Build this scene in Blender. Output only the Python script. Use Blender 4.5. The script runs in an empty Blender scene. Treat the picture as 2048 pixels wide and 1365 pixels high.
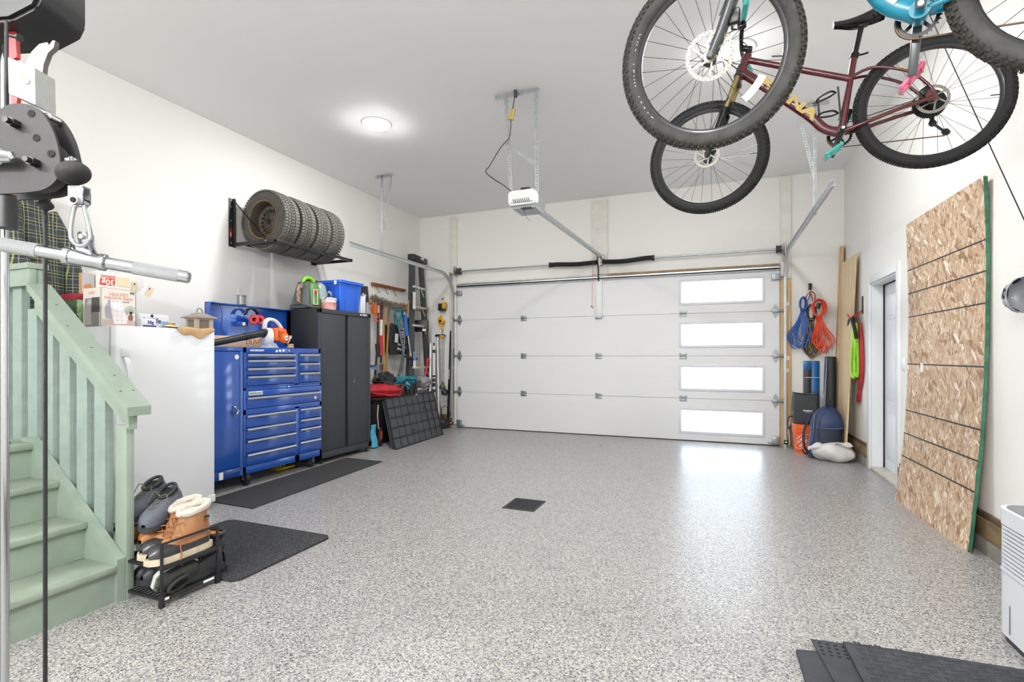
import bpy, bmesh, math, random
from mathutils import Vector, Matrix, Euler
R = math.radians
random.seed(7)
SC = bpy.context.scene
COL = SC.collection
V = Vector
# ------------------------------------------------------------------ camera, sky, exposure
cam = bpy.data.objects.new('camera', bpy.data.cameras.new('camera'))
COL.objects.link(cam)
cam.location = (0, 0, 1.22)
cam.rotation_euler = (R(90), 0, R(21.77))
cam.data.sensor_width = 36
cam.data.lens = 36 * 1014.4 / 2048
cam.data.shift_y = 29.9 / 2048
cam.data.clip_start = 0.02
SC.camera = cam
world = bpy.data.worlds.new('sky'); SC.world = world
world.use_nodes = True
world.cycles.sampling_method = 'NONE'
bg = world.node_tree.nodes['Background']
bg.inputs[0].default_value = (0.76, 0.88, 1.0, 1)
bg.inputs[1].default_value = 7.5
SC.view_settings.view_transform = 'Standard'
SC.view_settings.look = 'None'
SC.view_settings.exposure = 0.06
SC.view_settings.gamma = 1
SC.cycles.sample_clamp_indirect = 3.0
SC.cycles.sample_clamp_direct = 12.0
SC.cycles.caustics_reflective = False
SC.cycles.caustics_refractive = False
SC.view_settings.use_curve_mapping = False
LAMP = 262.0          # strength of the ceiling lamps' diffusers

# ------------------------------------------------------------------ materials
def lin(h):
    if isinstance(h, str):
        h = h.lstrip('#'); c = [int(h[i:i+2], 16)/255 for i in (0, 2, 4)]
        return tuple(x/12.92 if x <= .04045 else ((x+.055)/1.055)**2.4 for x in c) + (1,)
    return tuple(h) + (1,)

MATS = {}
def mat(name, col, rough=.5, metal=0, var=0, vs=20, bump=0, bs=200, coat=0, spec=.5, alpha=None, trans=0, emit=0, stretch=None, sheen=0):
    if name in MATS: return MATS[name]
    m = bpy.data.materials.new(name); m.use_nodes = True
    nt = m.node_tree; b = nt.nodes['Principled BSDF']
    c = lin(col)
    b.inputs['Base Color'].default_value = c
    b.inputs['Roughness'].default_value = rough
    b.inputs['Metallic'].default_value = metal
    b.inputs['Specular IOR Level'].default_value = spec
    b.inputs['Coat Weight'].default_value = coat
    b.inputs['Coat Roughness'].default_value = .08
    b.inputs['Sheen Weight'].default_value = sheen
    if trans: b.inputs['Transmission Weight'].default_value = trans
    if emit:
        b.inputs['Emission Color'].default_value = c; b.inputs['Emission Strength'].default_value = emit
    if var or bump:
        tc = nt.nodes.new('ShaderNodeTexCoord'); mp = nt.nodes.new('ShaderNodeMapping')
        nt.links.new(tc.outputs['Object'], mp.inputs[0])
        if stretch: mp.inputs['Scale'].default_value = stretch
    if var:
        n = nt.nodes.new('ShaderNodeTexNoise'); n.inputs['Scale'].default_value = vs; n.inputs['Detail'].default_value = 5
        nt.links.new(mp.outputs[0], n.inputs['Vector'])
        r = nt.nodes.new('ShaderNodeMapRange'); r.inputs[1].default_value = .3; r.inputs[2].default_value = .7
        r.inputs[3].default_value = 1-var; r.inputs[4].default_value = 1+var
        nt.links.new(n.outputs[0], r.inputs[0])
        mx = nt.nodes.new('ShaderNodeMix'); mx.data_type = 'RGBA'; mx.blend_type = 'MULTIPLY'; mx.inputs[0].default_value = 1
        mx.inputs[6].default_value = c
        nt.links.new(r.outputs[0], mx.inputs[7]); nt.links.new(mx.outputs[2], b.inputs['Base Color'])
    if bump:
        n2 = nt.nodes.new('ShaderNodeTexNoise'); n2.inputs['Scale'].default_value = bs; n2.inputs['Detail'].default_value = 3
        nt.links.new(mp.outputs[0], n2.inputs['Vector'])
        bp = nt.nodes.new('ShaderNodeBump'); bp.inputs['Strength'].default_value = bump; bp.inputs['Distance'].default_value = .004
        nt.links.new(n2.outputs[0], bp.inputs['Height']); nt.links.new(bp.outputs[0], b.inputs['Normal'])
    MATS[name] = m
    return m

def nodes_of(name):
    m = bpy.data.materials.new(name); m.use_nodes = True
    nt = m.node_tree; MATS[name] = m
    return m, nt, nt.nodes['Principled BSDF']
def ramp(nt, stops, interp='LINEAR'):
    r = nt.nodes.new('ShaderNodeValToRGB'); r.color_ramp.interpolation = interp
    e = r.color_ramp.elements
    while len(e) < len(stops): e.new(.5)
    for k, (p, c) in enumerate(stops): e[k].position = p; e[k].color = lin(c)
    return r
def coords(nt, scale=(1, 1, 1), rot=(0, 0, 0)):
    tc = nt.nodes.new('ShaderNodeTexCoord'); mp = nt.nodes.new('ShaderNodeMapping')
    mp.inputs['Scale'].default_value = scale; mp.inputs['Rotation'].default_value = rot
    nt.links.new(tc.outputs['Object'], mp.inputs[0]); return mp.outputs[0]
def bumpn(nt, b, height, strength, dist=.003):
    bp = nt.nodes.new('ShaderNodeBump'); bp.inputs['Strength'].default_value = strength; bp.inputs['Distance'].default_value = dist
    nt.links.new(height, bp.inputs['Height']); nt.links.new(bp.outputs[0], b.inputs['Normal'])

# ------------------------------------------------------------------ mesh builder
class MB:
    def __init__(s): s.b = bmesh.new(); s.k = 0
    def _v(s, pts): return [s.b.verts.new(p) for p in pts]
    def _f(s, vs):
        try: f = s.b.faces.new(vs); f.material_index = s.k; return f
        except ValueError: return None
    def box(s, c, d, rot=None, bev=0):
        t = bmesh.new(); bmesh.ops.create_cube(t, size=1)
        for v in t.verts: v.co = V((v.co.x*d[0], v.co.y*d[1], v.co.z*d[2]))
        if bev: bmesh.ops.bevel(t, geom=t.edges[:], offset=bev, segments=2, affect='EDGES', profile=.5)
        M = Matrix.Identity(3) if rot is None else (Euler(rot).to_matrix() if not isinstance(rot, Matrix) else rot)
        return s.add(t, c, M)
    def bb(s, a, b, bev=0):      # box from corner to corner
        a, b = V(a), V(b); d = b-a
        return s.box((a+b)/2, (abs(d.x), abs(d.y), abs(d.z)), None, bev)
    def bar(s, p0, p1, w, h, up=(0, 0, 1), bev=0):   # beam: w across, h along up
        p0, p1 = V(p0), V(p1); d = (p1-p0); L = d.length; x = d.normalized()
        u = V(up); y = u.cross(x)
        if y.length < 1e-4: y = V((1, 0, 0)).cross(x) if abs(x.x) < .9 else V((0, 1, 0)).cross(x)
        y.normalize(); z = x.cross(y)
        return s.box((p0+p1)/2, (L, w, h), Matrix((x, y, z)).transposed(), bev)
    def add(s, t, c=(0, 0, 0), M=None):
        mp = {}; c = V(c)
        for v in t.verts: mp[v] = s.b.verts.new((M @ v.co if M else v.co) + c)
        for f in t.faces: s._f([mp[v] for v in f.verts])
        t.free(); return s
    def tube(s, pts, r, n=8, closed=False, cap=True, sq=1):
        pts = [V(p) for p in pts]; N = len(pts); rings = []
        t0 = None; up = None
        for i, p in enumerate(pts):
            a = pts[i-1] if (i > 0 or closed) else p
            b = pts[(i+1) % N] if (i < N-1 or closed) else p
            t = (b-a).normalized() if (b-a).length > 1e-9 else (t0 or V((0, 0, 1)))
            if up is None:
                up = V((0, 0, 1)) if abs(t.z) < .9 else V((1, 0, 0))
            up = (up - t*up.dot(t))
            if up.length < 1e-6: up = V((1, 0, 0)) - t*t.x
            up.normalize(); sd = t.cross(up); t0 = t
            rr = r[i] if isinstance(r, (list, tuple)) else r
            rings.append(s._v([p + up*math.cos(2*math.pi*k/n)*rr + sd*math.sin(2*math.pi*k/n)*rr*sq for k in range(n)]))
        for i in range(N if closed else N-1):
            A, B = rings[i], rings[(i+1) % N]
            for k in range(n): s._f([A[k], A[(k+1) % n], B[(k+1) % n], B[k]])
        if cap and not closed: s._f(rings[0][::-1]); s._f(rings[-1])
        return s
    def cyl(s, p0, p1, r, r1=None, n=16): return s.tube([p0, p1], [r, r if r1 is None else r1], n)
    def lathe(s, prof, c=(0, 0, 0), ax=(0, 0, 1), n=24, closed=False, ref=None):
        ax = V(ax).normalized(); c = V(c)
        u = V(ref) if ref else (V((1, 0, 0)) if abs(ax.x) < .9 else V((0, 1, 0)))
        u = (u-ax*u.dot(ax)).normalized(); w = ax.cross(u); rings = []
        for r, h in prof:
            if r < 1e-6: rings.append(s._v([c+ax*h]))
            else: rings.append(s._v([c+ax*h+(u*math.cos(2*math.pi*k/n)+w*math.sin(2*math.pi*k/n))*r for k in range(n)]))
        m = len(rings)
        for i in range(m if closed else m-1):
            A, B = rings[i], rings[(i+1) % m]
            for k in range(n):
                a0, a1 = A[k % len(A)], A[(k+1) % len(A)]; b0, b1 = B[k % len(B)], B[(k+1) % len(B)]
                q = []
                for x in (a0, a1, b1, b0):
                    if x not in q: q.append(x)
                if len(q) > 2: s._f(q)
        return s
    def prism(s, poly, o, u, v, d):      # polygon in plane (u,v) at o, extruded by vector d
        o, u, v, d = V(o), V(u), V(v), V(d)
        A = s._v([o+u*a+v*b for a, b in poly]); B = s._v([p.co+d for p in A]); n = len(A)
        s._f(A[::-1]); s._f(B)
        for i in range(n): s._f([A[i], A[(i+1) % n], B[(i+1) % n], B[i]])
        return s
    def sph(s, c, r, n=12, m=8):
        rx = (r, r, r) if not isinstance(r, (tuple, list)) else r
        t = bmesh.new(); bmesh.ops.create_uvsphere(t, u_segments=n, v_segments=m, radius=1)
        for v in t.verts: v.co = V((v.co.x*rx[0], v.co.y*rx[1], v.co.z*rx[2]))
        return s.add(t, c)
    def surf(s, fn, nu, nv, cu=False, cv=False, capu=False):
        g = [[s.b.verts.new(fn(i/(nu if cu else nu-1), j/(nv if cv else nv-1))) for j in range(nv)] for i in range(nu)]
        for i in range(nu if cu else nu-1):
            for j in range(nv if cv else nv-1):
                s._f([g[i][j], g[(i+1) % nu][j], g[(i+1) % nu][(j+1) % nv], g[i][(j+1) % nv]])
        if capu: s._f(g[0][::-1]); s._f(g[-1])
        return s
    def sweep(s, prof, pts, side, closed=False):   # closed profile (a along side, b along normal)
        side = V(side).normalized(); pts = [V(p) for p in pts]; rings = []; N = len(pts)
        for i, p in enumerate(pts):
            a = pts[i-1] if (i > 0 or closed) else p; b = pts[(i+1) % N] if (i < N-1 or closed) else p
            t = (b-a).normalized(); nn = side.cross(t)
            rings.append(s._v([p+side*x+nn*y for x, y in prof]))
        n = len(prof)
        for i in range(N if closed else N-1):
            A, B = rings[i], rings[(i+1) % N]
            for k in range(n): s._f([A[k], A[(k+1) % n], B[(k+1) % n], B[k]])
        if not closed: s._f(rings[0][::-1]); s._f(rings[-1])
        return s
    def perf(s, p0, p1, w, th, wdir, hole=.012, pitch=.026):   # flat bar with a row of square holes
        p0, p1 = V(p0), V(p1); L = (p1-p0).length; x = (p1-p0).normalized(); y = V(wdir); y = (y-x*y.dot(x)).normalized(); z = x.cross(y)
        M = Matrix((x, y, z)).transposed(); e = (w-hole)/2
        for q in (-1, 1): s.box((p0+p1)/2 + y*q*(w-e)/2, (L, e, th), M)
        n = max(1, int(L/pitch))
        for k in range(n+1):
            s.box(p0+x*(L*k/n if 0 < k < n else (.005 if k == 0 else L-.005)), (pitch-hole if 0 < k < n else .01, hole, th), M)
        return s
    def move(s, M):
        bmesh.ops.transform(s.b, matrix=M, verts=s.b.verts[:]); return s
    def jitter(s, a, seed=1):
        rr = random.Random(seed)
        for v in s.b.verts: v.co += V((rr.uniform(-a, a), rr.uniform(-a, a), rr.uniform(-a, a)))
        return s
    def mesh(s, name, mats, smooth=True, ang=38):
        bmesh.ops.recalc_face_normals(s.b, faces=s.b.faces[:])
        me = bpy.data.meshes.new(name); s.b.to_mesh(me); s.b.free()
        for m in (mats if isinstance(mats, (list, tuple)) else [mats]): me.materials.append(m)
        if smooth:
            me.polygons.foreach_set('use_smooth', [True]*len(me.polygons)); me.set_sharp_from_angle(angle=R(ang))
        return me

MW = {}; LOC = {}
def tag(o, label=None, cat=None, group=None, kind=None):
    if label: o['label'] = label
    if cat: o['category'] = cat
    if group: o['group'] = group
    if kind: o['kind'] = kind
    return o
def thing(name, label, cat, loc=(0, 0, 0), rz=0, group=None, local=False, M=None, kind=None):
    o = bpy.data.objects.new(name, None); COL.objects.link(o); o.empty_display_size = .05
    mw = M if M is not None else Matrix.Translation(V(loc)) @ Matrix.Rotation(rz, 4, 'Z')
    o.matrix_world = mw; MW[o.name] = mw; LOC[o.name] = local or M is not None
    return tag(o, label, cat, group, kind)
def build(mb, name, mats, parent=None, smooth=True, ang=38, label=None, kind=None):
    """one mesh object; coordinates are world unless the parent thing was made with local=True"""
    if parent is not None and not LOC[parent.name]:
        mb.move(MW[parent.name].inverted())
    o = bpy.data.objects.new(name, mb.mesh(name, mats, smooth, ang)); COL.objects.link(o)
    if parent is not None:
        o.parent = parent; MW[o.name] = MW[parent.name]; LOC[o.name] = LOC[parent.name]
    else:
        MW[o.name] = Matrix.Identity(4); LOC[o.name] = False
    if label: o['label'] = label
    if kind: o['kind'] = kind
    return o
def single(mb, name, mats, label, cat, loc, group=None, smooth=True, ang=38, kind=None):
    """a thing that is one mesh, its origin at its base"""
    mb.move(Matrix.Translation(-V(loc)))
    o = bpy.data.objects.new(name, mb.mesh(name, mats, smooth, ang)); COL.objects.link(o); o.location = loc
    MW[o.name] = Matrix.Translation(V(loc)); LOC[o.name] = False
    return tag(o, label, cat, group, kind)
def dup(root, M=None, label=None, group=None, name=None):
    r = root.copy(); COL.objects.link(r)
    if M is not None: r.matrix_world = M
    if label: r['label'] = label
    if group: r['group'] = group
    for ch in list(root.children):
        c = ch.copy(); COL.objects.link(c); c.parent = r
        for g in ch.children:
            d = g.copy(); COL.objects.link(d); d.parent = c
    return r
def share(o, loc, rot=(0, 0, 0), scale=None):      # another part with the same mesh
    c = o.copy(); COL.objects.link(c); c.location = loc; c.rotation_euler = rot
    if scale: c.scale = scale
    return c
def text(s, size, o, right, up, material, parent, name='lettering', ext=.0008, align='CENTER', shear=0, bold=0, sx=1):
    cu = bpy.data.curves.new('t', 'FONT'); cu.body = s; cu.size = size; cu.extrude = ext; cu.align_x = align; cu.align_y = 'CENTER'; cu.shear = shear
    cu.offset = bold
    cu.resolution_u = 2
    ob = bpy.data.objects.new('t', cu); me = bpy.data.meshes.new_from_object(ob)
    bpy.data.objects.remove(ob); bpy.data.curves.remove(cu)
    r = V(right).normalized(); u = V(up); u = (u-r*u.dot(r)).normalized(); n = r.cross(u)
    M = Matrix((r*sx, u, n)).transposed().to_4x4(); M.translation = V(o)
    if parent is not None and not LOC[parent.name]: M = MW[parent.name].inverted() @ M
    me.transform(M); me.materials.append(material); me.name = name
    t = bpy.data.objects.new(name, me); COL.objects.link(t)
    if parent is not None:
        t.parent = parent; MW[t.name] = MW[parent.name]; LOC[t.name] = LOC[parent.name]
    return t
def rect_outline(w, h, r, n=4):
    p = []
    for cx, cy, a0 in ((w/2-r, h/2-r, 0), (-w/2+r, h/2-r, 90), (-w/2+r, -h/2+r, 180), (w/2-r, -h/2+r, 270)):
        for k in range(n+1):
            a = R(a0+90*k/n); p.append((cx+r*math.cos(a), cy+r*math.sin(a)))
    return p
def spline(pts, n=8, closed=False):       # Catmull-Rom through pts
    P = [V(p) for p in pts]; N = len(P); out = []
    for i in range(N if closed else N-1):
        a = P[(i-1) % N] if (closed or i > 0) else P[0]; b = P[i]; c = P[(i+1) % N]; d = P[(i+2) % N] if (closed or i < N-2) else P[-1]
        for k in range(n):
            t = k/n
            out.append(.5*((2*b)+(c-a)*t+(2*a-5*b+4*c-d)*t*t+(3*b-a-3*c+d)*t**3))
    if not closed: out.append(P[-1])
    return out

# common materials
M_galv = mat('galvanized steel', '#b9bec0', .38, .85, var=.12, vs=30)
M_dgalv = mat('dull zinc steel', '#9aa0a2', .42, .85, var=.1, vs=40)
M_chrome = mat('chrome', '#b9bcbf', .14, 1)
M_steel = mat('brushed steel', '#c4c6c8', .3, .9)
M_black = mat('black plastic', '#17181a', .45)
M_blackm = mat('black powder coated metal', '#1b1c1e', .42, .1, bump=.15, bs=600)
M_rubber = mat('black rubber', '#1c1c1d', .75, bump=.2, bs=300)
M_white = mat('white paint', '#eceded', .4)
M_print = mat('white print', '#f2f2f2', .5)
M_dprint = mat('dark print', '#202226', .5)
M_pine = mat('pine lumber', '#d0ad80', .6, var=.22, vs=6, stretch=(12, 12, .8), bump=.1, bs=60)
M_red = mat('red plastic', '#c3202a', .4)
M_cream = mat('cream painted board', '#e7e4dc', .6, var=.06, vs=8, bump=.15, bs=40)
# ------------------------------------------------------------------ the room
XL, XR, YB, YF, HC = -4.85, 1.57, 7.75, -2.6, 3.66
# floor: epoxy with broadcast flakes under a glossy clear coat
m, nt, b = nodes_of('flake epoxy floor')
co = coords(nt)
vo = nt.nodes.new('ShaderNodeTexVoronoi'); vo.inputs['Scale'].default_value = 195; vo.inputs['Randomness'].default_value = 1
nt.links.new(co, vo.inputs['Vector'])
sep = nt.nodes.new('ShaderNodeSeparateColor'); nt.links.new(vo.outputs['Color'], sep.inputs[0])
rp = ramp(nt, [(0, '#4a4b53'), (.10, '#68686d'), (.22, '#868584'), (.36, '#a09e9c'), (.60, '#b4b2ae'), (.84, '#c6c4c0'), (.94, '#9d9489')], 'CONSTANT')
nt.links.new(sep.outputs[0], rp.inputs[0])
nt.links.new(rp.outputs[0], b.inputs['Base Color'])
nz = nt.nodes.new('ShaderNodeTexNoise'); nz.inputs['Scale'].default_value = 3; nt.links.new(co, nz.inputs['Vector'])
mr = nt.nodes.new('ShaderNodeMapRange'); mr.inputs[3].default_value = .29; mr.inputs[4].default_value = .34
nt.links.new(nz.outputs[0], mr.inputs[0]); nt.links.new(mr.outputs[0], b.inputs['Roughness'])
nb2 = nt.nodes.new('ShaderNodeTexNoise'); nb2.inputs['Scale'].default_value = 70; nb2.inputs['Detail'].default_value = 1; nt.links.new(co, nb2.inputs['Vector']); bumpn(nt, b, nb2.outputs[0], .05, .002)
M_floor = m
m, nt, b = nodes_of('painted drywall')
co = coords(nt); nz = nt.nodes.new('ShaderNodeTexNoise'); nz.inputs['Scale'].default_value = 60; nt.links.new(co, nz.inputs['Vector'])
b.inputs['Base Color'].default_value = lin('#f1f0ec'); b.inputs['Roughness'].default_value = .62
bumpn(nt, b, nz.outputs[0], .06, .004)
M_wall = m
M_ceil = mat('ceiling paint', '#fafafa', .8, bump=.05, bs=90)
M_conc = mat('grey concrete', '#8b8780', .85, var=.2, vs=7, bump=.3, bs=60)
M_sill = mat('stained sill lumber', '#7d6849', .7, var=.35, vs=4, stretch=(6, 1, 6), bump=.15, bs=50)
M_dark = mat('dark gap', '#0b0b0b', .9)

def struct(mb, name, m, label=None): return tag(build(mb, name, m, label=label), None, None, None, 'structure')
struct(MB().bb((XL-.1, YF-.1, -.12), (XR+.1, YB+.1, 0)), 'floor', M_floor)
struct(MB().bb((-14, YB+.1, -.14), (12, 40, -.02)), 'driveway', mat('pale driveway concrete', '#c9c6c0', .9, var=.1, vs=2))
struct(MB().bb((XL-.1, YF-.1, HC), (XR+.1, YB+.1, HC+.1)), 'ceiling', M_ceil)
struct(MB().bb((XL-.12, YF, 0), (XL, YB, HC)), 'wall_left', M_wall)
struct(MB().bb((XL-.12, YF-.12, 0), (XR+.14, YF, HC)), 'wall_front', M_wall)
w = MB()
w.bb((XL, YB, 0), (-4.05, YB+.14, HC)); w.bb((.775, YB, 0), (XR, YB+.14, HC)); w.bb((-4.05, YB, 2.40), (.775, YB+.14, HC))
struct(w, 'wall_back', M_wall)
w = MB(); DY0, DY1, DZ = 5.66, 6.52, 2.0
w.bb((XR, YF, 0), (XR+.18, DY0, HC)); w.bb((XR, DY1, 0), (XR+.18, YB+.14, HC)); w.bb((XR, DY0, DZ), (XR+.18, DY1, HC))
struct(w, 'wall_right', M_wall)
# right-hand wall base: concrete curb with a weathered sill on it
for k, (y0, y1) in enumerate(((YF, DY0-.11), (DY1+.11, YB))):
    t = thing('baseboard_right' if k == 0 else 'baseboard_right_far', None, None, (XR, (y0+y1)/2, 0), kind='structure')
    build(MB().bb((XR-.03, y0, 0), (XR, y1, .10)), 'curb', M_conc, t)
    build(MB().bb((XR-.035, y0, .10), (XR, y1, .215), .004), 'plank', M_sill, t)
    build(MB().bb((XR-.022, y0, .215), (XR, y1, .25), .003), 'plank', mat('dark sill lumber', '#5d4b34', .7, var=.3, vs=5, stretch=(6, 1, 6)), t)
for k, (x0, x1) in enumerate(((XL, -4.25), (.97, XR))):
    t = thing('baseboard_back' if k == 0 else 'baseboard_back_right', None, None, ((x0+x1)/2, YB, 0), kind='structure')
    build(MB().bb((x0, YB-.02, 0), (x1, YB, .10)), 'curb', M_conc, t)
    build(MB().bb((x0, YB-.022, .10), (x1, YB, .21), .003), 'plank', M_sill, t)
# nailing boards on the back wall
def trim(n, a, bq, m): struct(MB().bb(a, bq, .003), 'trim_%d' % n, m)
trim(1, (-4.235, 7.712, 0), (-4.10, YB, 3.61), M_cream)
trim(2, (-1.754, 7.712, 2.47), (-1.514, YB, 3.61), M_cream)
trim(3, (.826, 7.712, 2.26), (.958, YB, 3.63), M_cream)
trim(4, (.826, 7.712, 0), (.958, YB, 2.256), M_pine)
trim(5, (-4.05, 7.715, 2.447), (-1.754, YB, 2.475), M_cream)
trim(6, (-1.514, 7.715, 2.447), (.82, YB, 2.475), mat('raw header edge', '#a58a66', .7, var=.3, vs=12))

# ------------------------------------------------------------------ sectional garage door
m, nt, b = nodes_of('garage door steel')
co = coords(nt)
wv = nt.nodes.new('ShaderNodeTexWave'); wv.bands_direction = 'Z'; wv.inputs['Scale'].default_value = 9.3; wv.inputs['Distortion'].default_value = .4; wv.inputs['Detail'].default_value = 1
nt.links.new(co, wv.inputs['Vector'])
rr = ramp(nt, [(0, (0, 0, 0)), (.06, (1, 1, 1))]); nt.links.new(wv.outputs[0], rr.inputs[0])
b.inputs['Base Color'].default_value = lin('#e7e8ea'); b.inputs['Roughness'].default_value = .45
bumpn(nt, b, rr.outputs[0], .35, .003)
M_door = m
M_frame = mat('white window frame', '#dcdfe8', .45)
m = bpy.data.materials.new('window glass'); m.use_nodes = True; nt = m.node_tree; nt.nodes.clear()
o_ = nt.nodes.new('ShaderNodeOutputMaterial'); mx = nt.nodes.new('ShaderNodeMixShader'); tr = nt.nodes.new('ShaderNodeBsdfTransparent'); gl = nt.nodes.new('ShaderNodeBsdfGlossy')
gl.inputs['Roughness'].default_value = .02; mx.inputs[0].default_value = .05
nt.links.new(tr.outputs[0], mx.inputs[1]); nt.links.new(gl.outputs[0], mx.inputs[2]); nt.links.new(mx.outputs[0], o_.inputs[0])
M_glass = m
D0, D1, DX0, DX1 = 7.715, 7.748, -4.09, .815
WX0, WX1 = -.444, .603
door = thing('door_1', None, None, ((DX0+DX1)/2, D1, 0), kind='structure')
zs = [(.142, .438), (.757, 1.056), (1.374, 1.674), (1.986, 2.285)]
for k in range(4):
    z0, z1 = k*.61+.0055, (k+1)*.61-.0055
    a, c = zs[k]; pm = MB()
    for (x0, x1, u0, u1) in ((DX0, WX0, z0, z1), (WX1, DX1, z0, z1), (WX0, WX1, z0, a), (WX0, WX1, c, z1)):
        pm.bb((x0, D0, u0), (x1, D1, u1))
    if k < 3: pm.bb((DX0, D0+.014, z1-.004), (DX1, D1-.002, z1+.012))
    p = build(pm, 'panel', M_door, door, smooth=False)
    f = MB(); e = .035
    for (x0, x1, u0, u1) in ((WX0-e, WX0, a-e, c+e), (WX1, WX1+e, a-e, c+e), (WX0, WX1, a-e, a), (WX0, WX1, c, c+e)):
        f.bb((x0, D0-.012, u0), (x1, D0+.006, u1), .003)
    build(f, 'window_frame', M_frame, p)
    build(MB().bb((WX0, D0+.012, a), (WX1, D0+.016, c)), 'pane', M_glass, p)
build(MB().bb((DX0, D0-.006, 0), (DX1, D1, .012)), 'bottom_seal', M_rubber, door)
s_ = MB()
s_.sweep([(0, 0), (0, -.004), (.05, -.004), (.05, .018), (.046, .018), (.046, 0)], [(-4.08, D0, 2.39), (.81, D0, 2.39)], (0, -1, 0))
s_.bb((-4.08, D0-.05, 2.39), (.81, D0-.046, 2.437)); s_.bb((-4.08, D0-.05, 2.43), (.81, D0, 2.436))
build(s_, 'strut', M_galv, door)
# centre hinges
def hinge_mb():
    h = MB(); h.bb((-.05, -.006, -.045), (.05, 0, -.008), .002); h.bb((-.05, -.006, .008), (.05, 0, .045), .002)
    h.cyl((-.045, -.012, 0), (.045, -.012, 0), .009, n=8)
    for x in (-.03, .03):
        for z in (-.03, .03): h.cyl((x, -.010, z), (x, -.005, z), .006, n=6)
    return h
def end_mb(sg):
    h = MB(); h.prism([(-.035, 0), (-.03, .05), (0, .1), (.03, .05), (.035, 0), (.03, -.05), (0, -.1), (-.03, -.05)], (0, -.005, 0), (1, 0, 0), (0, 0, 1), (0, .005, 0))
    h.bb((-.042, -.035, -.022), (.042, -.004, .022), .002); h.cyl((-.05*sg, -.028, 0), (.105*sg, -.028, 0), .008, n=8)
    h.cyl((.075*sg, -.028, 0), (.1*sg, -.028, 0), .023, n=12)
    return h
h0 = None
DL = V(door.location)
for z in (.61, 1.22, 1.83):
    for x in (-2.874, -1.65, -.422):
        if h0 is None:
            h0 = build(hinge_mb().move(Matrix.Translation((x, D0, z))), 'hinge', M_dgalv, door); hx, hz = x, z
        else: share(h0, (x-hx, 0, z-hz))
for sg, x in ((-1, -4.045), (1, .77)):
    h1 = build(end_mb(sg).move(Matrix.Translation((x, D0, .61))), 'hinge', M_dgalv, door)
    share(h1, (0, 0, .61)); share(h1, (0, 0, 1.22))
    bt = MB(); bt.bb((x-.045, D0-.03, .02), (x+.045, D0, .13), .003); bt.cyl((x-.1, D0-.02, .04), (x+.1, D0-.02, .04), .008, n=8)
    build(bt, 'bottom_bracket', M_dgalv, door)
    bt = MB(); bt.bb((x-.05, D0-.045, 2.25), (x+.05, D0, 2.33), .003); bt.cyl((x, D0-.03, 2.29), (x+sg*.09, D0-.03, 2.29), .009, n=8)
    build(bt, 'top_bracket', M_dgalv, door)
op = MB(); op.bb((-1.70, D0-.028, 1.82), (-1.59, D0, 2.385), .004); op.bb((-1.68, D0-.034, 1.85), (-1.61, D0-.027, 2.36), .003)
build(op, 'operator_plate', M_white, door)
build(MB().bb((-1.69, D0-.04, 1.795), (-1.60, D0, 1.825), .003), 'plate_clamp', M_dgalv, door)

# ------------------------------------------------------------------ torsion shaft
t = thing('torsion_shaft', 'long steel torsion bar with black sleeved spring above the garage door', 'shaft', (-1.6, 7.66, 2.6))
build(MB().cyl((-4.06, 7.655, 2.656), (.86, 7.655, 2.656), .0125, n=12), 'shaft', M_galv, t)
sp = MB(); pts = []
for k in range(41):
    u = k/40; x = -2.402+u*1.566
    pts.append((x, 7.655, 2.656-.022*(math.sin(math.pi*u*2)**2)+.008*math.sin(u*9)))
sp.tube(pts, .034, 12)
build(sp, 'spring_sleeve', mat('black fabric sleeve', '#17181a', .8, bump=.5, bs=250), t)
for x in (-2.41, -.83): build(MB().cyl((x-.012, 7.655, 2.656), (x+.012, 7.655, 2.656), .042, n=16), 'end_collar', M_black, t)
for x, sg in ((-4.03, 1), (.80, -1)):
    d = MB(); d.lathe([(.012, -.03), (.05, -.03), (.056, -.022), (.046, -.015), (.046, .02), (.06, .028), (.012, .03)], (x, 7.655, 2.656), (1, 0, 0), 20)
    build(d, 'cable_drum', mat('dark cast drum', '#4c4a48', .6, .5), t)
    build(MB().bb((x-sg*.07-.004, 7.60, 2.58), (x-sg*.07+.004, 7.75, 2.74)), 'bearing_plate', M_galv, t)
c = MB(); c.bb((-1.63, 7.60, 2.60), (-1.57, 7.75, 2.615)); c.bb((-1.64, 7.60, 2.58), (-1.60, 7.64, 2.74)); c.cyl((-1.62, 7.655, 2.656), (-1.58, 7.655, 2.656), .05, n=14)
build(c, 'centre_bracket', M_galv, t)

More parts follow.
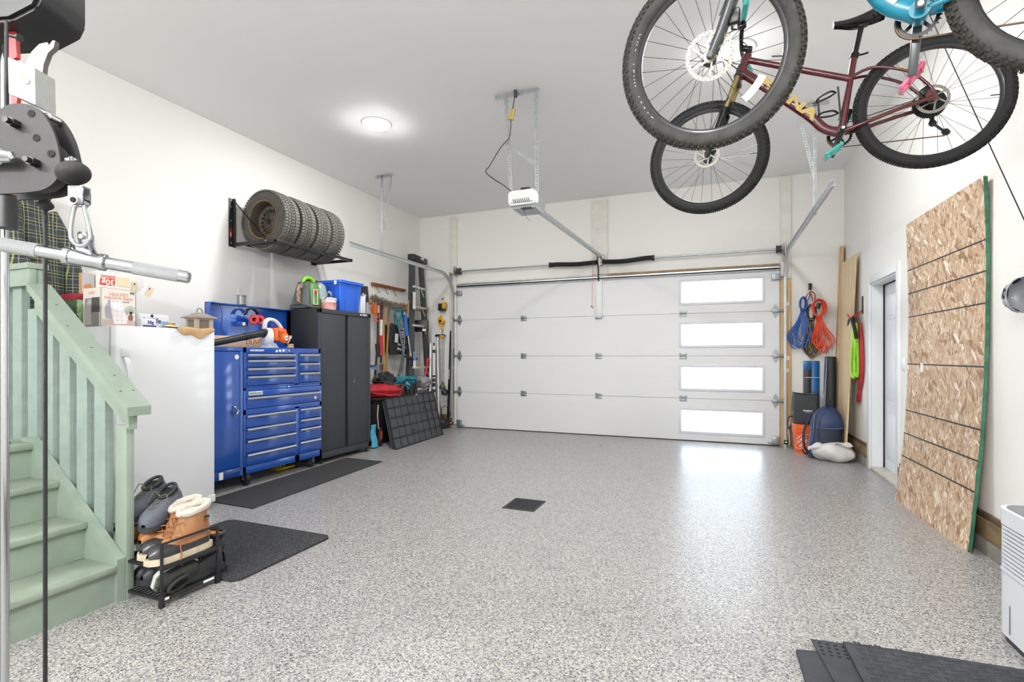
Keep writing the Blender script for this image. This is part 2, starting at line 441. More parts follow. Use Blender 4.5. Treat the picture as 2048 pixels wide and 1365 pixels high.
# ------------------------------------------------------------------ tracks
def track(x, yend, sg, label, hy):
    t = thing('door_track', label, 'door track', (x, 7.66, 0), group=None)
    pts = [(x, 7.665, .0), (x, 7.665, 2.20)]
    for k in range(1, 11):
        a = R(9*k); pts.append((x, 7.665-.39*(1-math.cos(a)), 2.20+.39*math.sin(a)))
    pts.append((x, yend, 2.60))
    w, d, th = .052, .03, .004   # C profile open to the door side
    prof = [(-d/2, -w/2), (d/2, -w/2), (d/2, -w/2+th), (-d/2+th, -w/2+th), (-d/2+th, w/2-th), (d/2, w/2-th), (d/2, w/2), (-d/2, w/2)]
    if sg > 0: prof = [(-a, bq) for a, bq in prof]
    tk = MB().sweep(prof, pts, (1, 0, 0))
    build(tk, 'rail', mat('galvanized rail', '#d0d4d6', .35, .45, var=.08, vs=20), t, ang=25)
    hg = MB(); hg.perf((x-sg*-.02, hy, 2.575), (x-sg*-.02, hy, HC-.0), .032, .003, (0, 1, 0)); hg.perf((x+sg*.02, hy, 2.575), (x+sg*.02, hy, HC), .032, .003, (1, 0, 0))
    build(hg, 'hanger', M_galv, t, smooth=False)
    hg = MB(); hg.perf((x-.12, hy, HC-.02), (x+.14, hy, HC-.02), .034, .003, (0, 0, 1)); hg.bb((x-.12, hy, HC-.004), (x+.14, hy+.034, HC))
    build(hg, 'ceiling_angle', M_galv, t, smooth=False)
    hg = MB(); hg.perf((x+.13*(1 if sg < 0 else -1), hy+.004, HC-.02), (x+.02, hy+.004, 2.93), .03, .003, (1, 0, 0) if sg < 0 else (1, 0, 0))
    build(hg, 'brace', M_galv, t, smooth=False)
    for z in (.35, 1.0, 1.9): build(MB().bb((x-.004, 7.66, z), (x+.004, 7.715, z+.05)).bb((x-sg*0, 7.708, z), (x+sg*.05, 7.714, z+.05)), 'jamb_bracket', M_galv, t)
    build(MB().bb((x-.03, 7.60, 2.50), (x-.026, 7.72, 2.64)), 'flag_plate', M_galv, t)
track(-4.15, 5.04, -1, 'galvanized door track curving back along the left wall above the ladder', 5.705)
track(.875, 4.70, 1, 'galvanized door track bending back beside the coiled cords and right wall', 5.61)

# ------------------------------------------------------------------ opener
t = thing('garage_door_opener', 'white garage door opener hung from perforated ceiling brackets', 'door opener', (-1.6, 4.3, HC))
OX0, OX1, OY0, OY1, OZ = -1.725, -1.475, 4.22, 4.56, 2.555
bd = MB(); prof = [(0, .03), (.02, 0), (.23, 0), (.25, .03), (.25, .10), (.21, .145), (.04, .145), (0, .10)]
bd.prism(prof, (OX0, OY0+.07, OZ), (1, 0, 0), (0, 0, 1), (0, OY1-OY0-.1, 0))
build(bd, 'chassis', mat('grey opener steel', '#a7aaad', .4, .5), t)
cv = MB(); cv.prism(rect_outline(.26, .13, .035), ((OX0+OX1)/2, OY0, OZ+.085), (1, 0, 0), (0, 0, 1), (0, .10, 0))
bmesh.ops.bevel(cv.b, geom=[e for e in cv.b.edges if all(abs(v.co.y-OY0) < 1e-5 for v in e.verts)], offset=.02, segments=3, affect='EDGES')
build(cv, 'light_cover', M_white, t)
vt = MB()
for k in range(9): vt.box((OX0+.055+k*.018, OY0-.001, OZ+.05), (.005, .006, .035), (0, R(-20), 0))
build(vt, 'vent', M_dark, t, smooth=False, kind='stuff')
build(MB().bb((OX0+.1, OY0+.06, OZ-.004), (OX0+.2, OY0+.11, OZ+.004)), 'button_plate', M_black, t)
build(MB().bb((OX0+.11, OY0+.03, OZ+.15), (OX0+.19, OY0+.08, OZ+.175), .004), 'top_clip', M_black, t)
rl = MB(); rl.sweep([(-.022, -.02), (.022, -.02), (.022, .02), (.014, .02), (.014, -.012), (-.014, -.012), (-.014, .02), (-.022, .02)], [(-1.60, OY1-.06, 2.64), (-1.603, 7.68, 2.735)], (1, 0, 0))
build(rl, 'rail', M_galv, t, ang=20)
build(MB().cyl((-1.60, OY1-.05, 2.645), (-1.603, 7.6, 2.738), .007, n=6), 'belt', M_black, t)
hd = MB(); hd.bb((-1.64, 7.66, 2.70), (-1.565, 7.712, 2.77), .003); build(hd, 'header_bracket', M_galv, t)
tl = MB(); tl.bb((-1.63, 7.40, 2.685), (-1.575, 7.50, 2.735), .004); build(tl, 'trolley', M_dgalv, t)
ar = MB(); ar.tube(spline([(-1.62, 7.48, 2.70), (-1.63, 7.60, 2.52), (-1.64, 7.64, 2.43), (-1.645, 7.69, 2.36)], 6), .010, 8); build(ar, 'door_arm', M_black, t)
cd = MB(); cd.tube([(-1.665, 7.45, 2.69), (-1.70, 7.5, 2.4), (-1.705, 7.5, 1.96)], .003, 6); cd.tube([(-1.72, 7.5, 1.97), (-1.69, 7.5, 1.94)], .008, 8)
build(cd, 'release_cord', M_red, t)
hb = MB(); hb.perf((-1.915, 4.365, HC-.018), (-1.485, 4.365, HC-.018), .038, .003, (0, 0, 1)); hb.bb((-1.915, 4.365, HC-.003), (-1.485, 4.40, HC)); build(hb, 'ceiling_angle', M_galv, t, smooth=False)
for x0, x1, z1 in ((-1.80, -1.735, 2.66), (-1.51, -1.485, 2.70)):
    hb = MB(); hb.perf((x0, 4.36, HC-.02), (x1, 4.33, z1), .034, .003, (1, 0, 0)); hb.bar((x0-.017, 4.36+.012, HC-.02), (x1-.017, 4.33+.012, z1), .003, .024, (0, 1, 0))
    build(hb, 'hanger', M_galv, t, smooth=False)
br = MB(); br.bar((-1.80, 4.345, 3.20), (-1.49, 4.345, 2.94), .004, .03, (0, 0, 1)); br.bar((-1.80, 4.33, 3.215), (-1.49, 4.33, 2.955), .03, .004, (0, 0, 1)); build(br, 'brace', M_galv, t, smooth=False)
pc = MB(); pc.tube(spline([(-1.70, 4.33, 3.62), (-1.72, 4.33, 3.50), (-1.735, 4.32, 3.42), (-1.74, 4.32, 3.30), (-1.76, 4.32, 3.22), (-1.83, 4.31, 3.15), (-1.94, 4.30, 2.99), (-1.97, 4.28, 2.93), (-1.90, 4.28, 2.86), (-1.79, 4.28, 2.78), (-1.70, 4.30, 2.70)], 6), .005, 6)
pc.box((-1.695, 4.33, 3.625), (.025, .03, .06)); build(pc, 'power_cord', mat('dark grey cord', '#3a3b3d', .6), t)
build(MB().box((-1.73, 4.33, 3.44), (.045, .03, .10), (0, R(12), 0), .004).box((-1.745, 4.325, 3.44), (.02, .04, .09), (0, R(12), 0), .004), 'cord_bundle', mat('tan tag', '#b7a467', .6), t)
build(MB().tube(spline([(-1.58, 4.25, 2.56), (-1.575, 4.25, 2.50), (-1.55, 4.25, 2.45), (-1.52, 4.25, 2.42)], 5), .0015, 5), 'antenna_wire', M_dark, t)

# ------------------------------------------------------------------ ceiling lamps
M_lamp = mat('lit lamp diffuser', (1, .995, .985), .5, emit=LAMP)
def lamp(x, y, label):
    t = thing('ceiling_light', label, 'ceiling light', (x, y, HC), group='round ceiling lamps')
    build(MB().lathe([(.150, 0), (.150, -.006), (.146, -.009), (.139, -.009), (.139, 0)], (x, y, HC), (0, 0, 1), 40), 'trim_ring', M_white, t)
    build(MB().lathe([(.138, -.006), (.138, -.014), (.130, -.022), (.10, -.028), (0, -.031)], (x, y, HC), (0, 0, 1), 40), 'diffuser', M_lamp, t)
lamp(-3.29, 4.41, 'round glowing ceiling lamp over the left side between tyre rack and opener')
lamp(.15, 4.41, 'round glowing ceiling lamp behind the hanging bikes')
lamp(.15, .70, 'round ceiling lamp overhead in front of the hanging bikes')

# invented tube lamps hung unseen behind the camera, added to brighten the ceiling
M_fill = mat('added fill tube glow', (1, .995, .985), .5, emit=LAMP*1.5)
def fill_light(x, y, label):
    t = thing('fill_tube_lamp', label, 'ceiling light', (x, y, HC), group='added fill tube lamps')
    build(MB().bb((x-.62, y-.03, 2.83), (x+.62, y+.03, 2.86), .004), 'spine', M_white, t)
    for q in (-.05, .05): build(MB().cyl((x-.60, y+q, 2.835), (x+.60, y+q, 2.835), .019, n=14), 'tube', M_fill, t)
    for q in (-.5, .5): build(MB().cyl((x+q, y, 2.86), (x+q, y, HC), .004, n=6), 'chain', M_steel, t)
fill_light(-2.05, -2.2, 'added unseen twin tube fill lamp over the middle of the garage behind the camera')
fill_light(-.7, -2.2, 'added unseen twin tube fill lamp over the right of the garage behind the camera')
# ------------------------------------------------------------------ side door
M_trim = mat('white gloss trim', '#eceef0', .4)
d2 = thing('door_2', None, None, (1.69, (DY0+DY1)/2, 0), kind='structure')
lf = MB(); lf.bb((1.685, DY0+.022, .035), (1.725, DY1-.022, DZ-.022))
build(lf, 'leaf', mat('white door leaf', '#e3e7ee', .35), d2)
for (y0, y1) in ((DY0+.12, (DY0+DY1)/2-.05), ((DY0+DY1)/2+.05, DY1-.12)):
    for (z0, z1) in ((.14, .62), (.76, 1.50), (1.60, 1.86)):
        p = MB(); p.bb((1.679, y0, z0), (1.687, y1, z1), .004); p.bb((1.674, y0+.035, z0+.035), (1.682, y1-.035, z1-.035), .004)
        build(p, 'door_panel', mat('white door leaf', '#e3e7ee'), d2)
jm = MB(); jm.bb((XR, DY1-.02, 0), (1.735, DY1, DZ)); jm.bb((XR, DY0, 0), (1.735, DY0+.02, DZ)); jm.bb((XR, DY0+.02, DZ-.02), (1.735, DY1-.02, DZ))
build(jm, 'jamb', M_trim, d2)
ws = MB(); ws.bb((1.672, DY1-.032, .03), (1.686, DY1-.02, DZ-.02)); ws.bb((1.672, DY0+.02, .03), (1.686, DY0+.032, DZ-.02)); ws.bb((1.672, DY0+.03, DZ-.032), (1.686, DY1-.03, DZ-.02))
build(ws, 'weatherstrip', M_rubber, d2)
build(MB().bb((XR-.01, DY0+.02, 0), (1.735, DY1-.02, .032), .004), 'threshold', mat('worn timber threshold', '#c9c3b8', .6, var=.12, vs=10), d2)
build(MB().lathe([(0, 0), (.03, 0), (.03, .006), (.012, .012), (.012, .04), (.028, .048), (.03, .07), (.02, .078), (0, .08)], (1.685, DY0+.09, .95), (-1, 0, 0), 16), 'door_knob', M_steel, d2)
cs = MB(); cs.bb((XR-.02, DY1, 0), (XR, DY1+.085, DZ+.085), .003); cs.bb((XR-.02, DY0-.085, 0), (XR, DY0, DZ+.085), .003); cs.bb((XR-.02, DY0, DZ), (XR, DY1, DZ+.085), .003)
struct(cs, 'trim_7', M_trim)
sw = thing('light_switch', 'white light switch on the right wall by the doorway', 'switch', (XR, 5.50, 1.15))
build(MB().bb((XR-.008, 5.463, 1.09), (XR, 5.537, 1.21), .002), 'cover_plate', M_white, sw); build(MB().bb((XR-.012, 5.484, 1.115), (XR-.006, 5.516, 1.185), .002), 'rocker', M_trim, sw)

# ------------------------------------------------------------------ green stairs
M_grn = mat('sage green paint', '#89978a', .5, var=.07, vs=9, bump=.12, bs=45)
M_tread = mat('worn sage green tread', '#8f9b8c', .5, var=.16, vs=7, bump=.12, bs=45)
M_bal = mat('sage green baluster paint', '#8b9b94', .5, var=.1, vs=14, bump=.2, bs=50)
st = thing('staircase', 'sage green wooden stairs with railing and landing at left', 'stairs', (-2.76, 1.1, 0))
SY0, SY1 = .50, 1.60
for k in range(4):
    xf = -2.757-.238*k; zt = .186*(k+1)
    build(MB().bb((xf-.025, SY0, zt-.186), (xf, SY1, zt-.032)), 'riser', M_grn, st)
    if k < 3: build(MB().bb((xf-.238, SY0, zt-.032), (xf+.024, SY1, zt), .006), 'tread', M_tread, st)
build(MB().bb((XL, SY0, .71), (-3.447, SY1+.08, .744), .005), 'landing', M_tread, st)
build(MB().bb((XL, SY1+.0, .50), (-3.50, SY1+.04, .71)), 'landing_joist', M_grn, st)
sl = MB(); sl.prism([(-2.735, 0), (-2.735, .213), (-3.475, .768), (-3.56, .768), (-3.56, .45), (-2.95, 0)], (0, SY1, 0), (1, 0, 0), (0, 0, 1), (0, .038, 0))
build(sl, 'stringer', M_grn, st)
sl = MB(); sl.prism([(-2.735, 0), (-2.735, .213), (-3.475, .768), (-3.56, .768), (-3.56, .45), (-2.95, 0)], (0, SY0-.04, 0), (1, 0, 0), (0, 0, 1), (0, .038, 0))
build(sl, 'stringer', M_grn, st)
build(MB().bb((-2.82, SY1+.04, 0), (-2.732, SY1+.078, .87), .003), 'newel_post', M_grn, st)
def railz(x): return .968+(x+2.66)*-.762
def strz(x): return .213+(x+2.735)*-.75
for k in range(4):
    x = -2.90-.15*k
    b_ = MB(); x0 = x-.089; zb = strz(x)-.14
    b_.prism([(x, max(.0, zb)), (x, railz(x)-.125), (x0, railz(x0)-.125), (x0, max(0, zb+.02))], (0, SY1+.04, 0), (1, 0, 0), (0, 0, 1), (0, .038, 0))
    build(b_, 'baluster', M_bal, st)
for k in range(4, 12):
    x = -2.90-.15*k
    if x-.09 < XL: break
    zt = min(1.612, railz(x)-.125) if x > -3.53 else 1.612
    build(MB().bb((x-.089, SY1+.04, .55), (x, SY1+.078, zt)), 'baluster', M_bal, st)
hr = MB(); hr.prism([(-2.66, .968), (-2.66, .924), (-3.52, 1.58), (-3.52, 1.625)], (0, 1.602, 0), (1, 0, 0), (0, 0, 1), (0, .112, 0)); build(hr, 'handrail', M_grn, st)
hr = MB(); hr.prism([(-2.705, .955), (-2.705, .852), (-3.515, 1.47), (-3.515, 1.575)], (0, 1.635, 0), (1, 0, 0), (0, 0, 1), (0, .04, 0)); build(hr, 'rail_board', M_grn, st)
build(MB().bb((XL, 1.602, 1.705), (-3.508, 1.70, 1.738), .003), 'top_rail', M_grn, st)
build(MB().bb((XL, 1.612, 1.61), (-3.515, 1.648, 1.705), .003), 'rail_board', M_grn, st)
build(MB().bb((XL, 1.650, 1.60), (-3.52, 1.69, 1.705), .003), 'rail_board', M_grn, st)
sc_ = MB()
for (x, y, z) in [(-2.76, 1.63, 0), (-2.76, 1.69, 0), (-2.86, 1.66, 0), (-3.05, 1.66, 0), (-3.2, 1.63, 0), (-3.36, 1.66, 0)]:
    z = railz(x)+.0005; sc_.cyl((x, y, z-.002), (x, y, z+.001), .005, n=8)
build(sc_, 'screw_head', mat('dark screw', '#3b3f3a', .5, .6), st, kind='stuff')
ch = MB(); ch.tube(spline([(-3.62, 1.30, .752), (-3.55, 1.40, .752), (-3.49, 1.42, .765), (-3.50, 1.46, .76), (-3.58, 1.50, .752), (-3.60, 1.54, .755), (-3.52, 1.53, .752)], 6), .005, 6)
single(ch, 'cable', mat('black cord', '#111214', .5), 'thin black cable lying on the green landing', 'cable', (-3.55, 1.42, .745))

# ------------------------------------------------------------------ freezer
M_enamel = mat('white enamel', '#eff1f4', .32, coat=.3, bump=.04, bs=500)
fz = thing('upright_freezer', 'white upright freezer behind the green stair railing', 'freezer', (-4.15, 2.575, 0))
FY0, FY1, FZ = 2.205, 2.94, 1.43
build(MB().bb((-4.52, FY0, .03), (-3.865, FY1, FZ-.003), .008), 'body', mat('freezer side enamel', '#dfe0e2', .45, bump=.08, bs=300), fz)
build(MB().bb((-3.862, FY0+.008, .06), (-3.852, FY1-.008, FZ-.01)), 'door_gasket', mat('grey gasket', '#a9abad', .7), fz)
dr = MB(); dr.bb((-3.85, FY0, .075), (-3.78, FY1, FZ), .012); do = build(dr, 'door', M_enamel, fz)
hd = MB(); hd.bb((-3.782, FY0+.03, 1.215), (-3.762, FY0+.078, 1.275), .004)
hd.sweep([(-.016, -.006), (.016, -.006), (.016, .006), (-.016, .006)], spline([(-3.764, FY0+.054, 1.21), (-3.745, FY0+.056, 1.17), (-3.738, FY0+.062, 1.10), (-3.74, FY0+.068, 1.0), (-3.75, FY0+.07, .92), (-3.775, FY0+.07, .87)], 5), (0, 1, 0))
build(hd, 'handle', M_enamel, do); build(MB().bb((-3.763, FY0+.032, 1.207), (-3.758, FY0+.076, 1.214)), 'handle_seam', mat('grey seam', '#8d8f92', .6), do)
build(MB().bb((-3.85, FY1-.06, .035), (-3.775, FY1+.002, .095), .004), 'hinge_cover', M_white, fz)
build(MB().bb((-4.5, FY0+.02, .03), (-3.86, FY1-.02, .065)), 'kick_plate', mat('grey kick plate', '#9fa1a3', .6), fz)
for y in (FY0+.06, FY1-.06):
    for x in (-3.90, -4.45): build(MB().cyl((x, y, 0), (x, y, .035), .018, n=10), 'foot', M_black, fz)
# things on the freezer
T = FZ
def card_box(name, label, cat, c, d, m, rz=0, group=None):
    t = thing(name, label, cat, c, rz, local=True)
    build(MB().box((0, 0, d[2]/2), d, None, .003), 'carton', m, t); return t
M_card = mat('cardboard', '#b58a5b', .75, var=.08, vs=10)
# large blanket carton: open, with flaps
bx = thing('blanket_carton', 'pale gift carton with blanket picture standing on the freezer left end', 'box', (-4.02, 2.36, T+.001))
BX0, BX1, BY0, BY1, BZ = -4.20, -4.00, 2.235, 2.468, T+.272
w = MB()
for a, b_ in (((BX1-.003, BY0, T+.001), (BX1, BY1, BZ)), ((BX0, BY0, T+.001), (BX0+.003, BY1, BZ)), ((BX0, BY0, T+.001), (BX1, BY0+.003, BZ)), ((BX0, BY1-.003, T+.001), (BX1, BY1, BZ)), ((BX0, BY0, T+.001), (BX1, BY1, T+.004))): w.bb(a, b_)
build(w, 'carton', mat('pale beige carton', '#e6dfd8', .5), bx, smooth=False)
f_ = MB(); f_.bb((BX1-.002, BY0+.01, T+.001), (BX1+.0008, BY1-.005, T+.05)); build(f_, 'floor_print', mat('print rose beige', '#c9b3a8', .5), bx, smooth=False)
f_ = MB()
f_.prism([(.03, .06), (.025, .13), (.05, .19), (.062, .19), (.075, .10), (.07, .05)], (BX1, BY0, T), (0, 1, 0), (0, 0, 1), (.0012, 0, 0))
f_.prism([(.14, .10), (.16, .125), (.178, .12), (.178, .09)], (BX1, BY0, T), (0, 1, 0), (0, 0, 1), (.0012, 0, 0)); build(f_, 'armchair_print', mat('print grey lilac', '#a9a9b5', .5), bx, smooth=False)
f_ = MB(); f_.prism([(.06, .19), (.07, .09), (.085, .02), (.17, .025), (.165, .09), (.145, .13), (.14, .20)], (BX1, BY0, T), (0, 1, 0), (0, 0, 1), (.0016, 0, 0)); build(f_, 'blanket_print', mat('print white blanket', '#f3efee', .6), bx, smooth=False)
f_ = MB()
for q in (.075, .105, .135): f_.bb((BX1, BY0+q, T+.03), (BX1+.002, BY0+q+.002, T+.19))
for q in (.045, .08, .115): f_.bb((BX1, BY0+.075, T+q), (BX1+.002, BY0+.16, T+q+.002))
build(f_, 'blanket_line', mat('print fold line', '#d3c6c2', .6), bx, smooth=False, kind='stuff')
f_ = MB(); f_.prism([(.182, .05), (.178, .075), (.19, .10), (.204, .10), (.214, .075), (.208, .05)], (BX1, BY0, T), (0, 1, 0), (0, 0, 1), (.0014, 0, 0)); build(f_, 'vase_print', mat('print terracotta', '#8c5f52', .5), bx, smooth=False)
f_ = MB()
for k in range(9):
    a = R(20+k*17); f_.bar((BX1+.001, BY0+.197, T+.10), (BX1+.001, BY0+.197+.05*math.cos(a), T+.10+.06*math.sin(a)), .001, .006)
build(f_, 'sprig_print', mat('print sage leaf', '#a4ac9b', .5), bx, smooth=False, kind='stuff')
f_ = MB(); f_.bb((BX0+.02, BY0-.0008, T+.002), (BX1-.02, BY0, T+.20)); build(f_, 'side_print', mat('print mid grey', '#8b8580', .5), bx, smooth=False)
f_ = MB(); f_.bb((BX1-.10, BY0-.0016, T+.10), (BX1-.012, BY0, T+.205)); build(f_, 'fringe_print', mat('print charcoal', '#4c4a4a', .5), bx, smooth=False)
f_ = MB(); f_.prism([(.02, .01), (.015, .12), (.06, .19), (.10, .19), (.09, .10), (.10, .01)], (BX0, BY0-.002, T), (1, 0, 0), (0, 0, 1), (0, .001, 0)); build(f_, 'throw_print', mat('print pale grey', '#b9b5b1', .5), bx, smooth=False)
M_pink = mat('pink print', '#e09a80', .5)
text('HEATED', .034, (BX1+.001, (BY0+BY1)/2, BZ-.042), (0, 1, 0), (0, 0, 1), M_pink, bx)
text('THROW BLANKET', .026, (BX1+.001, (BY0+BY1)/2, BZ-.068), (0, 1, 0), (0, 0, 1), M_pink, bx, sx=.9)
text('COUVERTURE CHAUFFANTE', .011, (BX1+.001, (BY0+BY1)/2, BZ-.09), (0, 1, 0), (0, 0, 1), mat('print grey text', '#77716c', .5), bx)
text('LUXE', .028, (BX0+.10, BY0-.001, BZ-.035), (1, 0, 0), (0, 0, 1), M_pink, bx)
f_ = MB()
for k in range(8): f_.bb((BX1, BY1-.04+k*.004, BZ-.03), (BX1+.001, BY1-.04+k*.004+(.001 if k % 3 else .0022), BZ-.01))
build(f_, 'barcode', M_dprint, bx, smooth=False)
mat('pale cardboard', '#dcc9ae', .7)
fl = MB(); fl.bar((BX1-.0, (BY0+BY1)/2, BZ+.002), (BX1-.06, (BY0+BY1)/2, BZ-.012), BY1-BY0, .002); build(fl, 'flap', M_card, bx, smooth=False)
# protein drink tray, standing upside down in the carton
pr = thing('protein_drink_carton', 'white carton with red upside-down protein label leaning behind the blanket carton', 'box', (-4.30, 2.38, T+.001))
build(MB().bb((-4.42, 2.372, T+.001), (-4.275, 2.60, T+.43), .003), 'carton', mat('off-white carton', '#efe9e2', .5), pr)
build(MB().prism([(.0, 0), (.105, 0), (.112, .075), (.012, .075)], (-4.2745, 2.378, T+.325), (0, 1, 0), (0, 0, 1), (.001, 0, 0)), 'label_patch', mat('label red', '#d5452f', .5), pr, smooth=False)
text('30g', .062, (-4.2725, 2.437, T+.352), (0, -1, 0), (0, 0, -1), M_print, pr, bold=.001)
text('PROTEINES', .020, (-4.2725, 2.437, T+.387), (0, -1, 0), (0, 0, -1), M_print, pr)
build(MB().bb((-4.274, 2.50, T+.33), (-4.272, 2.59, T+.40)), 'tan_patch', mat('tan print', '#ead5b4', .5), pr, smooth=False)
# picture leaf of an opened box
pl = thing('photo_carton', 'grey carton with orange chair picture standing left of the protein carton', 'box', (-4.31, 2.32, T+.001))
build(MB().bb((-4.33, 2.275, T+.001), (-4.305, 2.365, T+.40), .002), 'carton', mat('brown board edge', '#b98d62', .6), pl)
build(MB().bb((-4.3055, 2.283, T+.25), (-4.3035, 2.362, T+.397)), 'photo_print', mat('print blue grey', '#b9bcc0', .5), pl, smooth=False)
build(MB().prism([(.012, .0), (.06, .0), (.065, .02), (.052, .04), (.02, .036), (.006, .02)], (-4.303, 2.285, T+.285), (0, 1, 0), (0, 0, 1), (.001, 0, 0)), 'chair_print', mat('print orange chair', '#c98650', .5), pl, smooth=False)
# narrow red-topped carton
gp = thing('seed_carton', 'narrow red-topped carton with green picture on the freezer edge by railing', 'box', (-4.38, 2.265, T+.001))
GX, GY0, GY1 = -4.293, 2.24, 2.29
build(MB().bb((-4.48, GY0, T+.001), (GX, GY1, T+.20), .002), 'carton', mat('dark green print', '#3c5036', .5, var=.5, vs=40), gp)
build(MB().bb((-4.481, GY0-.001, T+.20), (GX+.001, GY1+.001, T+.245), .002), 'lid_band', mat('dark red print', '#8e1f33', .5), gp)
build(MB().bb((GX, GY0+.006, T+.004), (GX+.0015, GY1, T+.20)), 'edge_print', mat('pale green print', '#9bb58d', .5, var=.3, vs=60), gp, smooth=False)
bn = thing('work_lamp', 'black and yellow work lamp between the jacket and the seed carton', 'lamp', (-4.30, 2.22, T+.001))
build(MB().box((-4.31, 2.222, T+.06), (.11, .03, .08), (0, R(20), 0), .01), 'case', M_black, bn)
build(MB().box((-4.265, 2.222, T+.04), (.05, .034, .03), (0, R(20), 0), .002), 'lens_cover', mat('safety yellow', '#d8c81c', .4), bn)
build(MB().box((-4.30, 2.222, T+.012), (.11, .034, .022), None, .004), 'base', M_black, bn)
# cans of drink and wrapped string bits
def bottle_pack(name, label, c, s, rz):
    t = thing(name, label, 'drink pack', c, rz, local=True)
    build(MB().box((0, 0, s[2]/2), s, None, .012), 'wrap', mat('white shrink wrap', '#eef0f5', .25, coat=.4, bump=.3, bs=40), t)
    return t
fp = bottle_pack('drink_pack', 'white shrink-wrapped drink pack with blue lettering on the freezer', (-4.24, 2.72, T+.001), (.12, .24, .125), 0)
text('fairlife', .06, (.0612, -.02, .07), (0, 1, 0), (0, 0, 1), mat('navy print', '#2f3f86', .5), fp, bold=.001)
build(MB().prism([(.0, 0), (.014, .012), (0, .03), (-.014, .012)], (.0612, -.02, .095), (0, 1, 0), (0, 0, 1), (.001, 0, 0)), 'drop_emblem', M_dprint, fp, smooth=False)
build(MB().bb((.0605, .06, .02), (.0618, .11, .07)), 'blue_patch', mat('sky blue print', '#8fb4e0', .5), fp, smooth=False)
f2 = bottle_pack('drink_box', 'small white drink box with navy mark in front of the drink pack', (-4.13, 2.615, T+.001), (.09, .125, .082), R(4))
text('30g', .035, (.0458, .01, .05), (0, 1, 0), (0, 0, 1), mat('navy print', '#2f3f86'), f2, bold=.001)
build(MB().bb((.045, -.05, .004), (.0465, .055, .028)), 'navy_band', mat('navy print', '#2f3f86'), f2, smooth=False)
f3 = bottle_pack('drink_carton', 'white drink carton touching the blanket carton right side', (-4.20, 2.515, T+.001), (.10, .075, .125), 0)
build(MB().lathe([(0, .02), (.012, .02), (.014, .01), (.012, 0), (0, 0)], (.05, .01, .095), (1, 0, 0), 10), 'round_emblem', mat('navy print', '#2f3f86'), f3)
build(MB().bb((.0495, -.03, .01), (.051, .03, .05)), 'grey_patch', mat('print mid grey'  , '#8b8580'), f3, smooth=False)
tn = thing('tin', 'small gold food tin on the freezer before the lettered drink pack', 'tin', (-4.03, 2.745, T+.004), local=True)
build(MB().lathe([(0, .045), (.031, .045), (.034, .047), (.034, .043), (.0325, .040), (.0325, .004), (.034, 0), (0, 0)], n=24), 'can', mat('gold tin', '#c9a552', .35, .6), tn)
build(MB().lathe([(.0328, .034), (.0332, .034), (.0332, .012), (.0328, .012)], n=24), 'label_band', mat('cream label', '#e8dab4', .5), tn)
# string of paper tags: garland hanging over things
gl = thing('paper_tag_garland', 'cream paper gift tags on crumpled clear wrap against the wall above the freezer', 'tags', (-4.55, 2.78, T+.001))
wr = MB()
rr = random.Random(3)
def wfn(u, v):
    return V((-4.52+.05*math.sin(9*u+5*v)+.02*math.sin(23*u), 2.60+.24*u*(.5+.5*v)+.02*math.sin(17*v), T+.002+.42*v+.02*math.sin(15*u+7*v)))
wr.surf(wfn, 12, 16)
m = bpy.data.materials.new('clear wrap'); m.use_nodes = True; nt = m.node_tree; nt.nodes.clear()
o_ = nt.nodes.new('ShaderNodeOutputMaterial'); mx = nt.nodes.new('ShaderNodeMixShader'); tr = nt.nodes.new('ShaderNodeBsdfTransparent'); g_ = nt.nodes.new('ShaderNodeBsdfPrincipled')
g_.inputs['Base Color'].default_value = (.93, .93, .92, 1); g_.inputs['Roughness'].default_value = .15; mx.inputs[0].default_value = .35
nt.links.new(tr.outputs[0], mx.inputs[1]); nt.links.new(g_.outputs[0], mx.inputs[2]); nt.links.new(mx.outputs[0], o_.inputs[0])
build(wr, 'wrap', m, gl)
M_tagp = mat('cream paper tag', '#ecd9bd', .7)
for (y, z, a) in ((2.66, .33, 8), (2.70, .15, 4), (2.86, .335, -28), (2.74, .36, 2), (2.67, .10, -3)):
    tg = MB(); tg.box((-4.46, y, T+z), (.002, .05, .085), (R(a), 0, 0)); o = build(tg, 'tag', M_tagp, gl)
    build(MB().box((-4.458, y, T+z+.025), (.002, .008, .014), (R(a), 0, 0)), 'tag_mark', M_dprint, o)
kp = MB()
def kfn(u, v):
    y = 2.62+.31*v; x = -4.02+.30*u+.01*math.sin(9*v)
    if u < .80: return V((min(x, -3.79), y, T+.006+.010*abs(math.sin(4*u+5*v))))
    q = (u-.80)/.20; dr = (.02+.055*math.sin(math.pi*min(1, max(0, v)))**.7*(1+.25*math.sin(13*v)))*q
    return V((-3.776+.012*math.sin(2.6*q)+.006*math.sin(11*v)*q, y, T+.014-dr))
kp.surf(kfn, 14, 18)
single(kp, 'kraft_paper_sheet', mat('brown kraft paper', '#bf9a6c', .7, var=.08, vs=15), 'crumpled brown kraft paper sheet draped over the freezer front edge', 'paper', (-3.87, 2.76, T+.003))
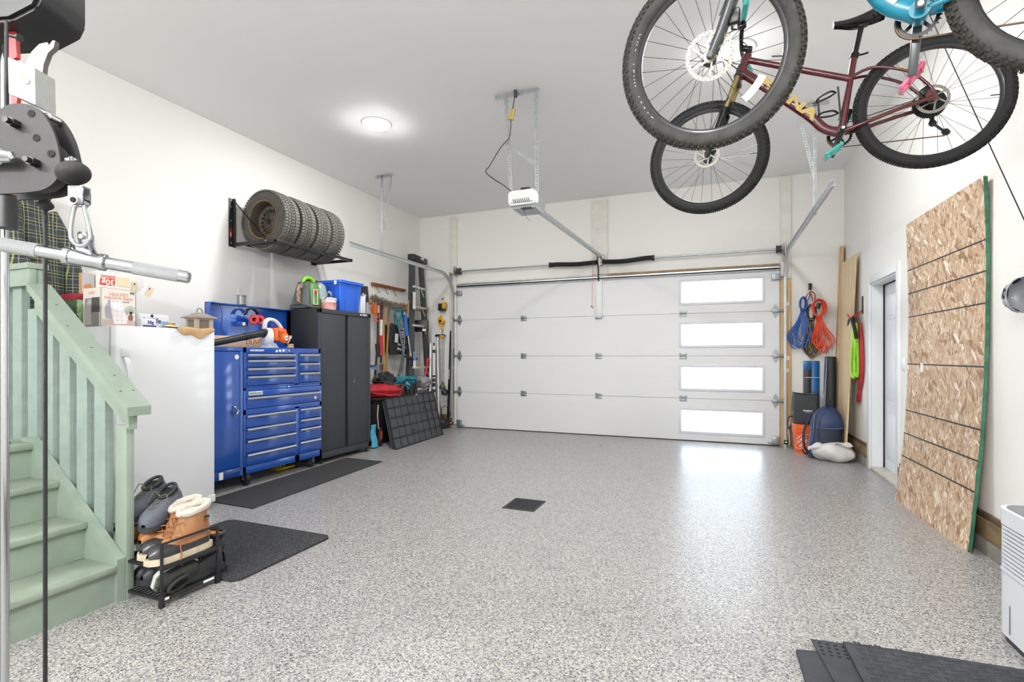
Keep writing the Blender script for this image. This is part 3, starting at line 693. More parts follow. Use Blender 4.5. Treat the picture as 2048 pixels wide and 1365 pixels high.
# post-cap lantern
ln = thing('lantern', 'taupe post lantern on the freezer right corner', 'lantern', (-3.98, 2.955, T+.001), local=True)
M_taupe = mat('taupe metal', '#93887c', .55)
lb = MB()
for sx in (-1, 1):
    for sy in (-1, 1): lb.box((sx*.052, sy*.062, .05), (.016, .034, .10))
lb.box((0, 0, .006), (.125, .16, .012)); lb.box((0, 0, .094), (.125, .16, .012)); build(lb, 'frame', mat('pale taupe metal', '#b3ab9f', .5), ln, smooth=False)
lg = MB(); lg.box((0, 0, .05), (.10, .125, .08)); build(lg, 'pane', mat('smoked lantern glass', '#7a6f68', .3), ln, smooth=False)
lr = MB(); vs = lambda r, h: [(-r, -r*1.2, h), (r, -r*1.2, h), (r, r*1.2, h), (-r, r*1.2, h)]
pr_ = [vs(.085, .10), vs(.085, .108), vs(.055, .125), vs(.03, .143), vs(.012, .15)]
rings = [lr._v(q) for q in pr_]
lr._f(rings[0][::-1]); lr._f(rings[-1])
for A, B in zip(rings, rings[1:]):
    for k in range(4): lr._f([A[k], A[(k+1) % 4], B[(k+1) % 4], B[k]])
build(lr, 'roof', M_taupe, ln, smooth=False)
build(MB().tube([(0, .025*math.cos(R(a)), .15+.035*math.sin(R(a))) for a in range(0, 181, 20)], .003, 6), 'handle', M_black, ln)

# ------------------------------------------------------------------ blue tool storage
M_blue = mat('glossy blue enamel', '#1c4fa8', .18, coat=.6, bump=.02, bs=300, var=.05, vs=5)
M_blued = mat('blue enamel edge', '#173f8a', .25, coat=.5)
M_alu = mat('brushed aluminium trim', '#cdd2da', .28, .75)
FX = -4.06
def drawer(t, y0, y1, z0, z1, hz=None):
    d = MB(); d.bb((FX-.05, y0, z0+.004), (FX+.004, y1, z1-.004), .003); o = build(d, 'drawer', M_blue, t)
    h = MB(); hz = z1-.012
    h.prism([(0, 0), (.020, -.004), (.024, -.014), (.018, -.024), (.004, -.026), (.004, -.020), (.014, -.018), (.016, -.012), (.012, -.006), (0, -.006)], (FX+.003, y0, hz+.006), (1, 0, 0), (0, 0, 1), (0, y1-y0, 0))
    build(h, 'handle', M_alu, o); return o
rc = thing('rolling_tool_cabinet', 'blue rolling tool cabinet on black casters below the top chest', 'tool cabinet', (-4.3, 3.95, 0))
RY0, RY1, RZ0, RZ1 = 3.447, 4.452, .115, .918
b_ = MB(); b_.bb((-4.53, RY0, RZ0), (FX-.055, RY1, RZ1), .006)
for a, c_ in (((FX-.06, RY0, RZ0), (FX, RY0+.028, RZ1)), ((FX-.06, RY1-.028, RZ0), (FX, RY1, RZ1)), ((FX-.06, RY0, RZ0), (FX, RY1, .185)), ((FX-.06, RY0, .894), (FX, RY1, RZ1)), ((FX-.06, RY0, .668), (FX, RY1, .718)), ((FX-.06, 4.07, RZ0), (FX, 4.13, .69))): b_.bb(a, c_, .002)
build(b_, 'body', M_blue, rc)
drawer(rc, 3.478, 4.424, .719, .894-.058)
fp_ = MB(); fp_.bb((FX-.05, 3.478, .838), (FX+.003, 4.424, .892), .002); build(fp_, 'fascia', M_blue, rc)
for z0, z1 in ((.545, .667), (.432, .545), (.305, .432), (.186, .305)): drawer(rc, 3.478, 4.068, z0, z1)
for z0, z1 in ((.552, .667), (.455, .552), (.318, .455), (.186, .318)): drawer(rc, 4.132, 4.424, z0, z1)
M_badge = mat('badge silver', '#d9dadc', .3, .4)
build(MB().bb((FX+.002, 3.50, .846), (FX+.005, 3.66, .884), .001), 'badge', M_badge, rc)
text('MASTERCRAFT', .020, (FX+.0055, 3.58, .865), (0, 1, 0), (0, 0, 1), M_dprint, rc)
build(MB().cyl((FX+.003, 4.355, .765), (FX+.006, 4.355, .765), .016, n=16), 'round_sticker', M_print, rc)
build(MB().cyl((FX, 3.98, .907), (FX+.008, 3.98, .907), .009, n=14), 'lock', M_steel, rc)
cst0 = None
def caster(t, x, y, spin):
    c = MB(); c.lathe([(.016, -.02), (.055, -.02), (.062, -.013), (.062, .013), (.055, .02), (.016, .02)], (x, y, .062), (math.sin(spin), math.cos(spin), 0), 20)
    o = build(c, 'caster', M_rubber, t)
    f = MB(); ax = V((math.sin(spin), math.cos(spin), 0)); fw = V((ax.y, -ax.x, 0))
    for q in (-1, 1): f.bar(V((x, y, .062))+ax*q*.026-fw*.0, V((x, y, .116))+ax*q*.026, .034, .003, ax)
    f.box((x, y, .116), (.07, .07, .006)); f.cyl(V((x, y, .062))-ax*.03, V((x, y, .062))+ax*.03, .010, n=8)
    build(f, 'fork', M_galv, o)
for x, y, s in ((-4.11, 3.51, .25), (-4.12, 4.36, 1.1), (-4.46, 3.51, .2), (-4.46, 4.39, .6)): caster(rc, x, y, s)
tc = thing('tool_chest', 'blue top tool chest with open lid above the rolling cabinet', 'tool chest', (-4.3, 3.95, RZ1+.002))
CY0, CY1, CZ0, CZ1 = 3.45, 4.44, .92, 1.30
b_ = MB(); b_.bb((-4.52, CY0, CZ0), (FX-.06, CY1, CZ1-.10), .004)
for a, c_ in (((-4.52, CY0, CZ0), (-4.505, CY1, CZ1+.03)), ((-4.52, CY0, CZ0), (FX, CY0+.03, CZ1)), ((-4.52, CY1-.03, CZ0), (FX, CY1, CZ1)), ((FX-.06, CY0, CZ0), (FX, CY1, .934)), ((FX-.04, CY0, 1.247), (FX, CY1, CZ1)), ((FX-.06, 4.06, CZ0), (FX, 4.119, CZ1-.02)), ((-4.50, CY0+.03, CZ1-.014), (FX, CY1-.03, CZ1-.006))): b_.bb(a, c_, .002)
build(b_, 'body', M_blue, tc)
for z0, z1 in ((1.19, 1.246), (1.112, 1.19), (1.035, 1.112), (.936, 1.035)): drawer(tc, 3.482, 4.058, z0, z1)
for z0, z1 in ((1.15, 1.246), (1.05, 1.15), (.936, 1.05)): drawer(tc, 4.121, 4.408, z0, z1)
text('MASTERCRAFT', .024, (FX+.001, 3.60, 1.272), (0, 1, 0), (0, 0, 1), M_print, tc, bold=.0006)
build(MB().cyl((FX, 3.985, 1.272), (FX+.008, 3.985, 1.272), .009, n=14), 'lock', M_steel, tc)
for y, z, a in ((3.83, 1.268, 20), (3.87, 1.272, -30), (3.915, 1.274, 10)): build(MB().box((FX+.002, y, z), (.002, .024, .02), (R(a), 0, 0)), 'torn_sticker', M_print, tc)
ld = MB(); LX = -4.56; LZ0, LZ1 = 1.335, 1.745
ld.bb((LX-.03, CY0+.01, LZ0), (LX-.02, CY1+.04, LZ1)); ld.bb((LX-.03, CY0+.01, LZ1-.012), (LX+.04, CY1+.04, LZ1), .004)
ld.bb((LX-.03, CY0+.01, LZ0), (LX+.04, CY0+.022, LZ1), .004); ld.bb((LX-.03, CY1+.028, LZ0), (LX+.04, CY1+.04, LZ1), .004)
build(ld, 'lid', M_blue, tc)
build(MB().bb((LX-.015, CY0+.03, LZ0-.04), (LX-.005, CY1, LZ0+.01)), 'hinge_strip', M_blued, tc)
lh = MB(); lh.bb((LX-.018, 3.78, 1.53), (LX+.03, 3.90, 1.575), .003); build(lh, 'lid_tray', M_blue, tc)
build(MB().box((LX+.032, 3.85, 1.552), (.002, .035, .03), (R(20), 0, 0)), 'torn_sticker', M_print, tc)
sl_ = thing('side_locker', 'blue side locker with curved latch beside the rolling cabinet', 'locker', (-4.3, 3.25, .11))
b_ = MB(); b_.bb((-4.52, 3.05, .115), (FX-.02, 3.435, 1.29), .006); build(b_, 'body', M_blue, sl_)
b_ = MB(); b_.bb((FX-.018, 3.06, .20), (FX, 3.405, 1.26), .004); do = build(b_, 'door', M_blue, sl_)
build(MB().bb((FX-.02, 3.05, 1.262), (FX+.004, 3.44, 1.302), .006), 'top_lip', M_blue, sl_)
build(MB().bb((FX-.02, 3.407, .115), (FX+.003, 3.44, 1.262), .003), 'hinge_post', mat('blue enamel light edge', '#3f63a8', .2, coat=.5), sl_)
build(MB().bb((FX-.018, 3.05, .115), (FX+.002, 3.405, .195), .003), 'kick_plate', M_blued, sl_)
build(MB().tube(spline([(FX+.004, 3.345, .76), (FX+.02, 3.35, .745), (FX+.03, 3.362, .715), (FX+.026, 3.352, .685), (FX+.004, 3.34, .67)], 5), .007, 8), 'latch', M_chrome, do)
build(MB().lathe([(0, .002), (.028, .002), (.032, 0)], (FX, 3.335, .715), (1, 0, 0), 18), 'latch_cup', M_blued, do)
build(MB().cyl((FX, 3.39, .715), (FX+.01, 3.39, .715), .008, n=12), 'lock', M_steel, do)
build(MB().cyl((FX, 3.376, 1.21), (FX+.002, 3.376, 1.21), .022, n=18), 'round_sticker', M_print, do)
build(MB().bb((FX+.002, 3.195, .12), (FX+.004, 3.235, .185)), 'tape_strip', M_print, sl_, smooth=False)
ys = thing('step_stool', 'yellow plastic crate on the floor beneath the rolling tool cabinet', 'crate', (-4.33, 4.17, 0))
M_yel = mat('yellow plastic', '#d7b414', .4)
yb = MB()
for a, c_ in (((-4.43, 4.07, 0), (-4.26, 4.28, .012)), ((-4.272, 4.07, 0), (-4.26, 4.28, .03)), ((-4.43, 4.07, .0), (-4.26, 4.083, .075)), ((-4.43, 4.267, 0), (-4.26, 4.28, .03)), ((-4.36, 4.16, 0), (-4.30, 4.175, .07))): yb.bb(a, c_, .002)
build(yb, 'tray', M_yel, ys); build(MB().box((-4.35, 4.24, .045), (.06, .07, .03), (0, 0, R(20)), .01), 'tool_head', M_black, ys)

# ------------------------------------------------------------------ tall dark cabinet
M_char = mat('charcoal textured metal', '#3a3d42', .5, .1, bump=.5, bs=700)
M_chard = mat('near-black cabinet side', '#1d1d1f', .5, .1, bump=.4, bs=600)
bc = thing('storage_cabinet', 'tall charcoal double-door storage cabinet beside the blue tool chest', 'cabinet', (-4.35, 4.9, 0))
KX, KY0, KY1, KZ0, KZ1 = -4.10, 4.468, 5.371, .06, 1.757
b_ = MB(); b_.bb((-4.60, KY0, KZ0), (KX-.03, KY1, KZ1), .003); build(b_, 'body', M_chard, bc)
b_ = MB()
for a, c_ in (((KX-.035, KY0, KZ0), (KX, KY0+.035, KZ1)), ((KX-.035, KY1-.035, KZ0), (KX, KY1, KZ1)), ((KX-.035, KY0, KZ1-.05), (KX, KY1, KZ1)), ((KX-.035, KY0, KZ0), (KX, KY1, KZ0+.07))): b_.bb(a, c_, .002)
build(b_, 'face_frame', M_char, bc)
for y0, y1 in ((KY0+.038, 4.895), (4.955, KY1-.038)):
    o = build(MB().bb((KX-.028, y0, KZ0+.075), (KX-.004, y1, KZ1-.055), .002), 'door', M_char, bc)
build(MB().bb((KX-.03, 4.895, KZ0+.075), (KX-.02, 4.955, KZ1-.055)), 'door_recess', M_dark, bc)
build(MB().bb((KX-.012, 4.97, KZ0+.08), (KX+.001, 5.01, KZ1-.06), .005), 'door_grip', M_char, o)
build(MB().cyl((KX-.004, 5.035, .91), (KX+.010, 5.035, .91), .010, n=12), 'lock', M_chrome, o)
text('HUSKY', .028, (KX+.001, 5.255, KZ1-.025), (0, 1, 0), (0, 0, 1), M_print, bc, bold=.0008)
build(MB().prism([(0, 0), (.014, .014), (.028, 0), (.014, -.014)], (KX, 5.165, KZ1-.025), (0, 1, 0), (0, 0, 1), (.001, 0, 0)), 'diamond_emblem', M_print, bc, smooth=False)
for x, y in ((-4.13, KY0+.05), (-4.13, KY1-.05), (-4.56, KY0+.05), (-4.56, KY1-.05)):
    build(MB().lathe([(0, 0), (.022, 0), (.022, .008), (.008, .014), (.008, .062)], (x, y, 0), (0, 0, 1), 14), 'levelling_foot', M_black, bc)
# ------------------------------------------------------------------ things on the blue chest
CT = 1.302
M_org = mat('orange plastic', '#e2661b', .35, coat=.2)
M_lgrey = mat('light grey plastic', '#dcdde0', .4)
lb = thing('leaf_blower', 'orange and white leaf blower with long black nozzle on the blue chest', 'leaf blower', (-4.18, 3.9, CT))
nz = MB(); nz.tube([(-4.17, 3.80, 1.452), (-4.15, 3.55, 1.405), (-4.13, 3.30, 1.355), (-4.10, 2.99, 1.30+.0)], [.034, .033, .031, .030], 16); nz.tube([(-4.172, 3.80, 1.452), (-4.168, 3.755, 1.443)], .042, 18); nz.tube([(-4.15, 3.56, 1.407), (-4.148, 3.53, 1.401)], .036, 16)
build(nz, 'nozzle', M_black, lb)
vh = MB(); vh.lathe([(0, -.05), (.075, -.045), (.10, -.02), (.10, .03), (.07, .045), (0, .05)], (-4.20, 3.84, 1.405), (.35, .9, 0), 26); vh.tube([(-4.18, 3.86, 1.46), (-4.17, 3.80, 1.452)], .04, 14)
build(vh, 'fan_housing', M_lgrey, lb)
en = MB(); en.box((-4.16, 3.925, 1.435), (.16, .16, .14), (R(0), R(0), R(12)), .035); build(en, 'engine_cover', M_org, lb)
sg_ = MB()
for k in range(6): sg_.bar((-4.078, 3.87+.012*k, 1.475-.002*k), (-4.078, 3.87+.012*k, 1.40), .006, .012, (1, 0, 0))
build(sg_, 'cooling_rib', mat('dark orange plastic', '#b44b12', .4), lb)
rs = MB(); rs.lathe([(.058, -.02), (.055, .012), (.045, .02), (.0, .022)], (-4.085, 3.955, 1.405), (1, .15, -.05), 24); o = build(rs, 'recoil_starter', M_org, lb)
sg_ = MB()
for k in range(14):
    a = 2*math.pi*k/14; sg_.bar(V((-4.066, 3.955+.03*math.cos(a), 1.404+.03*math.sin(a))), V((-4.07, 3.955+.05*math.cos(a), 1.404+.05*math.sin(a))), .005, .006, (1, 0, 0))
build(sg_, 'starter_slot', mat('dark orange plastic', '#b44b12'), o)
build(MB().cyl((-4.064, 3.957, 1.404), (-4.058, 3.958, 1.404), .026, n=18), 'round_badge', M_print, o)
text('STIHL', .017, (-4.0565, 3.958, 1.404), (-.15, 1, 0), (0, 0, 1), mat('green print', '#2f8a5a', .5), lb, bold=.0004)
hh = MB(); hh.tube(spline([(-4.19, 3.80, 1.47), (-4.18, 3.80, 1.55), (-4.175, 3.83, 1.585), (-4.17, 3.88, 1.588), (-4.165, 3.93, 1.565), (-4.16, 3.975, 1.52), (-4.16, 3.985, 1.49)], 6), [.026]*37, 10, sq=.7); build(hh, 'handle', M_lgrey, lb)
build(MB().box((-4.175, 3.88, 1.53), (.03, .045, .03), (R(20), 0, 0), .008), 'trigger', M_blued, lb)
build(MB().prism([(0, 0), (.05, -.02), (.10, .05), (.09, .065), (.01, .05)], (-4.13, 4.0, 1.37), (0, 1, 0), (0, 0, 1), (-.05, 0, 0)), 'muffler_guard', mat('pale plastic', '#cfd0cf', .4), lb)
ft = MB(); ft.prism([(0, 0), (.03, .05), (.09, .05), (.14, 0)], (-4.13, 3.79, CT), (0, 1, 0), (0, 0, 1), (-.10, 0, 0)); build(ft, 'foot', M_lgrey, lb)
sgn = thing('letter_board', 'beige wooden letter board with red letters behind the leaf blower', 'sign', (-4.40, 3.70, CT))
build(MB().bb((-4.42, 3.42, CT-.01), (-4.405, 3.995, CT+.115), .002), 'board', mat('beige board', '#dcbf9a', .6, var=.08, vs=6), sgn)
text('DUVN', .072, (-4.404, 3.87, CT+.06), (0, 1, 0), (0, 0, 1), mat('brick red print', '#a8432c', .6), sgn)
single(MB().box((-4.11, 4.06, CT+.012), (.03, .075, .024), (0, 0, R(8)), .006).box((-4.11, 4.06, CT+.034), (.028, .06, .02), (0, 0, R(-5)), .006), 'wooden_block', mat('pale beech', '#cfa379', .5), 'two small wooden blocks right of the leaf blower on the chest', 'block', (-4.11, 4.06, CT))
single(MB().tube([(-4.30, 4.24, CT+.012), (-4.36, 4.12, CT+.16), (-4.39, 4.08, CT+.20)], .009, 8), 'wooden_stick', mat('grey brown stick', '#8d7566', .6), 'grey brown stick leaning in the chest between blower and dark cabinet', 'stick', (-4.32, 4.2, CT))
em = thing('ear_muffs', 'black and red ear muffs hanging on the blue chest lid', 'ear muffs', (-4.50, 3.93, 1.56))
for y in (3.925, 3.995):
    c = MB(); c.lathe([(0, -.035), (.03, -.033), (.045, -.02), (.048, 0)], (-4.47, y, 1.60), (.75, -.6, 0), 18); build(c, 'ear_cup', M_black, em)
    c = MB(); c.lathe([(.044, 0), (.052, .006), (.052, .014), (.044, .022), (.02, .022)], (-4.47, y, 1.60), (.75, -.6, 0), 18); build(c, 'cushion', M_red, em)
hb = MB(); hb.sweep([(-.022, -.006), (.022, -.006), (.022, .006), (-.022, .006)], [(-4.49, 3.91+.085*math.cos(R(a)), 1.62+.095*math.sin(R(a))) for a in range(25, 160, 12)], (1, 0, 0)); build(hb, 'headband', M_black, em)
wr = MB()
for y in (3.82, 3.86, 3.96, 4.0): wr.tube(spline([(-4.49, 3.91+(y-3.91)*.7, 1.69), (-4.49, y, 1.66), (-4.49, y+.01*(1 if y > 3.9 else -1), 1.62), (-4.48, 3.95, 1.60)], 5), .0025, 5)
build(wr, 'headband_wire', M_steel, em)
ml = thing('tin_lantern', 'small grey tin lantern with wire bail on the blue lid edge', 'lantern', (-4.55, 3.837, 1.747), local=True)
build(MB().lathe([(0, 0), (.042, 0), (.046, .004), (.046, .012), (.04, .016), (.04, .088), (.047, .092), (.047, .10), (.036, .106), (0, .108)], n=22), 'can', mat('weathered tin', '#8f9190', .45, .7, var=.15, vs=40), ml)
wr = MB(); wr.tube([(0, .03*math.cos(R(a))-.012, .11+.055*max(0, math.sin(R(a)))) for a in range(0, 181, 15)], .002, 5)
for z in (.125, .145): wr.tube([(0, -.04, z), (0, .018, z)], .0018, 5)
wr.tube([(0, -.04, .10), (0, -.04, .168), (0, .01, .16)], .0018, 5); build(wr, 'bail', M_steel, ml)
single(MB().tube(spline([(-4.535, 3.50, 1.75), (-4.50, 3.545, 1.72), (-4.49, 3.57, 1.62), (-4.495, 3.56, 1.50), (-4.49, 3.575, 1.46), (-4.495, 3.56, 1.40)], 6), .003, 6), 'cord', M_black, 'thin black cord hanging over the left end of the blue lid', 'cord', (-4.53, 3.52, 1.74))
for k, (y, h) in enumerate(((4.055, 1.86), (4.16, 1.88))):
    single(MB().cyl((-4.80, y, 1.30), (-4.80, y, h+.02), .004 if k == 0 else .006, n=8), 'thin_rod', M_lgrey, 'left thin pale rod standing behind the blue lid' if k == 0 else 'right thin grey rod standing behind the blue lid', 'rod', (-4.80, y, 1.30))

# ------------------------------------------------------------------ things on the dark cabinet
KT = KZ1+.001
M_lime = mat('lime green plastic', '#7cc42a', .35)
M_sgrey = mat('smoky grey plastic', '#4b5150', .3, coat=.3)
vc = thing('carpet_cleaner', 'green and grey portable carpet cleaner on top of the dark cabinet', 'carpet cleaner', (-4.40, 4.63, KT))
def hull(cy, w0, w1, d0, d1, z0, z1, cx, lean=0):
    mb = MB()
    def f(u, v):
        a = 2*math.pi*u; w = w0+(w1-w0)*v; d = d0+(d1-d0)*v
        ca, sa = math.cos(a), math.sin(a); p = .55
        return V((cx+d*math.copysign(abs(ca)**p, ca), cy+lean*v+w*math.copysign(abs(sa)**p, sa), z0+(z1-z0)*v))
    mb.surf(f, 28, 6, cu=True)
    return mb
b_ = MB()
hb = hull(4.61, .185, .105, .125, .09, KT+.045, KT+.315, -4.40)
build(hb, 'body', M_sgrey, vc)
build(hull(4.61, .095, .07, .115, .085, KT+.05, KT+.30, -4.375), 'solution_tank', mat('green tinted tank', '#5f8a45', .25, coat=.4), vc)
tk = MB(); tk.lathe([(.10, .045), (.097, .21), (.08, .29), (.045, .325), (0, .33)], (-4.36, 4.735, KT), (0, 0, 1), 20); build(tk, 'recovery_tank', mat('clear grey tank', '#8d9a9c', .12, coat=.6), vc)
bs_ = MB(); bs_.box((-4.40, 4.63, KT+.028), (.26, .36, .05), None, .015); build(bs_, 'base', mat('dark grey base', '#54575a', .45), vc)
hs = MB(); hs.tube(spline([(-4.27, 4.44, KT+.03), (-4.245, 4.50, KT+.02), (-4.235, 4.62, KT+.02), (-4.245, 4.74, KT+.032), (-4.28, 4.82, KT+.05), (-4.36, 4.83, KT+.12), (-4.40, 4.82, KT+.24), (-4.40, 4.79, KT+.33), (-4.40, 4.74, KT+.345)], 6), .018, 10); build(hs, 'hose', mat('ribbed grey hose', '#4a4646', .5, bump=.5, bs=120), vc)
hr_ = MB(); pts = [(-4.385, 4.60+.082*math.cos(R(a)), KT+.312+.058*math.sin(R(a))) for a in range(0, 360, 18)]; hr_.tube(pts, .021, 10, closed=True); build(hr_, 'carry_handle', M_lime, vc)
build(MB().lathe([(0, -.02), (.07, -.02), (.07, .02), (0, .02)], (-4.41, 4.60, KT+.312), (1, 0, 0), 18), 'handle_hollow', mat('dark brown hollow', '#4d3b3a', .6), vc)
build(MB().box((-4.40, 4.60, KT+.275), (.155, .20, .045), None, .02), 'collar', M_lime, vc)
fr = MB()
for a, c_ in (((-4.258, 4.545, KT+.055), (-4.254, 4.551, KT+.225)), ((-4.258, 4.60, KT+.055), (-4.254, 4.606, KT+.225)), ((-4.258, 4.545, KT+.052), (-4.254, 4.606, KT+.057)), ((-4.258, 4.545, KT+.222), (-4.254, 4.606, KT+.227))): fr.bb(a, c_)
build(fr, 'label_frame', M_print, vc, smooth=False); build(MB().bb((-4.2575, 4.555, KT+.185), (-4.2535, 4.597, KT+.215)), 'red_label', M_red, vc, smooth=False)
text('BISSELL', .022, (-4.269, 4.56, KT+.032), (0, 1, 0), (0, 0, 1), M_print, vc)
rg = MB()
rg.tube(spline([(-4.38, 4.50, KT+.27), (-4.37, 4.44, KT+.24), (-4.36, 4.42, KT+.16), (-4.35, 4.41, KT+.09), (-4.34, 4.425, KT+.07)], 6), .03, 8, sq=.5); rg.jitter(.008, 4)
single(rg, 'rag', mat('patterned brown rag', '#8b7466', .8, var=.7, vs=45), 'crumpled brown and white rag hanging left of the carpet cleaner', 'rag', (-4.36, 4.44, KT))
pp = thing('paint_pail', 'small clear pail with red label and wire bail by the carpet cleaner', 'pail', (-4.20, 4.725, KT), local=True)
build(MB().lathe([(0, 0), (.082, 0), (.086, .115), (.09, .118), (.09, .135), (.08, .14), (0, .138)], n=26), 'bucket', mat('clear white plastic', '#d9d4d2', .3, coat=.3), pp)
build(MB().lathe([(.0835, .012), (.0868, .085), (.088, .085), (.085, .012)], n=26), 'label_band', mat('washed red label', '#c98a86', .5, var=.45, vs=18), pp)
build(MB().tube([(.02+.03*math.sin(R(a)), .095*math.cos(R(a)), .12+.035*math.sin(R(a))) for a in range(-5, 186, 15)], .005, 8), 'bail', M_black, pp)
M_bin = mat('blue recycling plastic', '#1f5fd0', .35, var=.04, vs=5)
rb = thing('recycling_bin', 'blue recycling bin with white recycling arrows on top of the dark cabinet', 'recycling bin', (-4.32, 5.08, KT), local=True)
bw = MB()
def bcorner(hx, hy, z): return [(px_*1, py_, z) for px_, py_ in rect_outline(2*hx, 2*hy, .03, 3)]
rings = [bw._v(bcorner(a, c_, z)) for a, c_, z in ((.135, .17, 0), (.165, .205, .34), (.185, .222, .345), (.185, .222, .375), (.160, .20, .375), (.13, .165, .012))]
bw._f(rings[0][::-1]); bw._f(rings[-1])
for A, B in zip(rings, rings[1:]):
    for k in range(len(A)): bw._f([A[k], A[(k+1) % len(A)], B[(k+1) % len(B)], B[k]])
build(bw, 'bin_shell', M_bin, rb)
rbm = MB()
for y in (-.11, .11): rbm.bar((.137, y*.95, .02), (.166, y*1.1, .34), .02, .008, (1, 0, 0), .003)
for x in (-.08, .08): rbm.bar((x*.95, -.172, .02), (x*1.1, -.206, .34), .02, .008, (0, -1, 0), .003)
build(rbm, 'rib', M_bin, rb)
ar = MB()   # three chasing arrows on the end face
for k in range(3):
    a = 2*math.pi*k/3+math.pi/2
    for da, r0 in ((-.55, .045), (.55, .045)):
        pass
    pc_ = []
    c0, s0 = math.cos(a), math.sin(a)
    def rt(u, v): return (u*c0-v*s0, u*s0+v*c0)
    ar.prism([rt(*q) for q in ((.026, -.030), (.046, -.012), (.052, -.016), (.050, .014), (.022, .006), (.030, .001), (.014, -.014))], (-.02, -.193, .20), (1, 0, 0), (0, -.10, 1), (0, -.002, 0))
    ar.prism([rt(*q) for q in ((.0, .052), (.012, .046), (.036, .022), (.028, .012), (.002, .034))], (-.02, -.193, .20), (1, 0, 0), (0, -.10, 1), (0, -.002, 0))
build(ar, 'recycling_symbol', M_print, rb, smooth=False)
build(MB().box((.1, -.222, .345), (.035, .004, .045)), 'sticker', M_print, rb, smooth=False)
single(MB().box((-4.18, 5.335, KT+.115), (.05, .014, .23), (0, 0, 0), .002).box((-4.30, 5.335, KT+.115), (.2, .055, .23), None, .002), 'white_binder', M_lgrey, 'white binder standing on the dark cabinet beside the recycling bin', 'binder', (-4.25, 5.335, KT))
nb = thing('navy_carton', 'navy carton with pale top standing behind the white binder', 'box', (-4.42, 5.36, KT))
build(MB().bb((-4.58, 5.37, KT), (-4.22, 5.44, KT+.235), .003), 'carton', mat('navy carton', '#2b2d5c', .5, var=.3, vs=30), nb); build(MB().bb((-4.58, 5.368, KT+.235), (-4.218, 5.442, KT+.262), .003), 'lid', mat('pale print lid', '#b4b2c4', .5, var=.2, vs=60), nb)
bg_ = MB()
bg_.prism([(-.02, 0), (.02, .22), (.0, .40), (.03, .46), (.20, .36), (.16, .30), (.19, .20), (.17, 0)], (-4.50, 5.40, KT), (0, 1, 0), (0, 0, 1), (-.14, 0, 0))
bmesh.ops.bevel(bg_.b, geom=bg_.b.edges[:], offset=.015, segments=2, affect='EDGES')
single(bg_, 'canvas_sack', mat('olive brown canvas', '#5d5244', .8, var=.2, vs=14), 'olive brown canvas bag rising behind the recycling bin', 'bag', (-4.56, 5.48, KT))
bk = thing('speaker_case', 'small black case with yellow mark behind the blue recycling bin', 'case', (-4.5, 5.65, KT))
build(MB().box((-4.48, 5.66, KT+.30), (.14, .16, .22), (R(8), 0, 0), .008), 'case', M_black, bk); build(MB().cyl((-4.409, 5.62, KT+.30), (-4.406, 5.62, KT+.30), .016, n=12), 'yellow_mark', mat('safety yellow', '#d8c81c'), bk)
build(MB().bb((-4.58, 5.60, KT-.0), (-4.50, 5.72, KT+.2)), 'base_block', M_black, bk)
st_ = MB(); st_.box((-4.40, 5.16, KT+.395), (.06, .30, .03), (R(4), 0, R(-12)), .004)
single(st_, 'timber_offcut', mat('tan offcut', '#b59a5e', .6), 'tan timber offcut lying across the top of the recycling bin', 'timber', (-4.40, 5.16, KT+.375))

# ------------------------------------------------------------------ tyre rack and tyres
tr_ = thing('tire_rack', 'black folding wall rack under four winter tires', 'tyre rack', (XL, 4.6, 2.42))
for y in (3.975, 5.175):
    w = MB(); w.bb((XL, y-.045, 2.40), (XL+.006, y+.045, 2.92), .001); w.bb((XL, y+.0, 2.40), (XL+.045, y+.006, 2.92), .001)
    o = build(w, 'wall_plate', M_blackm, tr_)
    sc_ = MB()
    for z in (2.44, 2.55, 2.68, 2.83, 2.90): sc_.cyl((XL+.006, y-.02, z), (XL+.012, y-.02, z), .008, n=8)
    build(sc_, 'screw', M_galv, o)
    w = MB(); w.bar((XL+.02, y+.012, 2.425), (-4.245, y+.012, 2.425), .03, .035, (0, 0, 1), .002); o = build(w, 'arm', M_blackm, tr_)
    sc_ = MB()
    for k in range(5): sc_.cyl((XL+.14+k*.095, y-.0045, 2.425), (XL+.14+k*.095, y-.002, 2.425), .007, n=8)
    build(sc_, 'pin_hole', M_dark, o); build(MB().cyl((-4.36, y-.007, 2.43), (-4.36, y-.002, 2.43), .010, n=8), 'bolt', M_galv, o)
    build(MB().bar((XL+.03, y+.003, 2.895), (-4.36, y+.003, 2.43), .004, .024, (0, 1, 0)), 'brace', M_blackm, tr_)
build(MB().bb((-4.275, 3.965, 2.41), (-4.245, 5.20, 2.44), .003), 'front_bar', M_blackm, tr_)
build(MB().bb((-4.72, 3.985, 2.41), (-4.69, 5.19, 2.44), .003), 'rear_bar', M_blackm, tr_)
build(MB().bb((XL+.006, 3.938, 2.50), (XL+.008, 3.965, 2.60)), 'red_label', M_red, tr_, smooth=False)
text('RAM', .022, (XL+.0085, 3.951, 2.575), (0, 0, 1), (0, -1, 0), M_dark, tr_)
build(MB().bb((XL+.0081, 3.947, 2.51), (XL+.0085, 3.956, 2.55)), 'label_strip', M_print, tr_, smooth=False)
M_tyre = mat('dusty tyre rubber', '#494540', .85, var=.15, vs=25, bump=.15, bs=160)
M_trd = mat('worn tread rubber', '#67645f', .85, var=.12, vs=40)
M_rim = mat('rusty dark steel rim', '#4c443b', .6, .4, var=.35, vs=14)
M_rust = mat('rusty rim lip', '#7d684b', .6, .4, var=.3, vs=40)
RT, WT = .327, .205
tz = 2.425+.015+math.sqrt((RT)**2-.223**2)
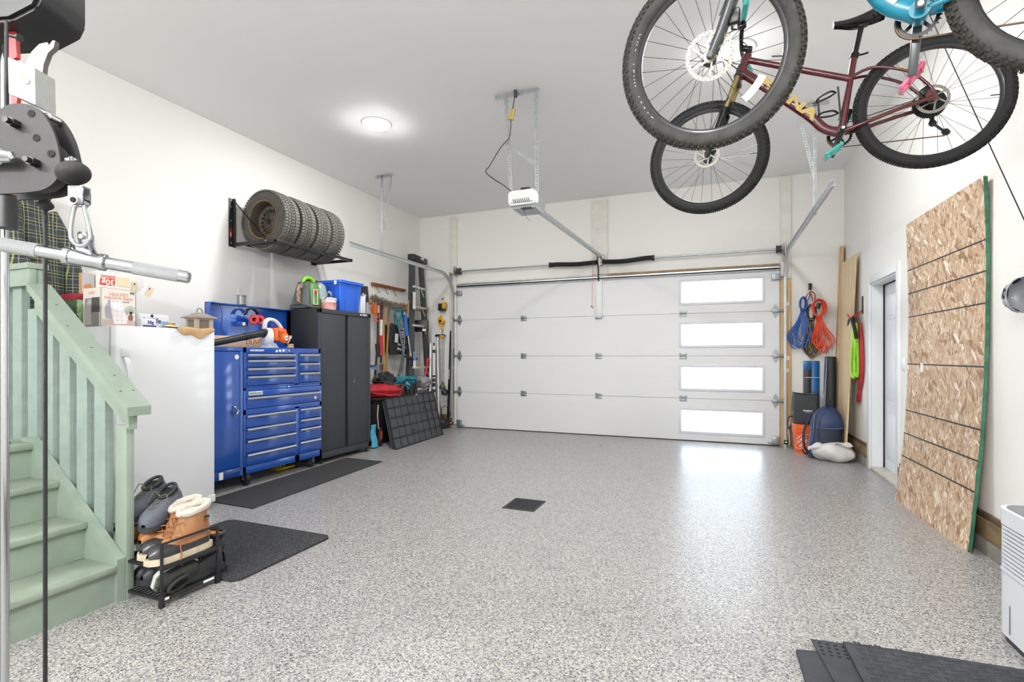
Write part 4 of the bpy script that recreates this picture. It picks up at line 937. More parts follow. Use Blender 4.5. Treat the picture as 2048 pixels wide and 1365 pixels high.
def make_tire():
    t = thing('tire', 'first winter tire of the rack, its rusty steel rim facing the room', 'tyre', (-4.482, 4.145, tz), 0, 'winter tyres on the rack', local=True)
    w = WT/2
    b_ = MB(); b_.lathe([(.205, -w+.012), (.215, -w), (.255, -w-.004), (.292, -w+.006), (RT-.014, -w+.026), (RT-.009, 0), (RT-.014, w-.026), (.292, w-.006), (.255, w+.004), (.215, w), (.205, w-.012)], ax=(0, 1, 0), n=48)
    build(b_, 'sidewall', M_tyre, t)
    td = MB(); N = 60
    for k in range(N):
        a = 2*math.pi*k/N; dw = 2*math.pi*RT/N
        for (y, lw, sk) in ((-.079, .036, .010), (-.045, .026, .016), (-.012, .017, .0), (.012, .017, .0), (.045, .026, -.016), (.079, .036, -.010)):
            rr_ = RT-.008 if abs(y) < .07 else RT-.014
            aa = a+(0 if k % 2 else .0)+(abs(y)*.55)
            t_ = bmesh.new(); bmesh.ops.create_cube(t_, size=1)
            for v in t_.verts: v.co = V((v.co.x*.016, v.co.y*lw, v.co.z*dw*.74+v.co.y*sk*1.0))
            M3 = Matrix(((math.cos(aa), 0, -math.sin(aa)), (0, 1, 0), (math.sin(aa), 0, math.cos(aa))))
            td.add(t_, (rr_*math.cos(aa), y, rr_*math.sin(aa)), M3)
    build(td, 'tread', M_trd, t, smooth=False)
    rm = MB(); rm.lathe([(.205, -w+.012), (.212, -w+.006), (.208, -w-.002), (.198, -w+.004), (.188, -w+.03), (.178, -w+.07), (.172, w-.07), (.19, w-.02), (.208, w-.004), (.205, w-.012)], ax=(0, 1, 0), n=40)
    o = build(rm, 'rim_barrel', M_rim, t)
    rl_ = MB(); rl_.lathe([(.211, -w+.004), (.209, -w-.004), (.199, -w-.002), (.197, -w+.006)], ax=(0, 1, 0), n=40, closed=True); build(rl_, 'rim_lip', M_rust, o)
    ds = MB(); ds.lathe([(.176, -.005), (.16, -.012), (.135, .0), (.11, .004), (.085, -.012), (.062, -.02), (.034, -.02), (.034, .01)], ax=(0, 1, 0), n=40); o = build(ds, 'rim_disc', M_rim, t)
    hl = MB()
    for k in range(16):
        a = 2*math.pi*k/16; hl.lathe([(0, -.003), (.0125, -.003), (.0125, .006), (0, .006)], (.123*math.cos(a), -.002, .123*math.sin(a)), (0, 1, 0), 10)
    hl.lathe([(0, -.012), (.032, -.012), (.032, 0), (0, 0)], (0, -.010, 0), (0, 1, 0), 18)
    build(hl, 'vent_hole', M_dark, o)
    hl = MB()
    for k in range(5):
        a = 2*math.pi*k/5+.3; hl.lathe([(0, -.002), (.008, -.002), (.008, .003), (0, .003)], (.055*math.cos(a), -.022, .055*math.sin(a)), (0, 1, 0), 8)
    build(hl, 'bolt_hole', M_dark, o)
    return t
t0_ = make_tire()
for k, lb_ in ((1, 'second winter tire of the rack, behind the one with the visible rim'), (2, 'third winter tire of the rack, next to the last one'), (3, 'fourth winter tire of the rack, nearest the garage door')):
    dup(t0_, Matrix.Translation((-4.482, 4.145+k*.238, tz)) @ Matrix.Rotation(.13*k, 4, 'Y') @ (Matrix.Rotation(0, 4, 'Z')), lb_)

# ------------------------------------------------------------------ mats and drain
M_mat = mat('black ribbed mat rubber', '#2e2e2e', .85, var=.15, vs=12, bump=.4, bs=180)
mm = MB(); mm.prism([(-3.955, 3.0), (-3.415, 2.983), (-3.545, 4.86), (-4.075, 4.88)], (0, 0, .001), (1, 0, 0), (0, 1, 0), (0, 0, .008)); single(mm, 'runner_mat', M_mat, 'long black rubber runner on the floor before the blue tool cabinet', 'mat', (-3.75, 3.9, 0))
m, nt, b = nodes_of('charcoal looped carpet'); co = coords(nt); n1 = nt.nodes.new('ShaderNodeTexNoise'); n1.inputs['Scale'].default_value = 140; n1.inputs['Detail'].default_value = 2; nt.links.new(co, n1.inputs['Vector'])
rp = ramp(nt, [(.3, '#17181a'), (.55, '#2c2d30'), (.68, '#57575a'), (.78, '#7b776f')]); nt.links.new(n1.outputs[0], rp.inputs[0]); nt.links.new(rp.outputs[0], b.inputs['Base Color']); b.inputs['Roughness'].default_value = .95; bumpn(nt, b, n1.outputs[0], .9, .008)
mm = MB(); mm.prism([(x-2.86, y+2.345) for x, y in rect_outline(.95, .745, .06, 6)], (0, 0, .001), (1, 0, 0), (0, 1, 0), (0, 0, .011)); single(mm, 'door_mat', m, 'rounded charcoal carpet mat on the floor behind the shoe rack', 'mat', (-2.86, 2.345, 0))
gd = thing('floor_drain', 'square black slotted drain cover set in the floor', 'drain', (-1.445, 3.895, 0))
GD0, GD1 = (-1.58, 3.742), (-1.312, 4.045)
g = MB()
for a, c_ in (((-1.58, 3.742, .0), (-1.312, 3.757, .006)), ((-1.58, 4.03, .0), (-1.312, 4.045, .006)), ((-1.58, 3.757, .0), (-1.565, 4.03, .006)), ((-1.327, 3.757, .0), (-1.312, 4.03, .006))): g.bb(a, c_)
build(g, 'frame', mat('dark cast iron', '#3a3b3d', .55, .3), gd)
g = MB()
for k in range(9): g.bb((-1.565, 3.77+k*.031, .002), (-1.327, 3.785+k*.031, .0055))
for k in range(8): g.bb((-1.552+k*.030, 3.757, .002), (-1.538+k*.030, 4.03, .0055))
build(g, 'grille', mat('dark cast iron', '#3a3b3d'), gd); build(MB().bb((-1.566, 3.756, .0005), (-1.326, 4.031, .001)), 'well', M_dark, gd)
M_tile = mat('heavy black rubber tile', '#33353b', .7, var=.25, vs=9, bump=.3, bs=120)
def slab(name, label, poly, z0, z1, m):
    t = thing(name, label, 'rubber mat', (poly[0][0], poly[0][1], z0)); b_ = MB(); b_.prism(poly, (0, 0, z0), (1, 0, 0), (0, 1, 0), (0, 0, z1-z0)); build(b_, 'slab', m, t, smooth=False); return t
slab('rubber_mat', 'smooth black rubber mat lying leftmost at the bottom right corner', [(0.31, 2.361, 0.0)[:2], (0.514, 2.406, 0.0)[:2], (.66, 1.75), (.32, 1.75)], .001, .018, M_tile)
pm_ = slab('rubber_mat', 'small black rubber mat with drainage holes, tucked under the textured mat', [(0.378, 2.454, 0.0)[:2], (0.521, 2.468, 0.0)[:2], (.68, 2.05), (.42, 2.05)], .019, .026, M_tile)
hl = MB()
for i in range(5):
    for j in range(4): hl.cyl((.405+i*.028, 2.432-j*.028, .0255), (.405+i*.028, 2.432-j*.028, .0266), .007, n=8)
build(hl, 'hole', M_dark, pm_, kind='stuff')
tx = slab('rubber_mat', 'large black rubber mat with basket weave texture, topmost at bottom right', [(0.493, 2.455, 0.03)[:2], (1.32, 2.50), (1.32, 1.6), (.52, 1.6)], .028, .040, M_tile)
wv_ = MB(); k = 0
for i in range(22):
    for j in range(26):
        x = .545+i*.036; y = 2.455-j*.034
        if x > 1.30 or y < 1.62: continue
        if (i+j) % 2: wv_.box((x, y, .0405), (.030, .007, .003), (0, 0, R(18))); wv_.box((x, y-.012, .0405), (.030, .007, .003), (0, 0, R(18)))
        else: wv_.box((x-.006, y, .0405), (.007, .028, .003), (0, 0, R(18))); wv_.box((x+.007, y, .0405), (.007, .028, .003), (0, 0, R(18)))
build(wv_, 'weave_relief', M_tile, tx, smooth=False, kind='stuff')

# ------------------------------------------------------------------ shoes
def shoe_mb(L, w, h0, h1, n=15, toe=.5, lift=0):
    """upper from heel (x=0) to toe (x=L): half width w, height h0 at the heel, h1 at the toe"""
    mb = MB()
    def f(u, v):
        x = u*L
        ww = w*(.70+.30*math.sin(min(1, u/.65)*math.pi/2)) if u < .68 else w*math.sqrt(max(0, 1-((u-.68)/.325)**2.6))
        if u < .06: ww *= (u/.06)**.5*.55+.45 if u > 0 else .45
        hh = h0+(h1-h0)*(3*u*u-2*u**3)
        if u > .82: hh *= math.sqrt(max(.0, 1-((u-.82)/.185)**2.4))*.85+.15
        a = math.pi*v; ca, sa = math.cos(a), math.sin(a)
        return V((x, ww*math.copysign(abs(ca)**.75, ca), .004+hh*(abs(sa)**.7)))
    mb.surf(f, n, 13); return mb
def sole_mb(L, w, z0, z1, g=.006):
    pts = []
    for side in (1, -1):
        rng = range(0, 15) if side > 0 else range(14, -1, -1)
        for k in rng:
            u = k/14; ww = w*(.70+.30*math.sin(min(1, u/.65)*math.pi/2)) if u < .68 else w*math.sqrt(max(0, 1-((u-.68)/.325)**2.6))
            if u < .05: ww *= .6
            pts.append((u*(L+2*g)-g, side*(ww+g)))
    mb = MB(); mb.prism(pts, (0, 0, z0), (1, 0, 0), (0, 1, 0), (0, 0, z1-z0)); return mb
def laces(L, w, h0, h1, u0, u1, n, r=.003, zoff=.004):
    mb = MB()
    for k in range(n):
        u = u0+(u1-u0)*k/(n-1); h = h0+(h1-h0)*(3*u*u-2*u**3)+zoff; d = .012 if k % 2 else -.012
        mb.tube(spline([(u*L-d, -w*.55, h*.82), (u*L, 0, h+.004), (u*L+d, w*.55, h*.82)], 4), r, 5)
    mb.tube(spline([(u0*L, 0, h0+zoff), (u0*L+.01, .04, h0+.02), (u0*L+.04, .05, h0*.8)], 5), r, 5); mb.tube(spline([(u0*L, 0, h0+zoff), (u0*L-.01, -.035, h0+.025), (u0*L+.03, -.045, h0*.85)], 5), r, 5)
    return mb
def shoe(label, M, up, sole, L=.29, w=.052, h0=.085, h1=.055, lace=None, cat='shoe', name='sneaker', st=.026, collar=None, group=None):
    t = thing(name, label, cat, M=M, group=group)
    s_ = shoe_mb(L, w, h0, h1); s_.move(Matrix.Translation((0, 0, st-.004))); build(s_, 'upper', up, t)
    build(sole_mb(L, w, 0, st), 'sole', sole, t)
    c = MB(); pts = [(.075+.058*math.cos(a), .034*math.sin(a), st+h0+.004-.010*math.cos(a)) for a in [2*math.pi*k/16 for k in range(16)]]; c.tube(pts, .009, 8, closed=True)
    build(c, 'collar', collar or up, t)
    build(MB().lathe([(0, 0), (.05, 0), (.05, .004), (0, .004)], (.075, 0, st+h0-.006), (0, 0, 1), 14), 'insole', M_dark, t)
    if lace: l_ = laces(L, w, h0, h1, .45, .72, 5); l_.move(Matrix.Translation((0, 0, st-.002))); build(l_, 'lace', lace, t)
    return t
def place(x, y, z, yaw, pitch=0, roll=0, sc=1): return Matrix.Translation((x, y, z)) @ Matrix.Rotation(yaw, 4, 'Z') @ Matrix.Rotation(pitch, 4, 'Y') @ Matrix.Rotation(roll, 4, 'X') @ Matrix.Scale(sc, 4)
# rack
sr = thing('shoe_rack', 'small black two-tier shoe rack full of footwear beside the stair newel', 'shoe rack', (-2.60, 1.785, 0))
SX0, SX1, SYa, SYb = -2.80, -2.483, 1.650, 1.945
for x in (SX0, SX1):
    for y in (SYa, SYb):
        p = MB(); p.bb((x-.006, y-.006, .0), (x+.006, y+.006, .31), .002); p.prism([(-.012, 0), (.012, 0), (.007, .06), (-.007, .06)], (x-.009, y, 0), (0, 1, 0), (0, 0, 1), (.018, 0, 0)); build(p, 'post', M_black, sr)
    build(MB().bb((x-.005, SYa, .302), (x+.005, SYb, .312), .002), 'top_rail', M_black, sr)
    for z in (.045, .195): build(MB().bb((x-.007, SYa, z-.018), (x+.007, SYb, z+.004), .002), 'side_rail', M_black, sr)
for z in (.045, .195):
    for y in (SYa+.004, SYb-.004): build(MB().bb((SX0, y-.007, z-.014), (SX1, y+.007, z), .002), 'cross_rail', M_black, sr)
    g = MB()
    for k in range(11): g.bb((SX0+.02+k*.027, SYa, z-.002), (SX0+.028+k*.027, SYb, z+.002))
    build(g, 'tier', M_black, sr)
for y0, y1 in ((1.66, 1.68), (1.86, 1.92)): build(MB().bb((SX1+.007, y0, .033), (SX1+.0085, y1, .045)), 'label_strip', M_print, sr, smooth=False)
# tan winter boots
M_tan = mat('tan nubuck', '#a0704a', .7, var=.08, vs=18, bump=.1, bs=120)
M_fleece = mat('cream fleece', '#c9bfb4', .95, bump=.9, bs=130, sheen=.4)
M_drub = mat('dark rubber shell', '#2f3033', .35, coat=.2)
M_crm = mat('cream rubber sole', '#cdbfa6', .6, var=.15, vs=30)
M_blk2 = mat('worn black leather', '#26272b', .5, var=.15, vs=20, bump=.2, bs=90)
M_lace_t = mat('tan lace', '#9b6338', .7)
def boot(label, M):
    t = thing('winter_boot', label, 'boot', M=M, group='tan winter boots')
    L, w = .325, .058
    build(sole_mb(L, w, 0, .032, .008), 'sole', M_crm, t)
    b_ = shoe_mb(L, w, .075, .058); b_.move(Matrix.Translation((0, 0, .028))); build(b_, 'rubber_shell', M_drub, t)
    sh = MB()
    def f(u, v):
        a = 2*math.pi*u; z = .07+.155*v
        rx = .098-.022*v+(.03*(1-v)**3); ry = .056-.002*v
        return V((.098-.018*v+rx*math.cos(a)*(1 if math.cos(a) > 0 else .88), ry*math.sin(a), z+.018*math.cos(a)*v*-1))
    sh.surf(f, 26, 8, cu=True); build(sh, 'shaft', M_tan, t)
    vp = shoe_mb(L*.80, w*.93, .105, .062); vp.move(Matrix.Translation((.0, 0, .040))); build(vp, 'vamp', M_tan, t)
    cf = MB(); pts = [(.080+.074*math.cos(a), .052*math.sin(a), .232-.018*math.cos(a)) for a in [2*math.pi*k/20 for k in range(20)]]; cf.tube(pts, .019, 10, closed=True); cf.jitter(.0022, 2); build(cf, 'fleece_cuff', M_fleece, t)
    build(MB().lathe([(0, 0), (.066, 0), (.066, .006), (0, .006)], (.08, 0, .222), (0, 0, 1), 16), 'fleece_lining', M_fleece, t)
    l_ = MB(); ey = MB()
    for k in range(5):
        x = .205-.016*k if k > 1 else .225-.012*k; z = .115+.026*k
        for s_ in (-1, 1): ey.lathe([(.004, 0), (.006, .0015), (.004, .003), (.0025, .0015)], (x-.008, s_*.036, z), (.6, s_*.7, .3), 8, closed=True)
        l_.tube(spline([(x-.01, -.036, z), (x+.012, 0, z+.008), (x-.01, .036, z+.012 if k < 4 else z)], 4), .003, 5)
    l_.tube(spline([(.17, .03, .215), (.20, .055, .19), (.19, .066, .12), (.20, .068, .07), (.195, .069, .03), (.20, .072, .0), (.197, .073, -.03)], 5), .0032, 5)
    l_.tube(spline([(.17, -.03, .215), (.215, -.02, .17), (.21, .0, .12), (.23, .03, .10)], 5), .0032, 5)
    build(l_, 'lace', M_lace_t, t); build(ey, 'eyelet', M_steel, t, kind='stuff')
    # bear emblem (walking bear silhouette) on the shaft side
    em_ = MB(); em_.prism([(-.014, 0), (-.016, .008), (-.012, .014), (.004, .015), (.010, .012), (.016, .010), (.015, .006), (.010, .005), (.010, 0), (.006, 0), (.005, .004), (-.005, .004), (-.006, 0), (-.010, 0), (-.010, .003), (-.011, 0)], (.045, .0535, .172), (1, 0, 0), (0, 0, 1), (0, .002, 0)); build(em_, 'bear_emblem', M_dprint, t, smooth=False)
    text('SOREL', .009, (.045, .0555, .162), (1, 0, 0), (0, 0, 1), M_dprint, t)
    return t
# toe towards the camera (-Y): local x -> -Y, so the outer side faces the room (+X)
bt0 = boot('tan winter boot with fleece cuff, nearest one on the shoe rack top', place(-2.545, 1.935, .200, R(-91), sc=.95))
dup(bt0, place(-2.66, 1.97, .200, R(-89), sc=.95), 'tan winter boot with fleece cuff, farther one of the pair behind')
M_gk = mat('grey knit upper', '#565a64', .8, var=.12, vs=60, bump=.4, bs=220)
M_dsole = mat('dark sneaker sole', '#34363a', .7)
M_brn = mat('brown leather', '#9c6436', .45, var=.1, vs=20)
shoe('brown leather shoe lying beneath the front grey sneaker', place(-2.765, 1.975, .245, R(-80), R(2)), M_brn, M_dsole, name='leather_shoe', L=.285, w=.052, h0=.075, h1=.06)
shoe('brown leather shoe at the stair side beneath the rear grey sneaker', place(-2.875, 1.96, .255, R(-78), R(2)), M_brn, M_dsole, name='leather_shoe', L=.285, w=.05, h0=.075, h1=.06)
shoe('grey laced sneaker in front, tilted on top of the brown shoe', place(-2.80, 1.955, .40, R(-66), R(16)), M_gk, M_dsole, lace=mat('grey green lace', '#5b5f52', .8), collar=M_blk2, w=.056)
shoe('grey laced sneaker behind, tilted against the stair newel', place(-2.91, 1.95, .425, R(-68), R(13)), M_gk, M_dsole, lace=mat('grey green lace', '#5b5f52'), collar=M_blk2, w=.056)
shoe('black walking shoe on the lower rack tier, toe to the front', place(-2.555, 2.02, .05, R(-90)), M_blk2, M_blk2, lace=M_black, L=.27, w=.05, name='black_shoe')
shoe('black walking shoe at the back of the lower rack tier', place(-2.68, 1.95, .05, R(-90), R(-3)), M_blk2, M_blk2, L=.27, w=.048, name='black_shoe')
M_dk = mat('dark canvas upper', '#2a2a28', .8)
shoe('black shoe on the lower rack tier against the stair newel', place(-2.765, 1.96, .05, R(-88)), M_blk2, M_blk2, name='black_shoe', L=.27, w=.046)
shoe('overturned sneaker with pale mint sole at the rack front corner', place(-2.565, 1.662, .112, R(90), 0, R(112)), M_dk, mat('mint and cream sole', '#c3ccbf', .6, var=.1, vs=10), name='canvas_shoe', L=.215, w=.062, st=.022, h0=.06, h1=.045)
shoe('black shoe on the lower tier behind the overturned sneaker', place(-2.67, 1.97, .13, R(-95), R(8)), M_blk2, M_blk2, name='black_shoe', L=.25, w=.045)
# black snow boots on the floor behind the rack
def tall_boot(label, M):
    t = thing('snow_boot', label, 'boot', M=M, group=None)
    build(sole_mb(.27, .052, 0, .028), 'sole', M_blk2, t); b_ = shoe_mb(.27, .052, .085, .06); b_.move(Matrix.Translation((0, 0, .024))); build(b_, 'upper', M_blk2, t)
    sh = MB()
    def f(u, v):
        a = 2*math.pi*u; return V((.075+.066*math.cos(a)*(1+.08*math.sin(14*v)), .048*math.sin(a)*(1+.08*math.sin(14*v)), .05+.155*v))
    sh.surf(f, 20, 12, cu=True); build(sh, 'shaft', mat('navy black quilted nylon', '#22242c', .55, var=.15, vs=20), t)
    c = MB(); c.tube([(.075+.066*math.cos(a), .048*math.sin(a), .207) for a in [2*math.pi*k/16 for k in range(16)]], .011, 8, closed=True); build(c, 'cuff', M_blk2, t)
    build(MB().lathe([(0, 0), (.062, 0), (.062, .004), (0, .004)], (.075, 0, .20), (0, 0, 1), 12), 'lining', mat('ochre lining', '#c98a2c', .8), t)
    return t
sb = tall_boot('black quilted snow boot on the floor behind the shoe rack right end', place(-2.56, 2.035, .013, R(178)))

# ------------------------------------------------------------------ plaid jacket on the left wall
m, nt, b = nodes_of('green black plaid'); co = coords(nt)
def band(axis, sc, w_, ph=0):
    s_ = nt.nodes.new('ShaderNodeSeparateXYZ'); nt.links.new(co, s_.inputs[0])
    a = nt.nodes.new('ShaderNodeMath'); a.operation = 'MULTIPLY_ADD'; a.inputs[1].default_value = sc; a.inputs[2].default_value = ph; nt.links.new(s_.outputs[axis], a.inputs[0])
    f = nt.nodes.new('ShaderNodeMath'); f.operation = 'FRACT'; nt.links.new(a.outputs[0], f.inputs[0])
    l_ = nt.nodes.new('ShaderNodeMath'); l_.operation = 'LESS_THAN'; l_.inputs[1].default_value = w_; nt.links.new(f.outputs[0], l_.inputs[0]); return l_.outputs[0]
def over(prev, fac, col, k):
    mu = nt.nodes.new('ShaderNodeMath'); mu.operation = 'MULTIPLY'; mu.inputs[1].default_value = k; nt.links.new(fac, mu.inputs[0])
    x_ = nt.nodes.new('ShaderNodeMix'); x_.data_type = 'RGBA'; nt.links.new(mu.outputs[0], x_.inputs[0])
    if prev is None: x_.inputs[6].default_value = lin('#25282b')
    else: nt.links.new(prev, x_.inputs[6])
    x_.inputs[7].default_value = lin(col); return x_.outputs[2]
c_ = over(None, band('Y', 11, .45), '#343b37', .8); c_ = over(c_, band('Z', 11, .45), '#3b413a', .7)
c_ = over(c_, band('Y', 11, .06, .3), '#a9ad6b', .8); c_ = over(c_, band('Z', 11, .06, .3), '#a9ad6b', .8)
c_ = over(c_, band('Y', 22, .05, .1), '#c3c3c9', .75); c_ = over(c_, band('Z', 22, .05, .1), '#c3c3c9', .75)
nt.links.new(c_, b.inputs['Base Color']); b.inputs['Roughness'].default_value = .9
M_plaid = m
jk = thing('plaid_jacket', 'dark green plaid jacket hanging on the wall above the stair landing', 'jacket', (-4.72, 2.2, 1.5))
jb = MB()
def jf(u, v):       # v 0 hem .. 1 neck
    a = 2*math.pi*u; z = 1.50+.92*v
    yl = 1.93+.05*v; yr = 2.40-.04*v-(.11*max(0, v-.62)/.38)**1
    if v > .8: yl += (v-.8)*.6; yr -= (v-.8)*.25
    c0 = (yl+yr)/2; hw = (yr-yl)/2; d = (.09+.05*(1-v))*(1+.18*math.sin(5*a+4*v)*.6)
    x = max(-4.835, -4.71+d*math.cos(a))
    return V((x, c0+hw*math.sin(a), z+.015*math.sin(4*a)*(1-v)))
jb.surf(jf, 40, 20, cu=True, cv=False); build(jb, 'body', M_plaid, jk)
sv = MB(); sv.tube(spline([(-4.70, 2.27, 2.30), (-4.67, 2.36, 2.08), (-4.66, 2.41, 1.85), (-4.65, 2.42, 1.66), (-4.63, 2.47, 1.50)], 6), [.07]*10+[.075]*10+[.062]*5, 14, sq=.75); build(sv, 'sleeve', M_plaid, jk)
sv = MB(); sv.tube(spline([(-4.66, 2.03, 2.30), (-4.60, 2.02, 2.05), (-4.58, 2.05, 1.85), (-4.58, 2.06, 1.70)], 6), [.075]*19, 14, sq=.75); build(sv, 'sleeve', M_plaid, jk)
cl = MB(); cl.tube([(-4.72+.07*math.cos(a), 2.17+.10*math.sin(a), 2.42+.015*math.cos(a)) for a in [2*math.pi*k/16 for k in range(16)]], .03, 8, closed=True); build(cl, 'collar', M_plaid, jk)
hk = thing('coat_hook', 'dark coat hook on the wall holding the plaid jacket', 'hook', (XL, 2.17, 2.50))
build(MB().bb((XL, 2.14, 2.44), (XL+.012, 2.20, 2.56), .003), 'wall_plate', M_black, hk); build(MB().tube(spline([(XL+.01, 2.17, 2.50), (XL+.07, 2.17, 2.47), (XL+.12, 2.17, 2.46), (XL+.15, 2.17, 2.50)], 5), .008, 8), 'prong', M_black, hk)

# ------------------------------------------------------------------ cable machine at the left edge (its own frame: x right, y away, z up)
def CM(zc): return None
cu, cf = V((math.cos(R(21.77)), math.sin(R(21.77)), 0)), V((-math.sin(R(21.77)), math.cos(R(21.77)), 0))
gm = thing('cable_machine', 'black and chrome cable exercise machine column at the left picture edge', 'exercise machine', (-2.465, 1.057, 0.0)[:2]+(0,) if False else ((-1.625, 0.697, 1.22)[0], (-1.625, 0.697, 1.22)[1], 0))
g0 = V(gm.location)
rd = MB(); p = V((-1.625, 0.697, 1.22)); rd.cyl((p.x, p.y, .02), (p.x, p.y, 2.12), .0088, n=18); build(rd, 'guide_rod', M_chrome, gm)
p = V((-1.687, 0.672, 1.22)); build(MB().bar((p.x, p.y, .0), (p.x, p.y, 2.3), .05, .05, cu, .004), 'column', M_blackm, gm)
p2 = V((-1.658, 0.684, 1.22)); build(MB().bar(V((p2.x, p2.y, .012))-cu*.25, V((p2.x, p2.y, .012))+cu*.05, .4, .024, (0, 0, 1), .004), 'base_plate', M_blackm, gm)
tp = MB(); tp.prism([(-.16, -.02), (.02, -.008), (.078, .022), (.092, .05), (.092, .14), (-.16, .14)], (-1.518, 0.643, 1.998), cu, (0, 0, 1), cf*.13)
bmesh.ops.bevel(tp.b, geom=tp.b.edges[:], offset=.008, segments=2, affect='EDGES'); build(tp, 'top_bracket', M_black, gm)
def disc_poly(pts, c):    # pixel-free outline around c in metres (right, up)
    return [(a, b_) for a, b_ in pts]
PL = [(-.115, .105), (-.05, .112), (.0, .096), (.035, .055), (.052, .0), (.047, -.04), (.02, -.066), (-.03, -.076), (-.115, -.080), (-.115, .0)]
PL = [(-.115, .0), (-.115, .075), (-.07, .112), (-.03, .118), (.005, .103), (.032, .06), (.046, .005), (.042, -.035), (.015, -.06), (-.03, -.068), (-.09, -.071), (-.095, -.012), (-.078, -.010), (-.068, .005), (-.072, .018)]
pc0 = V((-1.314, 0.617, 1.63))
PLs = [(q.x, q.y) for q in spline([V((a, b_, 0)) for a, b_ in PL[1:11]], 5)]+PL[11:]
M_plate = mat('dark grey powder coat', '#252426', .55, .1, bump=.25, bs=900)
front = MB(); front.prism(PLs, pc0, cu, (0, 0, 1), cf*.006); build(front, 'pulley_plate', M_plate, gm, ang=30)
back = MB(); back.prism([(a+.008, b_*1.0) for a, b_ in PLs], pc0+cf*.040, cu, (0, 0, 1), cf*.006); build(back, 'pulley_plate', M_plate, gm, ang=30)
wh = MB(); wh.lathe([(.0, -.012), (.052, -.012), (.056, -.009), (.046, -.002), (.046, .002), (.056, .009), (.052, .012), (0, .012)], pc0+cu*-.012+V((0, 0, -.004))+cf*.023, cf, 28); build(wh, 'pulley_wheel', M_black, gm)
wh = MB(); wh.lathe([(.0, -.012), (.028, -.012), (.030, -.009), (.024, 0), (.030, .009), (.028, .012), (0, .012)], pc0+cu*-.046+V((0, 0, .066))+cf*.023, cf, 22); build(wh, 'pulley_wheel', M_black, gm)
hl = MB()
for px_, py_ in ((63, 227), (73, 276), (103, 308)):
    q = V((0, 0, 0))
for q in (V((-1.326, 0.612, 1.727)), V((-1.316, 0.616, 1.676)), V((-1.287, 0.627, 1.643))): hl.cyl(q-cf*.0008, q+cf*.001, .0078, n=16)
build(hl, 'plate_hole', M_dark, gm)
for q in (V((-1.354, 0.601, 1.704)), V((-1.316, 0.616, 1.623))): bo = MB(); bo.cyl(q, q-cf*.016, .0095, n=6); bo.cyl(q, q-cf*.026, .006, n=10); build(bo, 'bolt', M_black, gm)
for q in (V((-1.311, 0.634, 1.728)), V((-1.283, 0.656, 1.644))): build(MB().cyl(q, q+cf*.03, .006, n=10), 'spacer', M_steel, gm)
sv = MB(); q = V((-1.555, 0.671, 1.595)); qb = V((-1.555, 0.671, 1.522)); sv.cyl(q, qb, .021, n=20); build(sv, 'sleeve', M_black, gm)
wa = MB(); wa.cyl(q+V((0, 0, .004)), q+V((0, 0, .012)), .025, n=22); wa.cyl(q+V((0, 0, .014)), q+V((0, 0, .018)), .023, n=22); build(wa, 'washer', mat('copper tinted washer', '#a5826c', .3, .8), gm)
lv = MB(); q = V((-1.366, 0.574, 1.635)); lv.tube([q-cu*.05, q, q+cu*.028-V((0, 0, .004)), q+cu*.034-V((0, 0, .012))], [.012, .011, .009, .004], 12); lv.tube([q-V((0, 0, .014))-cu*.04, q-V((0, 0, .012))+cu*.03], .006, 8); build(lv, 'pop_pin', M_chrome, gm)
pb = MB(); q = V((-1.371, 0.658, 1.553)); pb.lathe([(0, -.011), (.006, -.011), (.013, -.005), (.015, 0), (.013, .005), (.006, .011), (0, .011)], q, (.2, .1, 1), 18); build(pb, 'cable_stop', M_rubber, gm)
cb = MB(); cb.tube([tuple(V((-1.373, 0.658, 1.559))+V((0, 0, .03))), (-1.373, 0.658, 1.543), ((-1.373, 0.658, 1.543)[0], (-1.373, 0.658, 1.543)[1], .02)], .0042, 8); build(cb, 'cable', mat('black steel cable', '#141518', .35, .2, bump=.4, bs=600), gm)
cb = MB(); q = V((-1.491, 0.643, 1.96)); cb.tube([q+V((0, 0, .02)), q-V((0, 0, .2))], .004, 8); build(cb, 'cable', MATS['black steel cable'], gm)
sb_ = MB(); q = V((-1.221, 0.632, 1.595)); sb_.lathe([(.030*math.cos(R(a)), .0225*math.sin(R(a))) for a in range(-90, 91, 12)], q, V((0, 0, 1))+cu*-.3, 28); build(sb_, 'rubber_ball', M_rubber, gm)
lk = MB(); qs = V((-1.247, 0.633, 1.628)); lk.tube(spline([qs, qs+cu*.006+V((0, 0, -.004)), qs+cu*.010+V((0, 0, .003)), q+V((0, 0, .018))], 5), .004, 8); build(lk, 'cable_ferrule', M_chrome, gm)
sh = MB(); q = V((-1.21, 0.637, 1.548)); sh.prism(rect_outline(.030, .034, .004, 2), q-cf*.010, cu, (0, 0, 1), cf*.003); sh.prism(rect_outline(.030, .034, .004, 2), q+cf*.008, cu, (0, 0, 1), cf*.003); sh.box(q+V((0, 0, .016)), (.03, .02, .004), Matrix((cu, cf, V((0, 0, 1)))).transposed()); sh.cyl(q-cf*.015+V((0, 0, -.012)), q+cf*.015+V((0, 0, -.012)), .009, n=16); build(sh, 'shackle', M_chrome, gm)
build(MB().cyl(q-cf*.0165+V((0, 0, -.012)), q-cf*.013+V((0, 0, -.012)), .0055, n=12), 'shackle_bolt', M_dark, gm)
